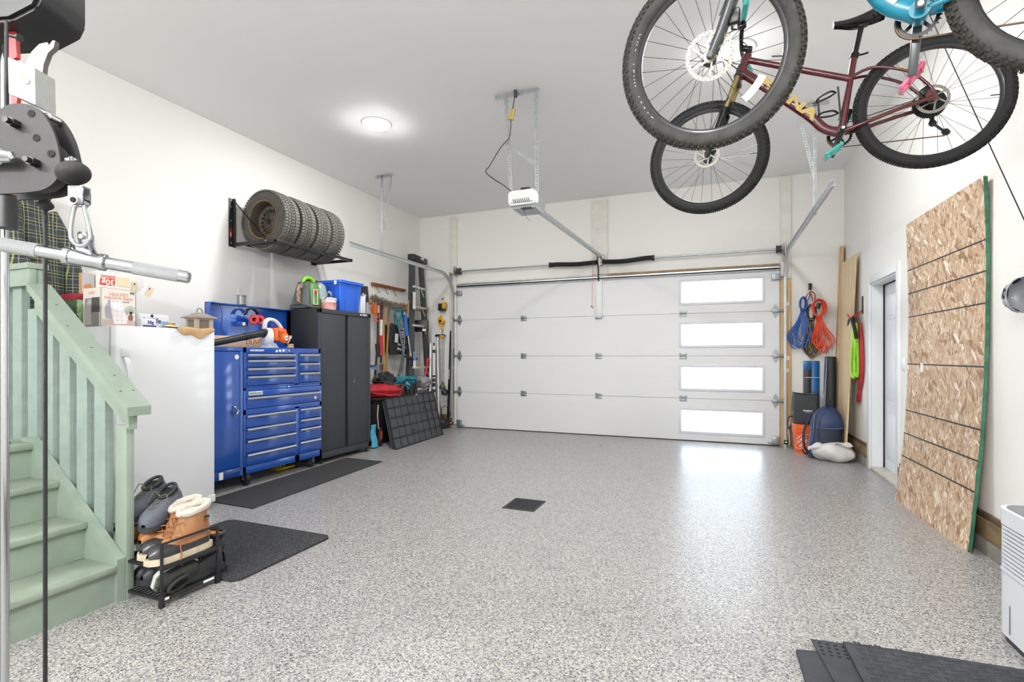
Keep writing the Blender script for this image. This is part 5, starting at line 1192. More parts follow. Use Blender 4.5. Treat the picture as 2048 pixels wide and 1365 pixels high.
# steel hook bracket behind the pulley, part of the column
hb = MB(); q = V((-1.419, 0.639, 1.83)); hb.prism([(-.032, .050), (.027, .027), (.029, -.055), (-.030, -.030)], q, cu, (0, 0, 1), cf*.05); build(hb, 'hook_block', mat('satin steel plate', '#8f918e', .45, .7, var=.06, vs=60), gm)
hp = MB(); q2 = V((-1.462, 0.665, 1.892)); hp.prism([(.0, .0), (.012, .024), (.03, .042), (.048, .046), (.052, .038), (.060, .050), (.066, .05), (.063, .034), (.05, .022), (.040, -.004), (.034, -.05), (.026, -.09), (.018, -.04)], q2, cu, (0, 0, 1), cf*.012); build(hp, 'hook_plate', mat('polished steel plate', '#86807c', .3, .9), gm)
rdp = MB(); q3 = V((-1.548, 0.674, 1.998)); rdp.prism([(-.005, .0), (.012, -.008), (.016, -.07), (-.005, -.08)], q3, cu, (0, 0, 1), cf*.01); q4 = V((-1.546, 0.675, 1.84)); rdp.prism([(0, 0), (.016, 0), (.012, -.03), (0, -.04)], q4, cu, (0, 0, 1), cf*.01); build(rdp, 'red_bar', M_red, gm)
nb_ = MB(); q = V((-1.522, 0.663, 1.967)); nb_.tube([q-cu*.01+V((0, 0, .002)), q+cu*.022-V((0, 0, .006))], .0045, 10); nb_.tube([q+cu*.018-V((0, 0, .005)), q+cu*.023-V((0, 0, .006))], .009, 10); build(nb_, 'thumb_bolt', M_black, gm)
sk = MB(); q = V((-1.414, 0.64, 1.83)); sk.prism([(.012*math.cos(a), .0095*math.sin(a)-.3*.012*math.cos(a)) for a in [2*math.pi*k/20 for k in range(20)]], q, cu, (0, 0, 1), cf*-.0008); build(sk, 'oval_sticker', M_print, gm, smooth=False)
sk = MB(); sk.prism([(-.009, .0055), (.009, .0005), (.009, -.0035), (-.009, .0015)], q-cf*.001, cu, (0, 0, 1), cf*-.0008); build(sk, 'sticker_mark', M_org, gm, smooth=False)
# carabiner and bar
cr = thing('carabiner', 'chrome snap hook between the rubber ball and the chrome bar', 'carabiner', (-1.208, 0.637, 1.489))
q = V((-1.208, 0.637, 1.487)); pts = [(0, .042), (-.010, .040), (-.015, .022), (-.019, -.005), (-.018, -.026), (-.008, -.038), (.003, -.041), (.014, -.036), (.021, -.024), (.018, .0), (.012, .024), (.008, .040)]
c = MB(); c.tube(spline([q+cu*a+V((0, 0, b_)) for a, b_ in pts], 4, True), .0042, 10, closed=True); build(c, 'hook', M_chrome, cr)
br = thing('cable_bar', 'chrome knurled straight bar hanging from the snap hook at left', 'exercise bar', (-1.189, 0.634, 1.431))
M_knurl = mat('knurled chrome', '#c9cccf', .35, 1, bump=.9, bs=900)
a0, a1 = V((-1.363, 0.532, 1.451)), V((-1.076, 0.776, 1.393)); ax = (a1-a0).normalized(); L = (a1-a0).length
def bp(u): return a0+ax*(L*u)
b_ = MB(); b_.tube([bp(0), bp(.42)], .0125, 20); b_.tube([bp(.56), bp(.985), bp(.993), bp(1)], [.0128, .0132, .0132, .011], 20); build(b_, 'bar_tube', M_chrome, br)
for u0, u1 in ((.02, .285), (.725, .945)): build(MB().tube([bp(u0), bp(u1)], .0142, 22), 'knurled_grip', M_knurl, br)
b_ = MB(); b_.tube([bp(.40), bp(.405), bp(.43), bp(.435), bp(.56), bp(.565), bp(.59), bp(.60)], [.014, .019, .019, .0165, .0165, .018, .018, .013], 24); build(b_, 'swivel_sleeve', M_chrome, br)
cv_ = bp(.50); 
b_ = MB(); b_.prism([(-.016, 0), (.018, 0), (.010, .02), (.009, .042), (.004, .048), (-.008, .048), (-.012, .042), (-.012, .02)], cv_+V((0, 0, .008))-cf*.009, cu, (0, 0, 1), cf*.005); b_.prism([(-.016, 0), (.018, 0), (.010, .02), (.009, .042), (.004, .048), (-.008, .048), (-.012, .042), (-.012, .02)], cv_+V((0, 0, .008))+cf*.005, cu, (0, 0, 1), cf*.005); b_.cyl(cv_+V((0, 0, .045))-cf*.014, cv_+V((0, 0, .045))+cf*.014, .005, n=12); build(b_, 'clevis', M_chrome, br)
# ------------------------------------------------------------------ back-left corner: tool board and everything on it
M_oak = mat('varnished brown wood', '#8a4f22', .35, var=.25, vs=7, stretch=(8, 1.2, 8), coat=.2)
cr_ = thing('coat_rail', 'varnished brown wooden rail with wire hooks high on the left wall', 'rail', (XL, 6.8, 2.31))
b_ = MB(); b_.prism([(0, 0), (.055, .008), (.07, .03), (.06, .05), (0, .055)], (XL, 6.36, 2.285), (1, 0, 0), (0, 0, 1), (0, .85, 0)); build(b_, 'plank', M_oak, cr_)
for y in (6.46, 6.68, 6.90): build(MB().tube(spline([(XL+.03, y, 2.29), (XL+.04, y+.02, 2.23), (XL+.06, y+.03, 2.19), (XL+.07, y+.03, 2.21)], 4), .004, 6), 'hook', M_dark, cr_)
tb = thing('tool_board', 'raw wooden tool rail with pegs low on the left wall behind the tools', 'rail', (XL, 7.0, 2.06))
build(MB().bb((XL, 6.30, 2.015), (XL+.022, 7.74, 2.10), .002), 'plank', M_pine, tb)
for y in (6.40, 6.47, 6.66, 6.72, 6.86, 6.98, 7.06, 7.18): build(MB().tube([(XL+.02, y, 2.05), (XL+.11, y, 2.055), (XL+.12, y, 2.08)], .006, 6), 'peg', M_black, tb)
b2 = MB(); b2.bb((-4.82, 7.728, 1.985), (-4.66, 7.75, 2.07), .002); single(b2, 'plank', M_pine, 'short raw plank on the back wall behind the ladder', 'plank', (-4.74, 7.74, 1.985))
# shaggy dust broom lying along the pegs
mp_ = thing('dust_broom', 'grey shaggy broom head lying along the pegs above the tools', 'broom', (-4.72, 6.615, 2.095))
a0, a1 = V((-4.72, 6.183, 2.08)), V((-4.7, 7.066, 1.952))
core = MB(); core.tube([a0, a1], .022, 8); build(core, 'broom_block', mat('grey brown wood', '#7d6f60', .7), mp_)
br = MB(); rr = random.Random(9)
for k in range(420):
    q = a0.lerp(a1, rr.random()); th_ = rr.uniform(0, 6.28); d = V((abs(math.cos(th_)), rr.uniform(-.5, .5), math.sin(th_))).normalized()
    br.bar(q, q+d*rr.uniform(.045, .085), .004, .007)
build(br, 'bristle', mat('grey tan bristles', '#8f857a', .9, var=.3, vs=60), mp_, kind='stuff')
M_grip = mat('dark grip rubber', '#26282b', .7)
def pole(name, label, cat, segs, loc):
    """segs: (part name, material, p0, p1, r)"""
    t = thing(name, label, cat, loc)
    for n_, m_, p0, p1, r in segs: build(MB().tube([p0, p1], r, 10), n_, m_, t)
    return t
# orange sprayer
op_ = thing('orange_bottle', 'orange and clear sprayer bottle hanging at the left end of the tool pegs', 'bottle', (-4.7, 6.263, 1.76))
q = V((-4.7, 6.251, 1.848)); build(MB().lathe([(0, 0), (.045, 0), (.05, .02), (.05, .11), (.03, .15), (.018, .17), (0, .172)], q, (0, 0, 1), 16), 'body', M_org, op_)
build(MB().box(q+V((.035, .04, .07)), (.04, .04, .12), None, .01), 'clear_tank', mat('clear grey plastic', '#b9bcbb', .2, coat=.5), op_)
build(MB().tube(spline([q+V((0, -.02, -.01)), q+V((.02, .02, -.06)), q+V((.02, .07, -.03)), q+V((.02, .02, -.01)), q+V((.02, -.03, -.09)), q+V((.02, .08, -.10))], 5), .008, 6), 'hose', M_org, op_)
X0 = -4.72
t = thing('snow_brush', 'long black snow brush with small blue brush head beside the dark cabinet', 'snow brush', (-4.6, 6.118, 0.815))
build(MB().tube([(-4.72, 6.375, 2.085), (-4.68, 6.297, 1.387), (-4.6, 6.118, 0.837)], .016, 10), 'shaft', M_grip, t)
b_ = MB(); q = V((-4.6, 6.095, 1.07)); b_.box(q, (.03, .13, .04), None, .004); build(b_, 'brush_block', mat('dark blue plastic', '#27437c', .5), t)
b_ = MB()
for k in range(12): b_.bb((q.x+.01, q.y-.06+k*.0105, q.z-.05), (q.x+.018, q.y-.055+k*.0105, q.z-.01))
build(b_, 'bristle', mat('pale blue bristle', '#8fa3c4', .7), t, kind='stuff')
build(MB().box(V((-4.6, 6.118, 0.815))+V((0, 0, -.01)), (.05, .06, .07), None, .015), 'foot', M_black, t)
t = pole('ice_scraper', 'red and white handled ice scraper with black blade hanging on the pegs', 'scraper', [('shaft', mat('dark red brown grip', '#5f2b26', .6), (-4.7, 6.422, 2.044), (-4.69, 6.408, 1.769), .022), ('white_sleeve', M_print, (-4.69, 6.408, 1.769), (-4.68, 6.382, 1.525), .020), ('red_head', M_red, (-4.68, 6.382, 1.525), (-4.66, 6.343, 1.223), .032)], (-4.66, 6.355, 1.223))
q = V((-4.66, 6.282, 1.305)); build(MB().box(q, (.02, .10, .20), (R(6), 0, 0), .004), 'blade', M_black, t)
t = pole('garden_spade', 'slim grey hand spade hanging beneath the red scraper', 'spade', [('shaft', M_grip, (-4.74, 6.464, 1.353), (-4.74, 6.464, 1.108), .014)], (-4.74, 6.464, 1.009))
q = V((-4.74, 6.464, 1.047)); build(MB().prism([(-.04, .05), (.04, .05), (.045, -.02), (.02, -.06), (-.02, -.06), (-.045, -.02)], q, (0, 1, 0), (0, 0, 1), (.012, 0, 0)), 'blade', mat('grey spade steel', '#7f8384', .4, .6), t)
pole('yellow_handle_tool', 'long yellow tool handle standing between scraper and brown pole', 'tool handle', [('handle', mat('yellow fibreglass', '#d59a2a', .45), (-4.76, 6.555, 1.997), (-4.7, 6.485, 0.902), .014), ('end_cap', M_black, (-4.76, 6.555, 2.044), (-4.76, 6.555, 1.989), .015)], (-4.7, 6.485, 0.902))
pole('brown_pole', 'brown wooden pole leaning beside the yellow tool handle', 'pole', [('handle', mat('brown wooden handle', '#9b7350', .5, var=.15, vs=8), (-4.78, 6.726, 2.006), (-4.62, 6.424, 0.905), .015), ('cap', mat('tan cap', '#c9ab86', .6), (-4.78, 6.726, 2.037), (-4.78, 6.726, 1.966), .016)], (-4.62, 6.424, 0.905))
t = thing('tool_case', 'narrow dark brown case with red tag hanging behind the brown pole', 'case', (-4.78, 6.66, 1.317)); q = V((-4.79, 6.674, 1.498)); build(MB().box(q, (.05, .10, .42), (R(3), 0, 0), .015), 'case', mat('dark maroon nylon', '#33201f', .7), t); build(MB().box(q+V((.028, -.01, -.08)), (.004, .035, .06)), 'red_tag', mat('pale red tag', '#c9575a', .5), t)
# printed black bag
bg_ = thing('printed_bag', 'black tote bag printed with white words hanging on the pegs', 'bag', (-4.72, 6.884, 1.287))
c0 = V((-4.72, 6.898, 1.472)); mb = MB()
def bagf(u, v):
    a = 2*math.pi*u; w = (.235+.03*math.sin(math.pi*v))*(1-.28*max(0, v-.8)/.2); h = .46
    return V((c0.x+.05*math.cos(a)*(1-.5*v), c0.y-.03*v+w*math.copysign(abs(math.sin(a))**.7, math.sin(a)), c0.z-h/2+h*v-.10*(v)*(math.sin(a)*.35)))
mb.surf(bagf, 28, 12, cu=True, capu=False); build(mb, 'body', mat('black nylon', '#202125', .7), bg_)
for k, (s_, sz, dy, dz) in enumerate((('SIMPLY', .07, .03, .12), ('move it', .055, .10, .05), ('HOME', .08, .08, -.02), ('really', .065, -.03, -.07), ('simply', .065, -.03, -.14), ('enjoy', .06, .13, -.11), ('OUTSIDE', .05, .02, .185), ('keep going', .045, .08, .085))):
    text(s_, sz, (c0.x+.0535, c0.y+dy, c0.z+dz), (0, 1, -.12), (0, .12, 1), M_print, bg_, bold=.0012)
build(MB().box(c0+V((.0525, -.13, .03)), (.002, .09, .14), (R(-6), 0, 0)), 'white_patch', mat('pale print block', '#d8d8dc', .5), bg_, smooth=False)
build(MB().tube([c0+V((.02, -.12, .2)), V((-4.74, 6.803, 1.876)), c0+V((.02, .10, .2))], .006, 6), 'strap', M_black, bg_)
# snow shovels
M_teal = mat('teal plastic', '#127f92', .35)
sh = thing('snow_shovel', 'teal snow shovel with bent grey shaft resting on the floor pile', 'snow shovel', (-4.5, 6.616, 0.738))
q = V((-4.66, 6.81, 1.795)); dg = MB(); dg.tube(spline([q+V((0, -.005, -.03)), q+V((0, -.085, .07)), q+V((0, -.08, .15)), q+V((0, .06, .15)), q+V((0, .065, .07))], 5, True), .016, 8, closed=True); dg.tube([q+V((0, -.08, .14)), q+V((0, .06, .14))], .02, 8); dg.tube([q+V((0, 0, -.02)), q+V((0, .005, -.12))], .024, 8); build(dg, 'grip', M_teal, sh)
build(MB().tube(spline([(-4.66, 6.81, 1.699), (-4.64, 6.85, 1.478), (-4.62, 6.876, 1.319), (-4.58, 6.788, 1.144), (-4.52, 6.605, 0.915)], 6), .018, 10), 'shaft', mat('grey shaft aluminium', '#70757a', .35, .6), sh)
q0 = V((-4.5, 6.344, 0.895)); q1 = V((-4.42, 6.941, 0.888)); q2 = V((-4.44, 6.973, 0.743)); q3 = V((-4.5, 6.395, 0.728))
bl = MB(); 
def blf(u, v):
    p = q0.lerp(q1, u).lerp(q3.lerp(q2, u), v); return p+V((.05*math.sin(math.pi*v), 0, .02*math.sin(math.pi*u)-.015*(1-v)*abs(u-.5)))
def blb(u, v): return blf(u, v)+V((-.018, 0, -.006))
bl.surf(blf, 14, 6); bl.surf(blb, 14, 6); bl.bar(q0+V((-.008, 0, 0)), q1+V((-.008, 0, 0)), .03, .02); build(bl, 'blade', M_teal, sh)
rb_ = MB()
for k in range(11): u = (k+.5)/11; rb_.tube([blf(u, .12)+V((.004, 0, 0)), blf(u, .5)+V((.006, 0, 0)), blf(u, .9)+V((.004, 0, 0))], .006, 5)
build(rb_, 'blade_rib', M_teal, sh)
s2 = thing('snow_pusher', 'second teal-gripped snow shovel hanging right beside the first one', 'snow shovel', (-4.56, 6.745, 0.886))
q = V((-4.7, 7.009, 1.874)); dg = MB(); dg.tube(spline([q+V((0, -.0, -.03)), q+V((0, -.05, .05)), q+V((0, -.05, .11)), q+V((0, .05, .11)), q+V((0, .05, .05))], 5, True), .015, 8, closed=True); dg.tube([q+V((0, 0, -.02)), q+V((0, .0, -.10))], .022, 8); build(dg, 'grip', M_teal, s2)
build(MB().tube(spline([(-4.7, 7.009, 1.809), (-4.66, 6.978, 1.563), (-4.62, 6.904, 1.319), (-4.55, 6.73, 0.887)], 6), .016, 10), 'shaft', MATS['grey shaft aluminium'], s2)
t = pole('snow_broom', 'blue foam snow broom with silver shaft hanging by the ladder', 'snow broom', [('foam_grip', mat('blue foam', '#2c63b8', .6), (-4.62, 6.932, 1.882), (-4.58, 6.929, 1.544), .030), ('shaft', M_steel, (-4.62, 6.918, 1.929), (-4.54, 6.968, 1.255), .011), ('yellow_ferrule', mat('safety yellow', '#d8c81c'), (-4.54, 6.961, 1.271), (-4.54, 6.975, 1.207), .02)], (-4.54, 6.968, 1.207))
q = V((-4.52, 6.952, 1.191)); build(MB().box(q, (.06, .30, .03), (R(-8), 0, 0), .006), 'broom_head', mat('navy broom head', '#1d2a52', .7), t)
for k, (a, c_) in enumerate((((816, 601), (815, 636)), ((821, 602), (824, 641)))):
    t = thing('dowel', 'left tan wooden dowel hanging beside the ladder rail' if k == 0 else 'right tan wooden dowel hanging beside the ladder rail', 'dowel', [(-4.6, 6.973, 1.836), (-4.6, 7.104, 1.804)][k])
    build(MB().cyl([(-4.6, 7.002, 2.121), (-4.6, 7.06, 2.119)][k], [(-4.6, 6.987, 1.837), (-4.6, 7.104, 1.804)][k], .014, .011, n=10), 'stick', mat('tan dowel', '#b79368', .6), t)

# ------------------------------------------------------------------ step ladder folded in the corner
M_fib = mat('charcoal fibreglass', '#3b3d42', .5, var=.1, vs=10)
la = thing('step_ladder', 'tall charcoal fibreglass step ladder folded against the back left corner', 'ladder', (-4.5, 7.3, 0))
# front rails lean on the wall: left rail near the left wall, right rail slanting out
LT, LB = V((-4.64, 7.166, 2.825)), V((-4.52, 6.952, 0.798)); LB = LT+(LB-LT)*(LT.z/(LT.z-LB.z)); 
RTp, RM = V((-4.688, 7.52, 2.814)), V((-4.579, 7.52, 1.412)); RBp = RTp+(RM-RTp)*(RTp.z/(RTp.z-RM.z))
side = (RTp-LT).normalized()
def rail(a, c_, w, nm='side_rail'):
    build(MB().bar(a, c_, w, .032, V((1, -.3, 0)), .004), nm, M_fib, la)
rail(LT, LB, .115); rail(RTp, RBp, .085)
rail(LT+V((-.05, .05, 0)), LB+V((-.12, .05, 0)), .06, 'rear_rail'); rail(RTp+V((-.05, .05, -.02)), RBp+V((-.10, .08, 0)), .06, 'rear_rail')
cp = MB(); cp.bar(LT+V((.02, -.07, .02)), RTp+V((.02, .08, .03)), .12, .10, V((0, 0, 1)), .012); build(cp, 'top_cap', M_black, la)
q = LT.lerp(RTp, .78)+V((.085, -.01, .045)); build(MB().bar(q-side*.08, q+side*.09, .004, .035, (0, 0, 1)), 'cap_label', M_print, la)
for k, zz in enumerate((2.36, 2.03, 1.72, 1.03, .68, .36)):
    ul = (LT.z-zz)/LT.z; a = LT.lerp(LB, ul); c_ = RTp.lerp(RBp, (RTp.z-zz)/RTp.z)
    build(MB().bar(a, c_, .085, .035, (0, 0, 1), .004), 'step', mat('ladder aluminium', '#d2d4d3', .4, .5), la)
    build(MB().bar(a+V((.02, .06, -.02)), a.lerp(c_, .28)+V((.02, 0, -.11)), .004, .02, (0, 0, 1)).bar(c_+V((.02, -.05, -.02)), c_.lerp(a, .2)+V((.02, 0, -.11)), .004, .02, (0, 0, 1)) if False else MB().bar(c_+V((.03, -.02, -.13)), c_.lerp(a, .3)+V((.03, 0, -.012)), .005, .022, (0, 0, 1)), 'step_brace', MATS['ladder aluminium'], la)
q = LT.lerp(LB, .20); dn = (LB-LT).normalized()
build(MB().bar(q+V((.062, -.02, 0)), q+V((.062, -.02, 0))+dn*.28, .075, .004, (1, 0, 0)), 'rail_label', M_print, la, smooth=False)
q = LT.lerp(LB, .545); build(MB().bar(q+V((.062, 0, 0)), q+V((.062, 0, 0))+dn*.13, .075, .004, (1, 0, 0)), 'blue_label', mat('ladder blue label', '#6f8fd0', .5), la, smooth=False)
build(MB().bar(q+V((.062, 0, -.14)), q+V((.062, 0, -.14))+dn*.12, .07, .004, (1, 0, 0)), 'rail_label', M_print, la, smooth=False)
tp_ = thing('ladder_pouch', 'black pouch hanging between the ladder rails', 'pouch', (-4.616, 7.42, 1.63)); q = V((-4.616, 7.42, 1.732)); build(MB().box(q, (.24, .07, .20), (0, R(-3), R(20)), .02), 'pouch', M_black, tp_); build(MB().box(q+V((.085, -.05, -.075)), (.06, .008, .035), (0, 0, R(20))), 'white_tag', M_print, tp_)

# ------------------------------------------------------------------ floor pile beside the ladder
du = thing('red_duffel', 'red crumpled fabric bag lying on the black tote box', 'bag', (-4.45, 6.116, 0.587))
c0 = V((-4.45, 6.14, 0.694)); mb = MB()
def df(u, v):
    a = 2*math.pi*u; b2_ = math.pi*v; 
    return V((c0.x+.20*math.sin(b2_)*math.cos(a)*(1+.08*math.sin(9*a)), c0.y+.40*-math.cos(b2_), max(.637, c0.z+.135*math.sin(b2_)*math.sin(a)*(1+.12*math.sin(11*b2_))-.06*math.sin(b2_*.5)+.05)))
mb.surf(df, 30, 26, cu=True); build(mb, 'body', mat('red ripstop fabric', '#b51f2c', .6, var=.2, vs=12, bump=.6, bs=28), du)
bb_ = thing('black_sack', 'crumpled black bag on top of the red fabric bag', 'bag', (-4.45, 6.164, 0.765)); c1 = V((-4.45, 6.152, 0.853)); mb = MB()
def d2f(u, v):
    a = 2*math.pi*u; b2_ = math.pi*v; k = 1+.12*math.sin(6*a+3*b2_)+.07*math.sin(13*b2_+2*a)
    return V((c1.x+.14*math.sin(b2_)*math.cos(a)*k, c1.y+.19*-math.cos(b2_)*k, c1.z+.125*math.sin(b2_)*math.sin(a)*k))
mb.surf(d2f, 28, 20, cu=True); build(mb, 'body', mat('black crumpled nylon', '#1e1f22', .5, bump=.5, bs=30), bb_)
bx_ = thing('tote_box', 'black plastic tote box on the floor between cabinet and wire crate', 'box', (-4.5, 6.1, 0))
build(MB().bb((-4.75, 5.72, .0), (-4.30, 6.45, .60), .02), 'box', mat('matt black plastic', '#101113', .75), bx_); build(MB().bb((-4.77, 5.70, .60), (-4.28, 6.47, .635), .01), 'lid', MATS['matt black plastic'], bx_)
cb_ = thing('chip_bag', 'light blue plastic bag standing on the floor right of the dark cabinet', 'bag', (-4.203, 5.58, 0.0)); q = V((-4.174, 5.552, 0.0)); mb = MB(); 
def cf_(u, v): a = 2*math.pi*u; w = .055*(1-.25*v); return V((q.x+.03*math.cos(a)*(1-v*.8)+.01*math.sin(8*v), q.y+w*math.sin(a)*1.2-.03*v, q.z+.015+.30*v))
mb.surf(cf_, 18, 9, cu=True); build(mb, 'pouch', mat('light blue film', '#56b4d6', .3, var=.25, vs=14, bump=.3, bs=30), cb_)
ob = thing('small_pouch', 'black and orange pouch standing behind the light blue bag', 'bag', (-4.204, 5.7, 0.0)); q = V((-4.198, 5.702, 0.0)); build(MB().box(q+V((0, 0, .13)), (.05, .07, .25), (0, 0, R(10)), .015), 'pouch', mat('dark printed film', '#2c1d1c', .5), ob); build(MB().box(q+V((.028, .0, .15)), (.004, .04, .11), (0, 0, R(10))), 'orange_print', M_org, ob); build(MB().tube([q+V((0, -.03, .24)), q+V((.02, -.08, .42)), q+V((.0, -.04, .56))], .008, 6), 'stick', mat('pale pink stick', '#c9aaa6', .6), ob)
# looped hoses and black frame behind the crate
hl = MB()
for k, (a, c_, h_) in enumerate((((781, 792), (812, 792), 766), ((786, 795), (818, 795), 772), ((800, 792), (824, 796), 770))):
    A, B = [V((-4.32, 6.09, 0.622)), V((-4.3, 6.147, 0.618)), V((-4.28, 6.293, 0.615))][k], [V((-4.32, 6.482, 0.599)), V((-4.3, 6.559, 0.594)), V((-4.28, 6.61, 0.583))][k]
    m_ = (A+B)/2; hl.tube(spline([A, A.lerp(m_, .35)+V((0, 0, .15)), m_+V((0, 0, .19)), B.lerp(m_, .35)+V((0, 0, .15)), B], 6), .011, 7)
single(hl, 'hose_coil', mat('dark olive hose', '#4b4436', .55), 'dark looped hose coil behind the wire crate', 'hose', (-4.3, 6.322, 0.575), kind='stuff')
fr_ = thing('bucket_chair', 'black folding chair frame leaning behind the wire crate', 'chair', (-4.34, 6.647, 0.609)); f_ = MB(); f_.tube([(-4.34, 6.446, 0.602), (-4.36, 6.489, 0.824), (-4.36, 6.569, 0.858), (-4.3, 6.753, 0.851), (-4.26, 6.718, 0.583)], .013, 8); build(f_, 'frame', M_black, fr_); q = V((-4.35, 6.663, 0.708)); build(MB().bar(V((-4.37, 6.53, 0.708)), V((-4.31, 6.754, 0.695)), .01, .20, (0, 0, 1), .003), 'seat_fabric', mat('black nylon', '#202125'), fr_)
build(MB().bar(V((-4.33, 6.51, 0.801)), V((-4.32, 6.603, 0.743)), .01, .09, (0, 0, 1), .003), 'teal_patch', mat('bright teal cloth', '#1fa6c4', .6), fr_)
t = pole('red_pry_bar', 'red tool bar leaning on the ladder foot', 'tool', [('handle', M_red, (-4.456, 7.35, 1.09), (-4.493, 7.3, 0.79), .018), ('grip', M_red, (-4.466, 7.35, 1.106), (-4.443, 7.36, 1.19), .024)], (-4.493, 7.3, 0.79))
gy = thing('grey_helmet_bag', 'grey crumpled bag on the ladder bottom step behind the crate', 'bag', (-4.52, 7.25, 0.701)); c2 = V((-4.52, 7.25, 0.792)); mb = MB()
def d3(u, v):
    a = 2*math.pi*u; b2_ = math.pi*v; k = 1+.1*math.sin(5*a+2*b2_); return V((c2.x+.17*-math.cos(b2_)*k, c2.y+.12*math.sin(b2_)*math.cos(a), c2.z+.11*math.sin(b2_)*math.sin(a)*k))
mb.surf(d3, 22, 14, cu=True); build(mb, 'body', mat('grey shiny fabric', '#8d8c8e', .45, var=.35, vs=16), gy); build(MB().tube(spline([c2+V((-.1, -.13, .0)), c2+V((0, -.135, .03)), c2+V((.08, -.13, .01))], 5), .010, 6), 'red_stripe', mat('dull red cloth', '#8f3c3c', .7), gy)
# folded wire crate
wc = thing('wire_crate', 'folded black wire crate with grid front leaning in the left corner', 'crate', (-3.858, 6.136, 0.0))
p00, p10 = V((-3.841, 5.543, 0.0)), V((-3.912, 6.893, 0.0)); p00.z = p10.z = .004
p01 = V((-4.2, 5.818, 0.626)); p11 = V((-4.13, 6.977, 0.655))
def cp_(u, v, d=0):
    p = p00.lerp(p10, u).lerp(p01.lerp(p11, u), v); n_ = (p10-p00).cross(p01-p00).normalized(); n_ = n_ if n_.x > 0 else -n_
    return p+n_*d
M_tray = mat('dark grey crate tray', '#3c3e42', .6)
pn = MB(); 
for (d0, d1) in ((-.004, .0), (-.035, -.029), (-.065, -.058)):
    A = [cp_(*uv, d0) for uv in ((.01, .01), (.99, .01), (.99, .99), (.01, .99))]; Bq = [cp_(*uv, d1) for uv in ((.01, .01), (.99, .01), (.99, .99), (.01, .99))]
    pn.surf(lambda u, v, d=d1: cp_(.01+.98*u, .01+.98*v, d), 9, 7); pn.surf(lambda u, v, d=d0: cp_(.01+.98*u, .01+.98*v, d), 9, 7)
    for q in range(4): pn.bar(A[q]*.5+Bq[q]*.5, A[(q+1) % 4]*.5+Bq[(q+1) % 4]*.5, .006, .006)
build(pn, 'tray', M_tray, wc, smooth=False)
M_wire = mat('black coated wire', '#0e0f11', .45)
for k in range(9): build(MB().tube([cp_(k/8, 0, .006), cp_(k/8, 1, .006)], .0065 if 0 < k < 8 else .010, 6), 'upright_wire', M_wire, wc)
for k in range(6): build(MB().tube([cp_(0, k/5, .009), cp_(1, k/5, .009)], .0055 if 0 < k < 5 else .010, 6), 'cross_wire', M_wire, wc)
for (u, v) in ((.40, .62), (.70, .66), (.40, .27)): build(MB().bar(cp_(u-.012, v, .014), cp_(u+.012, v+.01, .014), .03, .012, (1, 0, 0), .003), 'latch', M_black, wc)
build(MB().bar(cp_(.585, .985, .012), cp_(.63, .985, .012), .02, .004, (1, 0, 0)), 'silver_tag', M_steel, wc)
for v in (.0, 1): build(MB().tube([cp_(0, v, -.03), cp_(1, v, -.03)], .007, 6), 'edge_wire', M_wire, wc)

# ------------------------------------------------------------------ poles, tube, trimmer, hockey sticks in the corner
for k, lb_ in enumerate(('left silver pole standing right of the ladder', 'right silver pole standing beside the printed tube')):
    a, c_ = [((-4.488, 7.5, 1.428), (-4.438, 7.4, 0.568)), ((-4.41, 7.6, 1.532), (-4.333, 7.5, 0.378))][k]
    d = (V(c_)-V(a)); g = V(a)+d*(V(a).z/(V(a).z-V(c_).z)); t = thing('silver_pole', lb_, 'pole', g)
    build(MB().tube([a, g], .021 if k == 0 else .017, 12), 'tube', mat('pale aluminium', '#d6d7d6', .35, .5), t); build(MB().tube([V(a)+V((0, 0, .03)), V(a)-V((0, 0, .05))], .012, 10), 'tip', M_dgalv, t)
rt = thing('printed_tube', 'white tube with black printed graphics between the two silver poles', 'tube', (-4.42, 7.5, 0.562)); a, c_ = V((-4.45, 7.55, 1.394)), V((-4.42, 7.5, 0.477)); g = a+(c_-a)*(a.z/(a.z-c_.z))
build(MB().tube([a, g], .026, 14), 'tube', M_lgrey, rt)
for u0, u1 in ((.05, .09), (.36, .385), (.40, .44), (.455, .50), (.53, .57)): build(MB().tube([a.lerp(g, u0), a.lerp(g, u1)], .0267, 14), 'graphic_band', M_dprint, rt)
build(MB().tube([a, a+V((0, 0, .05))], .014, 10), 'cap', M_black, rt)
tm = thing('grass_trimmer', 'yellow and black string trimmer hanging on the back wall', 'trimmer', (-4.348, 7.68, 0.551))
M_yb = mat('yellow tool plastic', '#e0a512', .4)
q = V((-4.356, 7.66, 2.058)); build(MB().box(q, (.12, .10, .13), (0, R(4), 0), .02), 'battery', M_black, tm); build(MB().box(q+V((.05, -.01, .03)), (.05, .09, .12), (0, R(8), 0), .015), 'battery_side', M_yb, tm)
q = V((-4.366, 7.66, 1.817)); build(MB().lathe([(0, -.035), (.05, -.035), (.055, -.01), (.055, .02), (.035, .04), (0, .042)], q, (0, -1, 0), 20), 'motor', M_yb, tm); build(MB().lathe([(0, .0), (.025, .0), (.025, .045), (0, .046)], q, (0, -1, 0), 14), 'motor_cap', M_black, tm)
hs_ = MB(); hs_.tube(spline([q+V((0, 0, .09)), q+V((-.045, -.0, .05)), q+V((-.045, 0, -.03)), q+V((0, 0, -.09)), q+V((.01, 0, -.14))], 5), .02, 8); build(hs_, 'rear_handle', M_yb, tm)
q = V((-4.386, 7.66, 1.559)); build(MB().bar(q+V((-.10, 0, .01)), q+V((.09, 0, .012)), .05, .045, (0, 0, 1), .015), 'front_handle', M_black, tm); build(MB().bar(q+V((0, -.03, .0)), q+V((.085, -.03, .0)), .02, .04, (0, 0, 1), .006), 'yellow_guard', M_yb, tm)
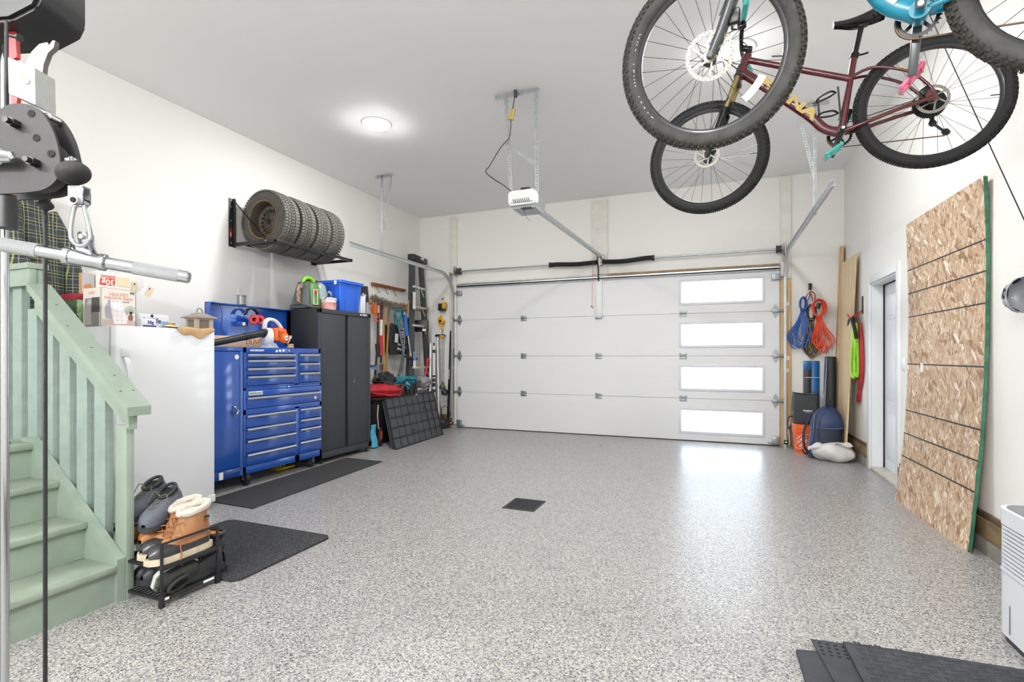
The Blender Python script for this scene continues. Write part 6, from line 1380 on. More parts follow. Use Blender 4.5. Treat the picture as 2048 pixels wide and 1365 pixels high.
build(MB().tube([(-4.382, 7.67, 1.758), (-4.372, 7.67, 0.767)], .011, 8), 'shaft', mat('grey satin tube', '#a9abab', .35, .6), tm); build(MB().tube([(-4.348, 7.68, 1.517), (-4.348, 7.68, 0.81)], .008, 8), 'drive_tube', MATS['grey satin tube'], tm)
q = V((-4.347, 7.66, 0.725)); build(MB().lathe([(0, .05), (.02, .05), (.03, .0), (.055, -.03), (.05, -.07), (0, -.075)], q, (.15, -.2, 1), 16), 'cutting_head', mat('olive plastic', '#59603c', .6), tm); q = V((-4.285, 7.62, 0.608)); build(MB().lathe([(0, .04), (.05, .03), (.062, -.02), (.03, -.05), (0, -.05)], q, (-.4, -.3, 1), 16), 'spool', M_black, tm)
hk = MB(); hk.tube([(V((-4.379, 7.7, 2.192))+V((0, .05, .04))), V((-4.356, 7.66, 2.17))+V((0, 0, .02))], .008, 6); build(hk, 'hang_hook', M_black, tm)
M_stick = mat('black hockey stick', '#17181b', .3, coat=.4)
for k, lb_ in enumerate(('left black hockey stick with white lettering against the door jamb', 'right black and red hockey stick against the door jamb')):
    a, c_ = [((-4.203, 7.7, 1.653), (-4.217, 7.62, 0.218)), ((-4.16, 7.71, 1.635), (-4.162, 7.66, 0.216))][k]; a, c_ = V(a), V(c_); g = a+(c_-a)*((a.z-.16)/(a.z-c_.z))
    t = thing('hockey_stick', lb_, 'hockey stick', (g.x, g.y, 0), group=None)
    build(MB().bar(a, g, .034, .026, (0, 1, 0), .004), 'shaft', M_stick, t)
    bl = MB(); tip = g+V((-.10 if k == 0 else -.05, -.26, -.11)); bl.bar(g+V((0, .01, .02)), g+V((-.015, -.06, -.11)), .03, .035, (0, 1, 0), .006); bl.bar(g+V((-.012, -.04, -.115)), tip, .014, .08, (0, 0, 1), .005); build(bl, 'blade', M_black, t)
    d = (g-a); 
    nn = V((0, -1, 0)); o_ = a.lerp(g, .50)+V((0, -.0145, 0)); 
    text('WARRIOR' if k == 0 else 'EASTON', .036, o_, -d, (-1, 0, 0), M_print, t, bold=.0006)
    if k == 1: build(MB().bar(a.lerp(g, .70)+V((0, -.0008, 0)), a.lerp(g, .95)+V((0, -.0008, 0)), .0346, .0266, (0, 1, 0), .004), 'red_band', mat('dark red wrap', '#6e2318', .4), t)
# photo-eye sensors
sn = thing('door_sensor', 'black door sensor with glowing red lamp low on the left jamb', 'sensor', (-4.139, 7.6, 0.088)); q = V((-4.15, 7.62, 0.077)); build(MB().box(q, (.04, .05, .055), None, .006), 'housing', M_black, sn); build(MB().sph(q+V((.004, -.027, .008)), .007), 'red_lamp', mat('lit red lamp', (1, .08, .05), .4, emit=9), sn); build(MB().bb((q.x, q.y-.005, q.z-.02), (-4.135, q.y+.005, q.z+.02)), 'arm', M_galv, sn)
sn = thing('door_sensor', 'small door sensor with green lamp low on the right jamb', 'sensor', (0.881, 7.6, 0.081)); q = V((0.883, 7.62, 0.072)); build(MB().box(q, (.045, .05, .055), None, .006), 'housing', M_black, sn); build(MB().sph(q+V((-.002, -.027, .004)), .007), 'green_lamp', mat('lit green lamp', (.3, 1, .15), .4, emit=3), sn); build(MB().bb((.865, q.y-.005, q.z-.02), (q.x, q.y+.005, q.z+.02)), 'arm', M_galv, sn)
single(MB().tube(spline([(0.905, 7.66, 0.013), (0.93, 7.62, 0.068), (0.932, 7.64, 0.131), (0.921, 7.69, 0.17), (0.91, 7.7, 0.215)], 6), .006, 6), 'sensor_wire', M_print, 'white curved wire at the foot of the right jamb', 'wire', (0.916, 7.65, 0.016))
for k, (x, y, z) in enumerate(((.85, 7.706, .30), (.865, 7.706, 1.19))): 
    t = thing('wall_clip', 'white outlet plate low on the raw jamb board above the green sensor' if k == 0 else 'white clip plate halfway up the raw jamb board', 'plate', (.895, 7.712, z)); build(MB().bb((.875, 7.704, z-.03), (.935, 7.712, z+.03), .002), 'plate', M_print, t); build(MB().cyl((.905, 7.700, z), (.905, 7.705, z), .008, n=8), 'button', M_dgalv, t)

single(MB().tube(spline([(-4.392, 7.62, 0.468), (-4.322, 7.6, 0.216), (-4.207, 7.55, 0.1), (-4.265, 7.5, 0.044), (-4.352, 7.55, 0.178), (-4.309, 7.68, 0.363), (-4.169, 7.69, 0.144)], 6), .006, 6), 'power_cable', M_black, 'thin dark cable looping down the back wall beside the wire crate', 'cable', (-4.208, 7.5, 0.047))
# ------------------------------------------------------------------ right side: lumber, cords, bags
lm = thing('lumber_stud', 'long pine two-by-four standing in the right back corner', 'lumber', (1.40, 7.5, 0)); build(MB().bar((1.43, 7.60, .0), (1.535, 7.70, 2.64), .036, .085, (0, 1, 0), .002), 'stud', M_pine, lm)
pl = thing('plywood_plank', 'wide pale plywood plank leaning in the right back corner behind the backpack', 'plank', (1.42, 7.2, 0))
def quad_slab(P, n_, th, name, m_, t):
    mb = MB(); n_ = V(n_).normalized()*th; va, vb = mb._v([V(p) for p in P]), mb._v([V(p)+n_ for p in P]); mb._f(va); mb._f(vb[::-1])
    for k in range(4): mb._f([va[k], va[(k+1) % 4], vb[(k+1) % 4], vb[k]])
    return build(mb, name, m_, t, smooth=False)
M_ply = mat('pale plywood', '#d4ba94', .6, var=.16, vs=5, stretch=(10, 10, .7), bump=.08, bs=50)
quad_slab([(1.405, 6.925, .0), (1.415, 7.38, 0), (1.47, 7.38, 2.37), (1.52, 6.95, 2.41)], (1, .1, 0), .02, 'board', M_ply, pl)
# osb
m, nt, b = nodes_of('oriented strand board'); co = coords(nt)
prev = None
for k, (sc, rot, seed) in enumerate((((75, 75, 19), (0, 0, 0), 0), ((60, 60, 15), (R(24), 0, 0), 3), ((70, 70, 17), (R(-28), 0, 0), 7), ((48, 42, 13), (R(50), 0, 0), 11))):
    mp = nt.nodes.new('ShaderNodeMapping'); mp.inputs['Rotation'].default_value = rot; mp.inputs['Location'].default_value = (seed, seed*.37, seed*.71); nt.links.new(co, mp.inputs[0])
    mp2 = nt.nodes.new('ShaderNodeMapping'); mp2.inputs['Scale'].default_value = sc; nt.links.new(mp.outputs[0], mp2.inputs[0])
    nz = nt.nodes.new('ShaderNodeTexNoise'); nz.inputs['Scale'].default_value = 6; nt.links.new(mp.outputs[0], nz.inputs['Vector'])
    ad = nt.nodes.new('ShaderNodeVectorMath'); ad.operation = 'MULTIPLY_ADD'; ad.inputs[1].default_value = (1.2, 1.2, 1.2); nt.links.new(nz.outputs['Color'], ad.inputs[0]); nt.links.new(mp2.outputs[0], ad.inputs[2])
    vo = nt.nodes.new('ShaderNodeTexVoronoi'); vo.inputs['Scale'].default_value = 1; nt.links.new(ad.outputs[0], vo.inputs['Vector'])
    sp_ = nt.nodes.new('ShaderNodeSeparateColor'); nt.links.new(vo.outputs['Color'], sp_.inputs[0])
    rp = ramp(nt, [(0, '#967455'), (.14, '#b09070'), (.34, '#c0a284'), (.58, '#ccb195'), (.80, '#d9c5ad'), (.95, '#ebe1d2')], 'CONSTANT'); nt.links.new(sp_.outputs[0], rp.inputs[0])
    if prev is None: prev = rp.outputs[0]
    else:
        gt = nt.nodes.new('ShaderNodeMath'); gt.operation = 'GREATER_THAN'; gt.inputs[1].default_value = .66; nt.links.new(sp_.outputs[1], gt.inputs[0])
        x_ = nt.nodes.new('ShaderNodeMix'); x_.data_type = 'RGBA'; nt.links.new(gt.outputs[0], x_.inputs[0]); nt.links.new(prev, x_.inputs[6]); nt.links.new(rp.outputs[0], x_.inputs[7]); prev = x_.outputs[2]
nt.links.new(prev, b.inputs['Base Color']); b.inputs['Roughness'].default_value = .65
bwn = nt.nodes.new('ShaderNodeRGBToBW'); nt.links.new(prev, bwn.inputs[0]); bumpn(nt, b, bwn.outputs[0], .25, .003)
M_osb = m
os_ = thing('strand_board', 'tall bowed strand board sheet with black lines leaning on the right wall', 'board', (1.44, 4.58, 0))
def interp(z, tb_):
    for (z0, x0), (z1, x1) in zip(tb_, tb_[1:]):
        if z <= z1: t_ = (z-z0)/(z1-z0); t_ = t_; return x0+(x1-x0)*t_
    return tb_[-1][1]
def cr1(z, tb_):
    P = [V((x, 0, zz)) for zz, x in tb_]; pts = spline(P, 12); best = min(pts, key=lambda p: abs(p.z-z)); return best.x
NEAR = [(0, 1.455), (.336, 1.484), (.799, 1.519), (1.258, 1.537), (1.868, 1.544), (2.325, 1.531)]
FAR = [(0, 1.421), (.428, 1.472), (.85, 1.50), (1.3, 1.512), (1.693, 1.514), (2.325, 1.498)]
def ob_(u, z): return (1-u)*cr1(z, NEAR)+u*cr1(z, FAR)
NZ = 28
mb = MB(); rows = []
for off in (0, .012):
    rows.append([[mb.b.verts.new((ob_(u, 2.325*j/NZ)+off, 3.955+1.245*u, 2.325*j/NZ)) for u in (0, .5, 1)] for j in range(NZ+1)])
for r_ in rows:
    for j in range(NZ):
        for k in range(2): mb._f([r_[j][k], r_[j][k+1], r_[j+1][k+1], r_[j+1][k]])
A, B = rows
for k in (0, 2):
    for j in range(NZ): mb._f([A[j][k], A[j+1][k], B[j+1][k], B[j][k]])
for j in (0, NZ):
    for k in range(2): mb._f([A[j][k], A[j][k+1], B[j][k+1], B[j][k]])
build(mb, 'sheet', M_osb, os_, ang=30)
M_gedge = mat('green painted edge', '#2f6a52', .6, var=.35, vs=20)
ed = MB(); rr = random.Random(5); pts = []
for j in range(NZ+1): z = 2.325*j/NZ; pts.append((ob_(0, z)+.007, 3.9535, max(.008, min(2.318, z))))
ed.sweep([(-.0095, -.0015), (.0095, -.0015), (.0095, .0015), (-.0095, .0015)], pts, (1, 0, 0)); ed.jitter(.0012, 3); build(ed, 'painted_edge', M_gedge, os_)
M_line = mat('black marking line', '#2a2725', .6)
for z in (1.935, 1.742, 1.545, 1.153, .765, .573, .381):
    ln_ = MB(); zz = z; ln_.sweep([(-.0009, -.005), (.0009, -.005), (.0009, .005), (-.0009, .005)], [(ob_(u, zz)-.0004, 3.955+1.245*u, zz) for u in (0, .25, .5, .75, 1)], (1, 0, 0)); build(ln_, 'marking_line', M_line, os_, smooth=False)
for (u, z, w_, h_) in ((.76, 1.13, .05, .07),): build(MB().box((ob_(u, z)-.0008, 3.955+1.245*u, z), (.002, w_, h_)), 'paper_label', M_print, os_, smooth=False)
for (u, z, a, s_) in ((.27, .80, 30, 1), (.40, .20, -30, 1.3), (.75, .30, 0, .6), (.30, .25, 10, .8)):
    build(MB().box((ob_(u, z)-.0003, 3.955+1.245*u, z), (.001, .055*s_, .095*s_), (R(a), 0, 0)), 'pale_flake', mat('pale wood flake', '#e9dcc6', .6), os_, smooth=False)

# coiled cords on a hook of the back wall
def strand(pts, r=.0065, n=6, seg=5, closed=False):
    mb = MB(); mb.tube(spline(pts, seg, closed), r, n, closed=closed); return mb
def hank(name, label, mats_, top, knot, bottom, halfw, nloops, r, loc, seed, ovalw, ovaln, y0, wrapn=3, skew=0):
    rr = random.Random(seed); t = thing(name, label, 'cord', loc); top, knot, bottom = V(top), V(knot), V(bottom)
    for k in range(ovaln):
        w = ovalw*(.7+.3*k/max(1, ovaln-1))*rr.uniform(.85, 1.1); y = y0-.012*k; c0 = top.lerp(knot, .5); h = (top.z-knot.z)/2*rr.uniform(.85, 1.05)
        pts = [(c0.x+w*math.sin(a)+rr.uniform(-.004, .004), y, c0.z+h*math.cos(a)) for a in [2*math.pi*j/10 for j in range(10)]]
        build(strand(pts, r, 6, 4, True), 'loop', mats_[k % len(mats_)], t)
    for k in range(nloops):
        u = (k+.5)/nloops*2-1; w = halfw*rr.uniform(.35, .6); cx = bottom.x+u*halfw*.55+rr.uniform(-.01, .01); zb = bottom.z+abs(u)*.06+rr.uniform(-.03, .03); y = y0-.004-.010*(k % 4)
        pts = [(knot.x-.012, y, knot.z), (knot.x+(cx-knot.x)*.35-w*.55, y, knot.z+(zb-knot.z)*.38), (cx-w, y, knot.z+(zb-knot.z)*.76), (cx-w*.5, y, zb+.02), (cx+w*.4, y-.004, zb), (cx+w, y-.006, knot.z+(zb-knot.z)*.74), (knot.x+(cx-knot.x)*.4+w*.55, y-.006, knot.z+(zb-knot.z)*.36), (knot.x+.012, y-.004, knot.z)]
        build(strand(pts, r), 'loop', mats_[k % len(mats_)], t)
    for k in range(wrapn):
        z = knot.z+.018-.014*k; pts = [(knot.x+.028*math.cos(a), y0-.02+.028*math.sin(a), z+.004*math.cos(a*2)) for a in [2*math.pi*j/8 for j in range(8)]]
        build(strand(pts, r, 6, 3, True), 'wrap', mats_[k % len(mats_)], t)
    return t
M_cblue = mat('blue cord jacket', '#1b55a8', .4, coat=.2); M_cor = mat('orange red cord jacket', '#e2441f', .4, coat=.2); M_cbk = mat('black cord jacket', '#1b1a1a', .45); M_cye = mat('ochre cord jacket', '#a98424', .5)
hk = thing('cord_hook', 'black double hook on the back wall above the coiled cords', 'hook', (1.181, 7.75, 2.169)); q = V((1.18, 7.745, 2.142)); build(MB().box(q, (.035, .012, .09), None, .004), 'hook_plate', M_black, hk); build(MB().tube(spline([q+V((0, -.005, .01)), q+V((0, -.06, -.03)), q+V((0, -.09, -.01)), q+V((0, -.10, .03))], 4), .009, 8), 'prong', M_black, hk)
q = V((1.171, 7.68, 2.061))
lp = MB(); lp.tube(spline([V((1.111, 7.67, 1.924)), V((1.129, 7.67, 2.016)), q, V((1.15, 7.66, 1.961))], 5), .006, 6); lp.tube(spline([V((1.202, 7.66, 1.946)), q+V((.004, 0, .01)), V((1.221, 7.67, 2.038)), V((1.225, 7.66, 1.945))], 5), .007, 6)
single(lp, 'hanging_strap', mat('dull red strap', '#8f3a36', .6), 'dull red hanging straps between hook and cord hanks', 'strap', (1.169, 7.67, 1.922))
hank('extension_cord', 'blue extension cord hank hanging left of the orange one', [M_cblue], (1.087, 7.66, 1.997), (1.087, 7.66, 1.825), (1.029, 7.66, 1.322), .145, 8, .0075, (1.052, 7.66, 1.315), 3, .045, 6, 7.675)
hank('extension_cord', 'orange extension cord hank hanging right of the blue one', [M_cor], (1.252, 7.62, 1.953), (1.264, 7.62, 1.731), (1.303, 7.62, 1.288), .125, 8, .008, (1.286, 7.62, 1.281), 5, .075, 7, 7.64, 5)
hank('extension_cord', 'black and ochre cord hank hanging behind the blue and orange hanks', [M_cbk, M_cye, M_cbk], (1.188, 7.72, 1.899), (1.188, 7.72, 1.7), (1.188, 7.72, 1.209), .115, 9, .007, (1.188, 7.72, 1.203), 8, .05, 4, 7.725)
pg = thing('cord_plug', 'black cord plug hanging inside the orange hank top', 'plug', (1.255, 7.6, 1.795)); q = V((1.256, 7.61, 1.873)); build(MB().box(q, (.05, .03, .075), (0, R(15), 0), .008), 'plug_body', M_black, pg)
# garden hoses on the right wall
M_lime2 = mat('lime hose', '#8fd02a', .4); M_rhose = mat('red hose', '#b51f33', .4)
gh = thing('garden_hose', 'lime green garden hose hank hanging on the right wall by the door', 'hose', (1.52, 6.972, 0.972))
rr = random.Random(4)
for k in range(5):
    dy = -.13+.065*k; x = 1.515-.022*(k % 2)
    pts = [(x, 6.94+dy*.4, 1.60), (x-.015, 6.97+dy*.9, 1.35), (x-.02, 7.01+dy, 1.12), (x-.012, 6.99+dy*.9, .965+.03*abs(k-2)), (x, 6.93+dy*.8, 1.0), (x+.004, 6.91+dy*.5, 1.3), (x, 6.93+dy*.4, 1.58)]
    build(strand(pts, .0145, 8), 'loop', [M_lime2, mat('pale lime hose', '#a8d84a', .4)][k % 2], gh)
for s_, y in ((1, 7.10), (-1, 6.84)): build(MB().tube(spline([(1.50, 6.96, 1.66), (1.48, (6.96+y)/2, 1.63), (1.49, y, 1.52), (1.50, y+.02*s_, 1.42)], 5), .032, 8, sq=.6), 'strap_end', M_black, gh)
rh = thing('air_hose', 'dark red hose hank behind the lime green hose', 'hose', (1.55, 7.018, 0.707))
for k in range(3):
    dy = .035*k; x = 1.545
    pts = [(x, 6.86, 1.60), (x, 6.76+dy, 1.30), (x, 6.76+dy, 1.05), (x, 6.82+dy, .90), (x, 6.91, .80), (x, 6.96, .70+.02*k), (x, 6.91, .70), (x, 6.88, .85), (x, 6.84+dy, 1.2), (x, 6.86, 1.58)]
    build(strand(pts, .013, 7), 'loop', M_rhose, rh)
hk = thing('hose_hook', 'dark red wall hook above the lime green hose', 'hook', (XR, 7.0, 1.75)); build(MB().box((XR-.006, 6.84, 1.80), (.012, .03, .20), None, .003), 'hook_plate', mat('dark metal strap', '#3b2b2b', .5, .4), hk); build(MB().tube(spline([(XR-.01, 6.84, 1.74), (1.50, 6.90, 1.67), (1.46, 6.96, 1.67), (1.45, 6.98, 1.71)], 5), .008, 6).tube(spline([(1.52, 6.88, 1.69), (1.50, 6.98, 1.70), (1.51, 7.10, 1.72)], 5), .007, 6), 'prong', M_red, hk)
# blue steel channel, black tube
bs_ = thing('blue_ramp', 'blue and black steel ramp standing on end behind the cooler bag', 'ramp', (1.20, 7.72, 0)); build(MB().bb((1.19, 7.715, .02), (1.285, 7.74, 1.155), .003), 'plate', mat('blue steel', '#1b5f98', .35, .2), bs_); build(MB().bb((1.10, 7.70, .02), (1.19, 7.74, 1.04), .003), 'black_channel', M_blackm, bs_); build(MB().bb((1.10, 7.705, 1.04), (1.19, 7.74, 1.155), .003), 'blue_end', MATS['blue steel'], bs_)
build(MB().bb((1.195, 7.708, .9), (1.20, 7.716, 1.13)), 'slot', mat('dark blue slot', '#123a66', .5), bs_); build(MB().bb((1.11, 7.697, .93), (1.28, 7.704, .94)), 'tape', M_steel, bs_)
tu = thing('roll_mat', 'tall black rolled mat standing behind the backpack', 'rolled mat', (1.38, 7.55, 0)); build(MB().lathe([(0, .005), (.062, .005), (.064, .02), (.064, 1.20), (.058, 1.212), (.03, 1.212), (.028, 1.19), (0, 1.19)], (1.375, 7.52, 0), (0, 0, 1), 24), 'roll', mat('black foam', '#25262a', .6, bump=.3, bs=60), tu)
tp_ = thing('navy_pole', 'thin navy pole with silver edge standing left of the black rolled mat', 'pole', (1.291, 7.45, 0.626)); a, c_ = V((1.318, 7.48, 1.197)), V((1.285, 7.42, 0.628)); g = a+(c_-a)*(a.z/(a.z-c_.z)); build(MB().bar(a, g, .03, .02, (0, 1, 0), .004), 'pole', mat('navy lacquer', '#1c2f57', .25, coat=.5), tp_); build(MB().bar(a+V((.006, -.012, 0)), g+V((.006, -.012, 0)), .006, .004, (0, 1, 0)), 'silver_edge', M_steel, tp_)
# bucket and cooler bag
M_ob = mat('orange bucket plastic', '#e8601c', .4, coat=.15)
bk = thing('bucket', 'orange plastic bucket on the floor under the black cooler bag', 'bucket', (1.068, 7.37, 0), local=True)
build(MB().lathe([(0, 0), (.118, 0), (.122, .01), (.140, .255), (.148, .257), (.148, .275), (.143, .277), (.143, .295), (.150, .297), (.150, .325), (.145, .345), (.150, .347), (.150, .362), (.138, .362), (.118, .02), (0, .015)], n=40), 'pail', M_ob, bk)
lg = MB()   # white diamond emblem on the bucket front
ua = V((math.cos(R(-20)), math.sin(R(-20)), 0)); fa = V((ua.y, -ua.x, 0)); o_ = fa*.1395+V((0, 0, .145))-ua*.01
def onb(a, b_):
    an = a/.132; rr_ = .1225+.0735*(.145+b_)+.0012; dirn = fa*math.cos(an)+ua*math.sin(an); return dirn*rr_+V((0, 0, .145+b_))
def outline(P, w, name='emblem'):
    lg = MB()
    for (a, b_) in zip(P, P[1:]+P[:1]):
        n_ = 6
        pts = [onb(a[0]+(b_[0]-a[0])*k/n_, a[1]+(b_[1]-a[1])*k/n_) for k in range(n_+1)]
        lg.tube(pts, w, 4)
    build(lg, name, M_print, bk, smooth=False)
outline([(-.09, -.09), (-.09, .0), (.0, .095), (.085, .095), (.085, .0), (-.01, -.09)], .0022)
for s_, a0, b0, sz in (('THE', -.045, .048, .028), ('HOME', -.02, .018, .040), ('DEPOT', .012, -.020, .040)):
    cu = bpy.data.curves.new('t', 'FONT'); cu.body = s_; cu.size = sz; cu.align_x = 'CENTER'; cu.align_y = 'CENTER'; cu.resolution_u = 2; cu.extrude = .0004; cu.offset = .0006
    ob2 = bpy.data.objects.new('t', cu); me = bpy.data.meshes.new_from_object(ob2); bpy.data.objects.remove(ob2); bpy.data.curves.remove(cu)
    for v in me.vertices:
        x, y = v.co.x, v.co.y; c4 = math.sqrt(.5); a = a0+(x*c4-y*c4); b_ = b0+(x*c4+y*c4); p = onb(a, b_); v.co = p+(p-V((0, 0, p.z))).normalized()*(v.co.z+.0006)
    me.materials.append(M_print); me.name = 'lettering'; o2 = bpy.data.objects.new('lettering', me); COL.objects.link(o2); o2.parent = bk
cg = thing('cooler_bag', 'black soft cooler bag with open top standing on the orange bucket', 'bag', (1.072, 7.38, .366), local=True)
M_cool = mat('charcoal nylon', '#33363b', .65, bump=.3, bs=300)
def cool(u, v):
    a = 2*math.pi*u; p = .45; w = .138+.012*math.sin(math.pi*v); d = .10+.008*math.sin(math.pi*v)
    ca, sa = math.cos(a), math.sin(a); return V((w*math.copysign(abs(ca)**p, ca), d*math.copysign(abs(sa)**p, sa), .385*v-(.02*(1-abs(ca)) if v > .95 else 0)))
mb = MB(); mb.surf(cool, 40, 10, cu=True); build(mb, 'body', M_cool, cg); 
build(MB().box((0, 0, .006), (.24, .17, .012), None, .003), 'base', M_cool, cg)
def lin_(u, v): p = cool(u, .995-.12*v); return V((p.x*.955, p.y*.94, p.z))
mb = MB(); mb.surf(lin_, 40, 3, cu=True); build(mb, 'lining', mat('silver foil lining', '#b3b4b6', .3, .6, bump=.5, bs=40), cg); build(MB().box((0, 0, .28), (.25, .18, .004)), 'inner_floor', mat('silver foil lining', '#b3b4b6'), cg)
build(MB().tube([cool(k/40, 1)+V((0, 0, .002)) for k in range(40)], .006, 6, closed=True), 'zip_edge', M_black, cg)
pk = MB(); pk.prism(rect_outline(.20, .27, .045, 5), (0, -.113, .16), (1, 0, 0), (0, 0, 1), (0, .012, 0)); build(pk, 'front_pocket', M_cool, cg)
text('PRIMUS', .030, (.01, -.1145, .165), (1, 0, 0), (0, 0, 1), M_print, cg, bold=.0008); text('SWEDEN', .014, (.01, -.1145, .143), (1, 0, 0), (0, 0, 1), mat('pale grey print', '#b9b9bd', .5), cg)
build(MB().tube(spline([(-.145, -.02, .08), (-.19, -.03, .07), (-.20, -.03, -.02), (-.18, -.03, -.08), (-.165, -.04, -.03), (-.17, -.04, -.20), (-.16, -.04, -.30)], 6), .007, 6), 'strap', M_black, cg); build(MB().box((-.146, -.04, .14), (.004, .02, .04)), 'white_tag', M_print, cg)
# backpack
M_navy = mat('navy nylon', '#1c2c52', .5, var=.12, vs=10, bump=.25, bs=250)
M_navyd = mat('dark navy nylon', '#121a30', .6, bump=.25, bs=250)
bp_ = thing('backpack', 'navy blue backpack leaning in the corner above the white sack', 'backpack', (1.235, 7.02, .0), local=True)
def bpk(u, v):      # v height, u around; leaning
    a = 2*math.pi*u; z = .02+.60*v; w = (.172-.012*v)*(math.sqrt(max(0, 1-(max(0, v-.62)/.385)**2.2))); d = (.115-.035*v)*(math.sqrt(max(.02, 1-(max(0, v-.72)/.29)**2)))
    ca, sa = math.cos(a), math.sin(a); return V((w*math.copysign(abs(ca)**.7, ca)+.10*(v-.5)*.55, d*math.copysign(abs(sa)**.7, sa)+.04*v, z))
mb = MB(); mb.surf(bpk, 34, 18, cu=True, capu=False); build(mb, 'main_compartment', M_navy, bp_)
def fp2(u, v): # front pocket upper and lower
    a = math.pi*(1+u); w = .125-.01*v; return V((.012+w*math.cos(a)*1.0, -.105-.05*math.sin(math.pi*(u))**.6*math.sin(math.pi*(.08+.84*v))**.5+.02*v, .10+.27*v))
mb = MB(); mb.surf(fp2, 18, 9); build(mb, 'front_pocket', M_navyd, bp_)
def fp3(u, v):
    a = math.pi*(1+u); w = .125*math.sqrt(max(0, 1-(max(0, v-.3)/.72)**2)); return V((.035+w*math.cos(a), -.085-.045*math.sin(math.pi*u)**.6*math.sin(math.pi*(.1+.8*v))**.5+.05*v, .36+.20*v))
mb = MB(); mb.surf(fp3, 18, 8); build(mb, 'top_pocket', M_navy, bp_)
build(MB().tube(spline([(.03, -.02, .61), (.0, -.03, .665), (.05, .0, .68), (.08, .02, .63)], 5), .010, 8), 'grab_handle', M_navyd, bp_)
build(MB().tube(spline([(-.16, -.03, .52), (-.235, -.06, .33), (-.24, -.08, .15), (-.20, -.07, .07), (-.23, -.09, .05), (-.26, -.09, .10)], 6), .014, 8, sq=.5), 'shoulder_strap', M_navyd, bp_)
build(MB().tube(spline([(-.13, -.09, .52), (-.15, -.13, .36), (-.165, -.135, .20), (-.15, -.12, .09)], 6), .006, 6), 'zip', mat('grey zip', '#5a6480', .4), bp_)
build(MB().tube(spline([(-.12, -.10, .375), (.02, -.165, .37), (.16, -.10, .375)], 6), .005, 6), 'zip', MATS['grey zip'], bp_)
# sack
ws_ = thing('white_sack', 'white woven sack slumped on the floor in front of the backpack', 'sack', (1.27, 6.84, 0))
def wsk(u, v):
    a = 2*math.pi*u; b2_ = math.pi*v; k = 1+.05*math.sin(5*a+2*b2_)+.04*math.sin(11*a-3*b2_); ca = math.cos(a)
    x = 1.275+.215*math.sin(b2_)*ca*k; y = 6.84+.14*math.sin(b2_)*math.sin(a)*k; z = .10-.105*math.cos(b2_)*(1+.1*math.sin(3*a)); 
    return V((x, y, max(.003, z+.03*math.sin(b2_)*math.sin(2*a))))
mb = MB(); mb.surf(wsk, 36, 18, cu=True); build(mb, 'body', mat('white woven plastic', '#dcdad6', .45, var=.06, vs=10, bump=.6, bs=22), ws_)
def wsf(u, v): return V((1.02+.26*u, 6.80+.05*math.sin(6*v+3*u), .135+.02*math.sin(9*v)+.055*v*math.sin(math.pi*min(1, u*1.2))+.02*u*(1+math.sin(11*u+5*v))))
mb = MB(); mb.surf(wsf, 14, 10); build(mb, 'gathered_mouth', MATS['white woven plastic'], ws_)
def wsf2(u, v): return V((1.24+.22*u, 6.78+.10*v, .19+.035*math.sin(5*u+3*v)*math.sin(math.pi*u)+.02*v))
mb = MB(); mb.surf(wsf2, 12, 8); build(mb, 'fold', MATS['white woven plastic'], ws_)
# evaporative cooler at right edge
ac = thing('air_cooler', 'white portable air cooler with louvred front at the right picture edge', 'air cooler', (1.33, 2.66, 0), local=True)
M_acw = mat('white cooler plastic', '#dfe3ea', .35, coat=.15)
def aco(w, d, r=.09): return rect_outline(w, d, r, 6)
def acr(mb, w, d, z0, z1, r=.09, c=(0, 0)): mb.prism([(x+c[0], y+c[1]) for x, y in aco(w, d, r)], (0, 0, z0), (1, 0, 0), (0, 1, 0), (0, 0, z1-z0)); return mb
W_, D_ = .36, .46
build(acr(MB(), W_-.02, D_-.02, .0, .035), 'base', mat('dark base plastic', '#3a3c40', .6), ac)
build(acr(MB(), W_, D_, .03, .30), 'water_tank', M_acw, ac)
build(acr(MB(), W_-.03, D_-.03, .30, .50, .08), 'louvre_core', mat('dark louvre gap', '#26282c', .7), ac)
for k in range(11):
    l_ = acr(MB(), W_, D_, .303+k*.0178, .314+k*.0178); build(l_, 'louvre', M_acw, ac)
for a in (-60, 0): pass
build(acr(MB(), W_+.004, D_+.004, .498, .565), 'top_rim', M_acw, ac)
build(acr(MB(), W_-.03, D_-.03, .56, .568, .075), 'control_panel', mat('grey control panel', '#6d7076', .3), ac)
ic = MB()
for k in range(3): ic.lathe([(.006, 0), (.008, .0006), (.006, .001)], (-.10+.03*k, .10, .568), (0, 0, 1), 10, closed=True)
build(ic, 'panel_icon', M_print, ac, kind='stuff')
for (x, y) in ((-W_/2+.001, .09),): build(MB().bb((x-.004, y-.006, .05), (x+.004, y+.0, .17), .001), 'tank_slot', mat('grey slot', '#6f7278', .6), ac)
build(MB().tube([(px_*1.0, py_*1.0, .302) for px_, py_ in aco(W_+.002, D_+.002)], .003, 6, closed=True), 'seam', mat('pale grey seam', '#b7bcc6', .5), ac)
for x in (-.12, .12):
    for y in (-.17, .17): pass
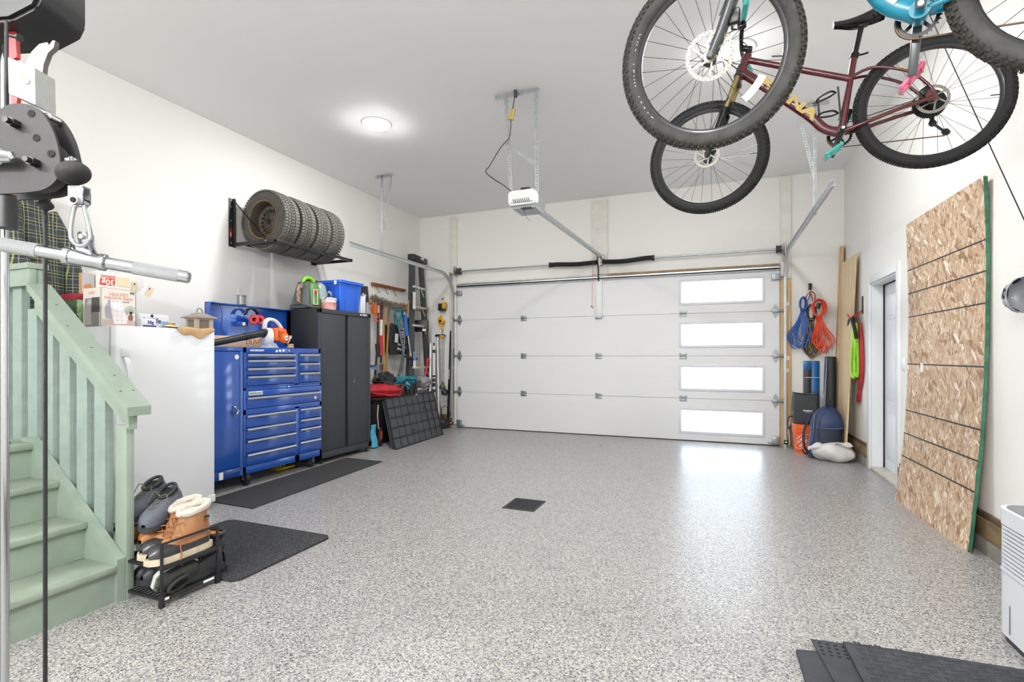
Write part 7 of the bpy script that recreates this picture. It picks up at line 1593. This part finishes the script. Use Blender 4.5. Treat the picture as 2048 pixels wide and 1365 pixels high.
# helmet on the right wall
hm = thing('bike_helmet', 'matt grey bicycle helmet hanging on the right wall at the picture edge', 'helmet', (1.44, 3.45, 1.45))
hc = V((1.49, 3.392, 1.535)); 
def hmf(u, v):
    a = 2*math.pi*u; b2_ = math.pi*.5*v; y = .0
    return hc+V((-.085*math.sin(b2_)*math.cos(a)*(1 if math.cos(a) > 0 else .8)*1.0, .0, 0))+V((0, .15*math.cos(b2_)*1.0+0, 0))+V((0, 0, .095*math.sin(b2_)*math.sin(a)))
mb = MB(); mb.surf(lambda u, v: hmf(u, .02+.98*v), 32, 12, cu=True)
hl_ = bmesh.new(); build(mb, 'shell', mat('matt grey shell', '#b4b7bc', .45, .2), hm)
def hole(u0, v0, du, dv):
    m2 = MB(); N = 12
    ring = [hmf(u0+du*math.cos(2*math.pi*k/N)*(1.0), v0+dv*math.sin(2*math.pi*k/N)) for k in range(N)]
    c_ = hmf(u0, v0); n_ = (c_-hc).normalized(); vs_ = m2._v([p+n_*.002 for p in ring]); vb_ = m2._v([p-n_*.012 for p in ring]); m2._f(vs_); m2._f(vb_[::-1])
    for k in range(N): m2._f([vs_[k], vs_[(k+1) % N], vb_[(k+1) % N], vb_[k]])
    return m2
for (u0, v0, du, dv) in ((.0, .42, .035, .16), (.10, .62, .03, .15), (-.09, .55, .035, .16), (-.19, .72, .03, .14), (.20, .75, .03, .13), (.02, .85, .05, .09)):
    build(hole(u0, v0, du, dv), 'vent', mat('dark vent foam', '#1a1822', .8), hm)
hk = thing('helmet_hook', 'small wall hook holding the grey bicycle helmet', 'hook', (XR, 3.36, 1.58)); build(MB().box((XR-.005, 3.36, 1.57), (.01, .03, .08), None, .002), 'hook_plate', M_white, hk); build(MB().tube([(XR-.005, 3.36, 1.56), (1.47, 3.36, 1.555), (1.465, 3.36, 1.585)], .006, 6), 'prong', M_steel, hk)
# ------------------------------------------------------------------ bicycles hung under the ceiling (local frame: x forward, y left, z up, origin at the rear hub)
M_btire = mat('bike tyre rubber', '#222224', .8, bump=.25, bs=250, var=.15, vs=25)
M_dusty = mat('dusty bike tyre', '#3a3a39', .85, bump=.25, bs=250, var=.35, vs=16)
M_knob = mat('tyre knob rubber', '#1d1c1c', .85, var=.2, vs=40)
M_knobd = mat('muddy tyre knob', '#34302a', .9, var=.4, vs=40)
M_brim = mat('black bike rim', '#2a2b2d', .35, .3, coat=.2)
M_spoke = mat('dark spoke', '#2c2d30', .35, .7)
M_disc = mat('brake disc steel', '#98958d', .42, .85)
M_hub = mat('black anodised', '#18191b', .3, .4)
def gear(mb, c, r, n, d, w, y0, hole=0):
    """toothed ring in the xz plane, thickness d along y"""
    P = []
    for k in range(n):
        for da, rr_ in ((0, r), (.22, r), (.38, r+w), (.52, r+w), (.68, r)): a = 2*math.pi*(k+da)/n; P.append((c[0]+rr_*math.cos(a), c[1]+rr_*math.sin(a)))
    N = len(P); Q = [(c[0]+hole*math.cos(2*math.pi*k/N), c[1]+hole*math.sin(2*math.pi*k/N)) for k in range(N)]
    a0 = mb._v([(x, y0, z) for x, z in P]); a1 = mb._v([(x, y0+d, z) for x, z in P]); b0 = mb._v([(x, y0, z) for x, z in Q]); b1 = mb._v([(x, y0+d, z) for x, z in Q])
    for k in range(N):
        j = (k+1) % N; mb._f([a0[k], a0[j], a1[j], a1[k]]); mb._f([b0[j], b0[k], b1[k], b1[j]]); mb._f([a0[k], b0[k], b0[j], a0[j]]); mb._f([a1[k], a1[j], b1[j], b1[k]])
    return mb
def arc_text(s, size, R_, a0, y, material, parent, M4, step, sgn=1):
    out = bmesh.new()
    for k, chr_ in enumerate(s):
        if chr_ == ' ': continue
        cu = bpy.data.curves.new('t', 'FONT'); cu.body = chr_; cu.size = size; cu.align_x = 'CENTER'; cu.align_y = 'CENTER'; cu.resolution_u = 1; cu.extrude = .0003; cu.offset = .0004
        ob = bpy.data.objects.new('t', cu); me = bpy.data.meshes.new_from_object(ob); bpy.data.objects.remove(ob); bpy.data.curves.remove(cu)
        a = R(a0+sgn*step*k); rad = V((math.cos(a), 0, math.sin(a)))
        # left side of the wheel (seen from +y): letters stand on the rim, tops outwards or inwards
        up = rad*(-sgn); right = V((-math.sin(a), 0, math.cos(a)))*sgn
        nrm = right.cross(up)
        Mx = Matrix((right, up, nrm)).transposed().to_4x4(); Mx.translation = rad*R_+V((0, y, 0))
        me.transform(M4 @ Mx); out.from_mesh(me); bpy.data.meshes.remove(me)
    me = bpy.data.meshes.new('lettering'); out.to_mesh(me); out.free(); me.materials.append(material)
    o = bpy.data.objects.new('lettering', me); COL.objects.link(o); o.parent = parent; return o
def bike_wheel(parent, M4, tyre_r, RB, mt, mk, rotor_r, front, txt):
    def bl(mb, name, m_, par, **kw): mb.move(M4); return build(mb, name, m_, par, **kw)
    rc = RB-tyre_r       # tyre centre circle
    mb = MB(); mb.lathe([(rc-tyre_r*.55, -.014), (rc-tyre_r*.62, -.016), (rc-tyre_r*1.05, -.013), (rc-tyre_r*1.25, -.006), (rc-tyre_r*1.25, .006), (rc-tyre_r*1.05, .013), (rc-tyre_r*.62, .016), (rc-tyre_r*.55, .014)], ax=(0, 1, 0), n=64, closed=True)
    w = bl(mb, 'wheel', M_brim, parent)
    mb = MB(); mb.lathe([(rc+tyre_r*.93*math.cos(a), tyre_r*.93*math.sin(a)) for a in [2*math.pi*k/14 for k in range(14)]], ax=(0, 1, 0), n=72, closed=True); bl(mb, 'tire', mt, w, ang=60)
    mb = MB(); N = 84
    for k in range(N):
        for (b_, lw, lt, ph) in ((-1.08, .010, .011, 0), (-.62, .011, .009, .5), (-.16, .011, .010, 0), (.16, .011, .010, .5), (.62, .011, .009, 0), (1.08, .010, .011, .5)):
            a = 2*math.pi*(k+ph)/N; rad = V((math.cos(a), 0, math.sin(a))); n_ = rad*math.cos(b_)+V((0, math.sin(b_), 0)); tn = V((-math.sin(a), 0, math.cos(a)))
            p = rad*rc+n_*(tyre_r*.95+.002)
            Mx = Matrix((n_, tn, n_.cross(tn))).transposed(); mb.box(p, (.008, lt*1.15, lw), Mx)
    bl(mb, 'tread_knobs', mk, w, smooth=False)
    mb = MB(); mb.lathe([(0, -.05), (.011, -.05), (.012, -.034), (.029, -.032), (.029, -.027), (.016, -.024), (.016, .024), (.029, .027), (.029, .032), (.012, .034), (.011, .05), (0, .05)], ax=(0, 1, 0), n=24); bl(mb, 'hub', M_hub, w)
    mb = MB(); ns = 28
    for k in range(ns):
        a = 2*math.pi*k/ns; sd = 1 if k % 2 else -1; off = (.9 if (k//2) % 2 else -.9)
        p0 = V((.027*math.cos(a+off), sd*.030, .027*math.sin(a+off))); p1 = V(((rc-tyre_r*1.2)*math.cos(a), 0, (rc-tyre_r*1.2)*math.sin(a))); mb.tube([p0, p1], .00115, 5, cap=False)
    bl(mb, 'spokes', M_spoke, w, kind='stuff')
    mb = MB(); y = .036
    mb.lathe([(rotor_r, y-.0009), (rotor_r-.016, y-.0009), (rotor_r-.016, y+.0009), (rotor_r, y+.0009)], ax=(0, 1, 0), n=48, closed=True)
    for k in range(6):
        a = 2*math.pi*k/6; mb.bar(V((.02*math.cos(a), y, .02*math.sin(a))), V(((rotor_r-.012)*math.cos(a+.55), y, (rotor_r-.012)*math.sin(a+.55))), .0018, .008, V((-math.sin(a), 0, math.cos(a))))
    mb.lathe([(.026, y-.001), (.014, y-.001), (.014, y+.001), (.026, y+.001)], ax=(0, 1, 0), n=24, closed=True); o = bl(mb, 'brake_disc', M_disc, w)
    mb = MB()
    for k in range(36):
        a = 2*math.pi*k/36; rr_ = rotor_r-.0045-.007*(k % 2); mb.lathe([(0, y+.001), (.0022, y+.001), (.0022, y+.0014), (0, y+.0014)], (rr_*math.cos(a), 0, rr_*math.sin(a)), (0, 1, 0), 6)
    bl(mb, 'disc_hole', M_dark, w, kind='stuff')
    a = R(190); bl(MB().tube([((rc-tyre_r*1.25)*math.cos(a), 0, (rc-tyre_r*1.25)*math.sin(a)), ((rc-tyre_r*1.25-.04)*math.cos(a), 0, (rc-tyre_r*1.25-.04)*math.sin(a))], .003, 6), 'valve', M_black, w)
    for (s_, sz, rr_, a0, step, sgn) in txt: arc_text(s_, sz, rr_, a0, tyre_r*.86, mat('tyre lettering', '#b4b1ab', .7), w, M4, step, sgn)
    return w
def pedal(parent, c, tilt, m_):
    mb = MB(); T = Matrix.Translation(V(c)) @ Matrix.Rotation(tilt, 4, 'Y')
    for a, d in (((.045, 0, 0), (.014, .10, .014)), ((-.045, 0, 0), (.014, .10, .014)), ((0, .046, 0), (.10, .012, .014)), ((0, -.046, 0), (.10, .012, .014)), ((0, 0, 0), (.024, .10, .016)), ((.02, .02, 0), (.05, .01, .012)), ((-.02, -.02, 0), (.05, .01, .012))): mb.box(a, d, None, .003)
    mb.move(T); o = build(mb, 'pedal', m_, parent)
    mb = MB()
    for x in (-.045, -.02, .02, .045):
        for y in (-.045, .045):
            for z in (-1, 1): mb.cyl((x, y, z*.006), (x, y, z*.0115), .002, n=5)
    mb.move(T); build(mb, 'pedal_pin', M_steel, o, kind='stuff')
def bicycle(name, label, M, WB, P):
    t = thing(name, label, 'bicycle', M=M)
    RB = .37; fr, frd = P['frame'], P.get('frame2', P['frame'])
    def tb(pts, r, nm, m_, n=14, sq=1, par=None): return build(MB().tube(pts, r, n, sq=sq), nm, m_, par or t)
    # front end steered about the head tube
    hb, ht = V((.945, 0, .475)), V((.885, 0, .60)); axd = (ht-hb).normalized()
    S4 = Matrix.Translation(hb) @ Matrix.Rotation(P['steer'], 4, axd) @ Matrix.Translation(-hb)
    def tf(pts): return [S4 @ V(p) for p in pts]
    bike_wheel(t, Matrix.Identity(4), P['tr'], RB, P['mt'], P['mk'], P['rot_r'], False, P['txt_r'])
    bike_wheel(t, S4 @ Matrix.Translation((WB, 0, 0)), P['tr'], RB, P['mt'], P['mk'], P['rot_f'], True, P['txt_f'])
    BBp = V(P['bb']); st = V((.325, 0, .385))
    ft = P.get('fat', 1)
    fm = MB()
    fm.tube([BBp+V((.0, 0, .0)), BBp.lerp(st, .62), st], [k*ft for k in (.021, .018, .019)], 14)                                   # seat tube
    fm.tube(spline([st.lerp(BBp, .29), V((.62, 0, .41)), ht-axd*.03], 6), [.019*ft]*13, 14)         # top tube
    fm.tube(spline([hb+axd*.03, hb+V((-.09, 0, -.06)), V((.60, 0, .115)), V((.52, 0, .0)), BBp], 6), [k*ft for k in [.031, .031, .031, .03, .03, .03]+[.029]*12+[.028]*7], 14, sq=.85)   # down tube
    fm.tube([hb-axd*.012, ht], [.029, .027], 16)                                                     # head tube
    fm.cyl(BBp+V((0, -.037, 0)), BBp+V((0, .037, 0)), .024*ft, n=18)
    fm.prism([(.27, .20), (.36, .37), (.34, .385), (.30, .39)], (0, -.006, 0), (1, 0, 0), (0, 0, 1), (0, .012, 0)) if False else None
    build(fm, 'frame', fr, t)
    for s_ in (-1, 1):
        tb(spline([st.lerp(BBp, .28)+V((-.0, s_*.014, 0)), V((.25, s_*.05, .265)), V((.10, s_*.066, .18)), V((.02, s_*.068, .075)), V((.0, s_*.068, .02))], 5), .0085, 'seat_stay', fr, 10)
        tb(spline([BBp+V((-.015, s_*.025, 0)), V((.33, s_*.042, BBp.z+.01)), V((.15, s_*.060, -.015)), V((.0, s_*.068, -.002))], 5), .0115, 'chain_stay', fr, 10)
        build(MB().prism([(-.02, -.02), (.03, -.02), (.04, .02), (.015, .05), (-.01, .03)], (0, s_*.068-.003, 0), (1, 0, 0), (0, 0, 1), (0, .006, 0)), 'dropout', fr, t)
    # fork
    ax_ = V((WB, 0, 0)); cr_ = hb-axd*.03
    for s_ in (-1, 1):
        off = V((0, s_*.062, 0)); top = cr_+off; d_ = (V((WB-.04, 0, .0))-cr_).normalized(); 
        fork_end = V((WB-.012, s_*.062, .0)); mid = top.lerp(fork_end, .40)
        tb(tf([top, mid]), .0165, 'stanchion', P['stan'], 14)
        mb = MB(); mb.tube(tf([mid-V((0, 0, 0)), top.lerp(fork_end, .48), top.lerp(fork_end, .82), fork_end+V((-.008, 0, .03)), fork_end+V((.012, s_*-.004, -.012))]), [.023, .022, .019, .018, .015], 14); mb.cyl(S4 @ (V((WB, s_*.075, 0))), S4 @ V((WB, s_*.045, 0)), .012, n=12); build(mb, 'fork_leg', P['leg'], t)
        if s_ > 0:
            mb = MB(); q = S4 @ (top.lerp(fork_end, .70)+V((-.03, -.014, -.01))); mb.box(q, (.05, .03, .06), None, .008); o = build(mb, 'brake_caliper', M_hub, t)
    tb(tf(spline([cr_.lerp(ax_, .42)+V((.0, -.062, .0)), cr_.lerp(ax_, .40)+V((.03, -.04, .035)), cr_.lerp(ax_, .40)+V((.03, .04, .035)), cr_.lerp(ax_, .42)+V((0, .062, 0))], 5)), .012, 'fork_arch', P['leg'])
    tb(tf([cr_+V((0, -.068, 0)), cr_+V((0, .068, 0))]), .022, 'fork_crown', P['crown'])
    tb(tf([ht, ht+axd*.035]), .020, 'headset', M_hub)
    # cockpit
    sq_ = ht+axd*.035; bc = sq_+V((.045, 0, .025))
    tb(tf([sq_+V((-.012, 0, -.005)), bc]), .020, 'stem', M_hub)
    tb(tf(spline([bc+V((-.045, -.38, .035)), bc+V((-.02, -.22, .028)), bc+V((0, -.08, .0)), bc+V((0, .08, 0)), bc+V((-.02, .22, .028)), bc+V((-.045, .38, .035))], 5)), .0125, 'handlebar', M_hub)
    for s_ in (-1, 1):
        tb(tf([bc+V((-.026, s_*.26, .030)), bc+V((-.045, s_*.385, .035))]), .017, 'grip', P['grip'])
        mb = MB(); q = S4 @ (bc+V((-.012, s_*.20, .025))); mb.box(q, (.05, .04, .035), None, .008); mb.tube(tf(spline([bc+V((.02, s_*.20, .01)), bc+V((.045, s_*.26, -.01)), bc+V((.02, s_*.34, -.005))], 4)), .006, 8); build(mb, 'brake_lever', M_hub, t)
    tb(tf(spline([bc+V((.03, .20, .01)), bc+V((.12, .12, .03)), bc+V((.11, .06, -.12)), cr_+V((.03, .06, -.05)), cr_.lerp(ax_, .45)+V((.0, .09, .02)), V((WB-.04, .085, .13))], 6)), .0026, 'brake_hose', M_black, 6)
    tb(spline([bc+V((.03, -.20, .01)), bc+V((.11, -.10, .02)), bc+V((.07, .02, -.08)), hb+V((.02, .035, .05)), V((.75, .03, .29)), V((.58, .025, .11))], 6), .0026, 'gear_cable', M_black, 6)
    # seat
    sp = st+V(P.get('post', (-.052, 0, .165)))
    tb([st.lerp(sp, -.15), sp], .0152, 'seat_post', P['postm'])
    mb = MB(); mb.tube([st+V((.004, 0, -.008)), st+V((-.006, 0, .016))], .0235, 16); mb.tube([st+V((.0, .0, .004)), st+V((-.04, .0, .0)), st+V((-.07, .005, -.002))], .006, 6); build(mb, 'seat_clamp', M_hub, t)
    sc0 = sp+V((.0, 0, .045))
    def sd(u, v):      # u tail 0 .. nose 1
        x = .14-.0-.27*(1-u)+.0; w = .072*(1-u)**1.6+.020+.005*math.sin(3*u); a = math.pi*v; hh = .032+.012*(1-u)
        return sc0+V((x-.005, w*math.cos(a), hh*math.sin(a)**.6-.008+.045*(u-.5)**2*2.2-.012))
    mb = MB(); mb.surf(sd, 18, 13, capu=True); build(mb, 'saddle', mat('black saddle vinyl', '#1a1a1c', .4), t)
    mb = MB()
    for s_ in (-1, 1): mb.tube(spline([sc0+V((-.115, s_*.03, .0)), sc0+V((-.05, s_*.022, -.032)), sc0+V((.03, s_*.022, -.035)), sc0+V((.115, s_*.010, -.005))], 5), .0035, 6)
    mb.box(sc0+V((-.01, 0, -.036)), (.05, .04, .025), None, .006); build(mb, 'saddle_rail', M_hub, t)
    # drive train (right side, y < 0)
    cr0 = BBp+V((0, -.052, 0)); mb = MB(); gear(mb, (cr0.x, cr0.z), .062, 30, .004, .006, cr0.y, .050)
    for k in range(4): a = P['crank']+math.pi/4+k*math.pi/2; mb.bar(cr0+V((.012*math.cos(a), .002, .012*math.sin(a))), cr0+V((.054*math.cos(a), .002, .054*math.sin(a))), .004, .011, V((-math.sin(a), 0, math.cos(a))))
    build(mb, 'chainring', M_hub, t)
    for s_, ca in ((1, P['crank']), (-1, P['crank']+math.pi)):
        e = BBp+V((.172*math.cos(ca), s_*.088, .172*math.sin(ca))); b0_ = BBp+V((0, s_*.072, 0))
        mb = MB(); mb.bar(b0_-(e-b0_)*.08, e+(e-b0_)*.06, .017, .030, V((-math.sin(ca), 0, math.cos(ca))), .006); o = build(mb, 'crank_arm', P['crankm'], t)
        mb = MB(); mb.cyl(e+V((0, s_*.006, 0)), e+V((0, s_*.0105, 0)), .008, n=12); mb.cyl(b0_+V((0, s_*.006, 0)), b0_+V((0, s_*.0105, 0)), .009, n=12); build(mb, 'axle_bolt', M_steel, o, kind='stuff')
        pedal(t, e+V((0, s_*.068, 0)), P['ptilt'][0 if s_ > 0 else 1], P['pedalm'][0 if s_ > 0 else 1])
    mb = MB()
    for k in range(9): gear(mb, (0, 0), .026+.0068*k, 13+4*k, .0018, .004, -.055+.0038*k, .018)
    build(mb, 'cassette', mat('dark cassette steel', '#2b2b2d', .35, .8), t)
    dj = V((-.012, -.052, -.105)); 
    mb = MB(); mb.tube(spline([V((.0, -.070, -.02)), V((-.018, -.078, -.06)), dj+V((0, -.012, .0))], 4), .012, 8); mb.bar(dj+V((.01, -.01, .02)), dj+V((-.06, -.008, -.075)), .010, .020, (0, 1, 0), .004); build(mb, 'derailleur', M_hub, t)
    mb = MB(); gear(mb, (dj.x, dj.z), .018, 12, .003, .004, dj.y-.003, .006); gear(mb, (dj.x-.052, dj.z-.065), .018, 12, .003, .004, dj.y-.003, .006); build(mb, 'jockey_wheel', M_hub, t)
    ch = MB(); jx, jz = dj.x-.052, dj.z-.065
    ch.tube([(jx+.006, -.053, jz-.021), (BBp.x+.006, -.050, BBp.z-.067)], .0035, 6); ch.tube([(.018, -.045, .055), (BBp.x+.004, -.050, BBp.z+.067)], .0035, 6)
    ch.tube([(BBp.x+.066*math.cos(a), -.050, BBp.z+.066*math.sin(a)) for a in [R(-88+10*k) for k in range(18)]], .0045, 6)
    ch.tube([(jx+.02*math.cos(a), -.053, jz+.02*math.sin(a)) for a in [R(180+10*k) for k in range(10)]], .0035, 6); build(ch, 'chain', mat('bronze brown chain', '#5b4a3a', .45, .6), t)
    mb = MB(); mb.box((-.0+.03, .055, .05), (.06, .03, .04), (0, R(30), 0), .008); build(mb, 'brake_caliper', M_hub, t)
    return t, tf, S4
def bikeM(h, yaw, pit, lean): return Matrix.Translation(V(h)) @ Matrix.Rotation(yaw, 4, 'Z') @ Matrix.Rotation(-pit, 4, 'Y') @ Matrix.Rotation(-lean, 4, 'X')
M_maroon = mat('glossy maroon paint', '#520a16', .22, coat=.5)
M_gold = mat('champagne gold print', '#c9ad6c', .4)
M_btl = mat('teal pedal plastic', '#3fb7ad', .35); M_pinkp = mat('pink pedal plastic', '#e0557c', .35)
M_tealp = mat('glossy teal paint', '#0f7c97', .2, coat=.6, var=.12, vs=8)
bkr, tf1, S1 = bicycle('mountain_bike', 'maroon mountain bike with gold lettering hung under the ceiling, farther from the camera', bikeM((1.137, 3.549, 2.66), 3.083, -.1, -.014), 1.19,
    dict(frame=M_maroon, steer=-.03, tr=.031, mt=M_btire, mk=M_knob, rot_r=.080, rot_f=.080, txt_r=[('WTB', .026, .338, 52, 5.2, -1)], txt_f=[('WTB', .026, .338, 12, 5.2, -1)], bb=(.437, 0, -.052), stan=mat('gold stanchion', '#a08c63', .2, .9), leg=M_hub, crown=M_hub, grip=M_btl, postm=M_hub, crankm=M_hub, crank=R(-64), ptilt=(R(28), R(-15)), pedalm=(M_btl, M_btl)))
text('KONA', .078, (.690, .0315, .232), (-.63, 0, -.776), (-.776, 0, .63), M_gold, bkr, ext=.0012, bold=.004, sx=1.8)
text('KAHUNA', .018, (.12, .081, .198), (-.8, 0, -.45), (-.45, 0, .8), M_gold, bkr, bold=.0005)
bc_ = MB(); 
for z in (0, 1): bc_.tube(spline([V((.44, .0, .20-.13*z)), V((.47, .035, .20-.12*z)), V((.53, .03, .185-.10*z)), V((.545, 0, .17-.10*z)), V((.53, -.03, .185-.10*z)), V((.47, -.035, .20-.12*z)), V((.44, 0, .20-.13*z))], 4), .006, 6)
bc_.bar((.425, 0, .23), (.43, 0, .05), .02, .008, (1, 0, 0)); bc_.tube([(.535, .02, .19), (.54, .02, .08)], .006, 6); build(bc_, 'bottle_cage', M_black, bkr)
M_cf = mat('dark carbon grey', '#3a3d42', .3, coat=.4, var=.15, vs=20)
bkt, tf2, S2 = bicycle('mountain_bike', 'teal mountain bike hung nearest the camera with big front wheel in the foreground', bikeM((1.093, 2.087, 2.48), 2.9, .03, .129), 1.148,
    dict(frame=M_tealp, steer=.292, tr=.037, mt=M_dusty, mk=M_knobd, rot_r=.09, rot_f=.098, txt_r=[], txt_f=[('XR3 TEAM ISSUE', .030, .326, 26, 5.0, -1)], bb=(.434, 0, -.060), stan=mat('black stanchion', '#17181a', .15, .8), leg=M_cf, crown=M_cf, grip=M_grip, postm=M_hub, crankm=M_cf, crank=R(93), fat=1.3, ptilt=(R(20), R(48)), pedalm=(M_pinkp, M_pinkp)))
rf = MB(); pts = [S2 @ (V((1.148, .012, 0))+V((.235*math.cos(a), 0, .235*math.sin(a)))) for a in [R(q) for q in range(-152, -122, 3)]]
rf.tube(pts, .016, 4, sq=.35); build(rf, 'spoke_reflector', mat('clear reflector', '#e6e6e8', .2, coat=.5), bkt)
build(MB().bar((.545, .0335, .035), (.50, .0335, -.012), .0012, .026, (1, 0, 0)), 'frame_sticker', M_lgrey, bkt, smooth=False)
# hoist rope down to the right wall, and the hoists that hold the bikes
rp_ = MB(); rp_.tube([(1.149, 3.897, 3.62), (1.55, 3.464, 1.807)], .0032, 6); rp_.tube([(1.55, 3.464, 1.807), (1.555, 3.46, 1.55), (1.555, 3.46, 1.45)], .0032, 6)
ho = thing('hoist_rope', 'thin black hoist rope slanting down to the right wall past the bikes', 'rope', (1.55, 3.464, 1.807)); build(rp_, 'rope', M_black, ho)
build(MB().bb((1.54, 3.44, 1.70), (1.57, 3.48, 1.86), .004), 'cleat', M_black, ho)
for k, (bk_, xs, lb_) in enumerate(((bkr, (.885, .19), 'ceiling hoist pulleys and ropes holding the maroon bike'), (bkt, (.885, .19), 'ceiling hoist pulleys and ropes holding the teal bike'))):
    Mb = MW[bk_.name]; ho = thing('bike_hoist', lb_, 'hoist', tuple((Mb @ V((.5, 0, .6))).to_2d())+(HC,))
    for x, z in ((.19, .60), (.905, .665)):
        p = Mb @ V((x, 0, z)); build(MB().tube([p, (p.x, p.y, HC-.06)], .0025, 6), 'rope', M_black, ho)
        build(MB().tube(spline([p+V((0, 0, .03)), p+V((.02, 0, .0)), p+V((0, 0, -.025)), p+V((-.02, 0, .0))], 4), .004, 6), 'hook', M_black, ho)
        build(MB().bb((p.x-.03, p.y-.03, HC-.07), (p.x+.03, p.y+.03, HC), .004), 'pulley_block', M_black, ho)

GROUPS = {'leather_shoe': 'brown leather shoes', 'sneaker': 'grey sneakers', 'black_shoe': 'black shoes on the lower tier', 'dowel': 'wooden dowels by the ladder', 'hockey_stick': 'hockey sticks in the corner',
          'silver_pole': 'silver poles by the ladder', 'rubber_mat': 'rubber mats at the bottom right', 'door_track': 'garage door tracks', 'mountain_bike': 'bikes hung under the ceiling', 'extension_cord': 'cord hanks on the hook',
          'door_sensor': 'garage door sensors', 'thin_rod': 'thin rods behind the blue lid', 'wall_clip': 'white plates on the jamb', 'bike_hoist': 'bike hoists'}
for o in list(SC.objects):
    k = o.name.split('.')[0]
    if o.parent is None and k in GROUPS and 'group' not in o: o['group'] = GROUPS[k]
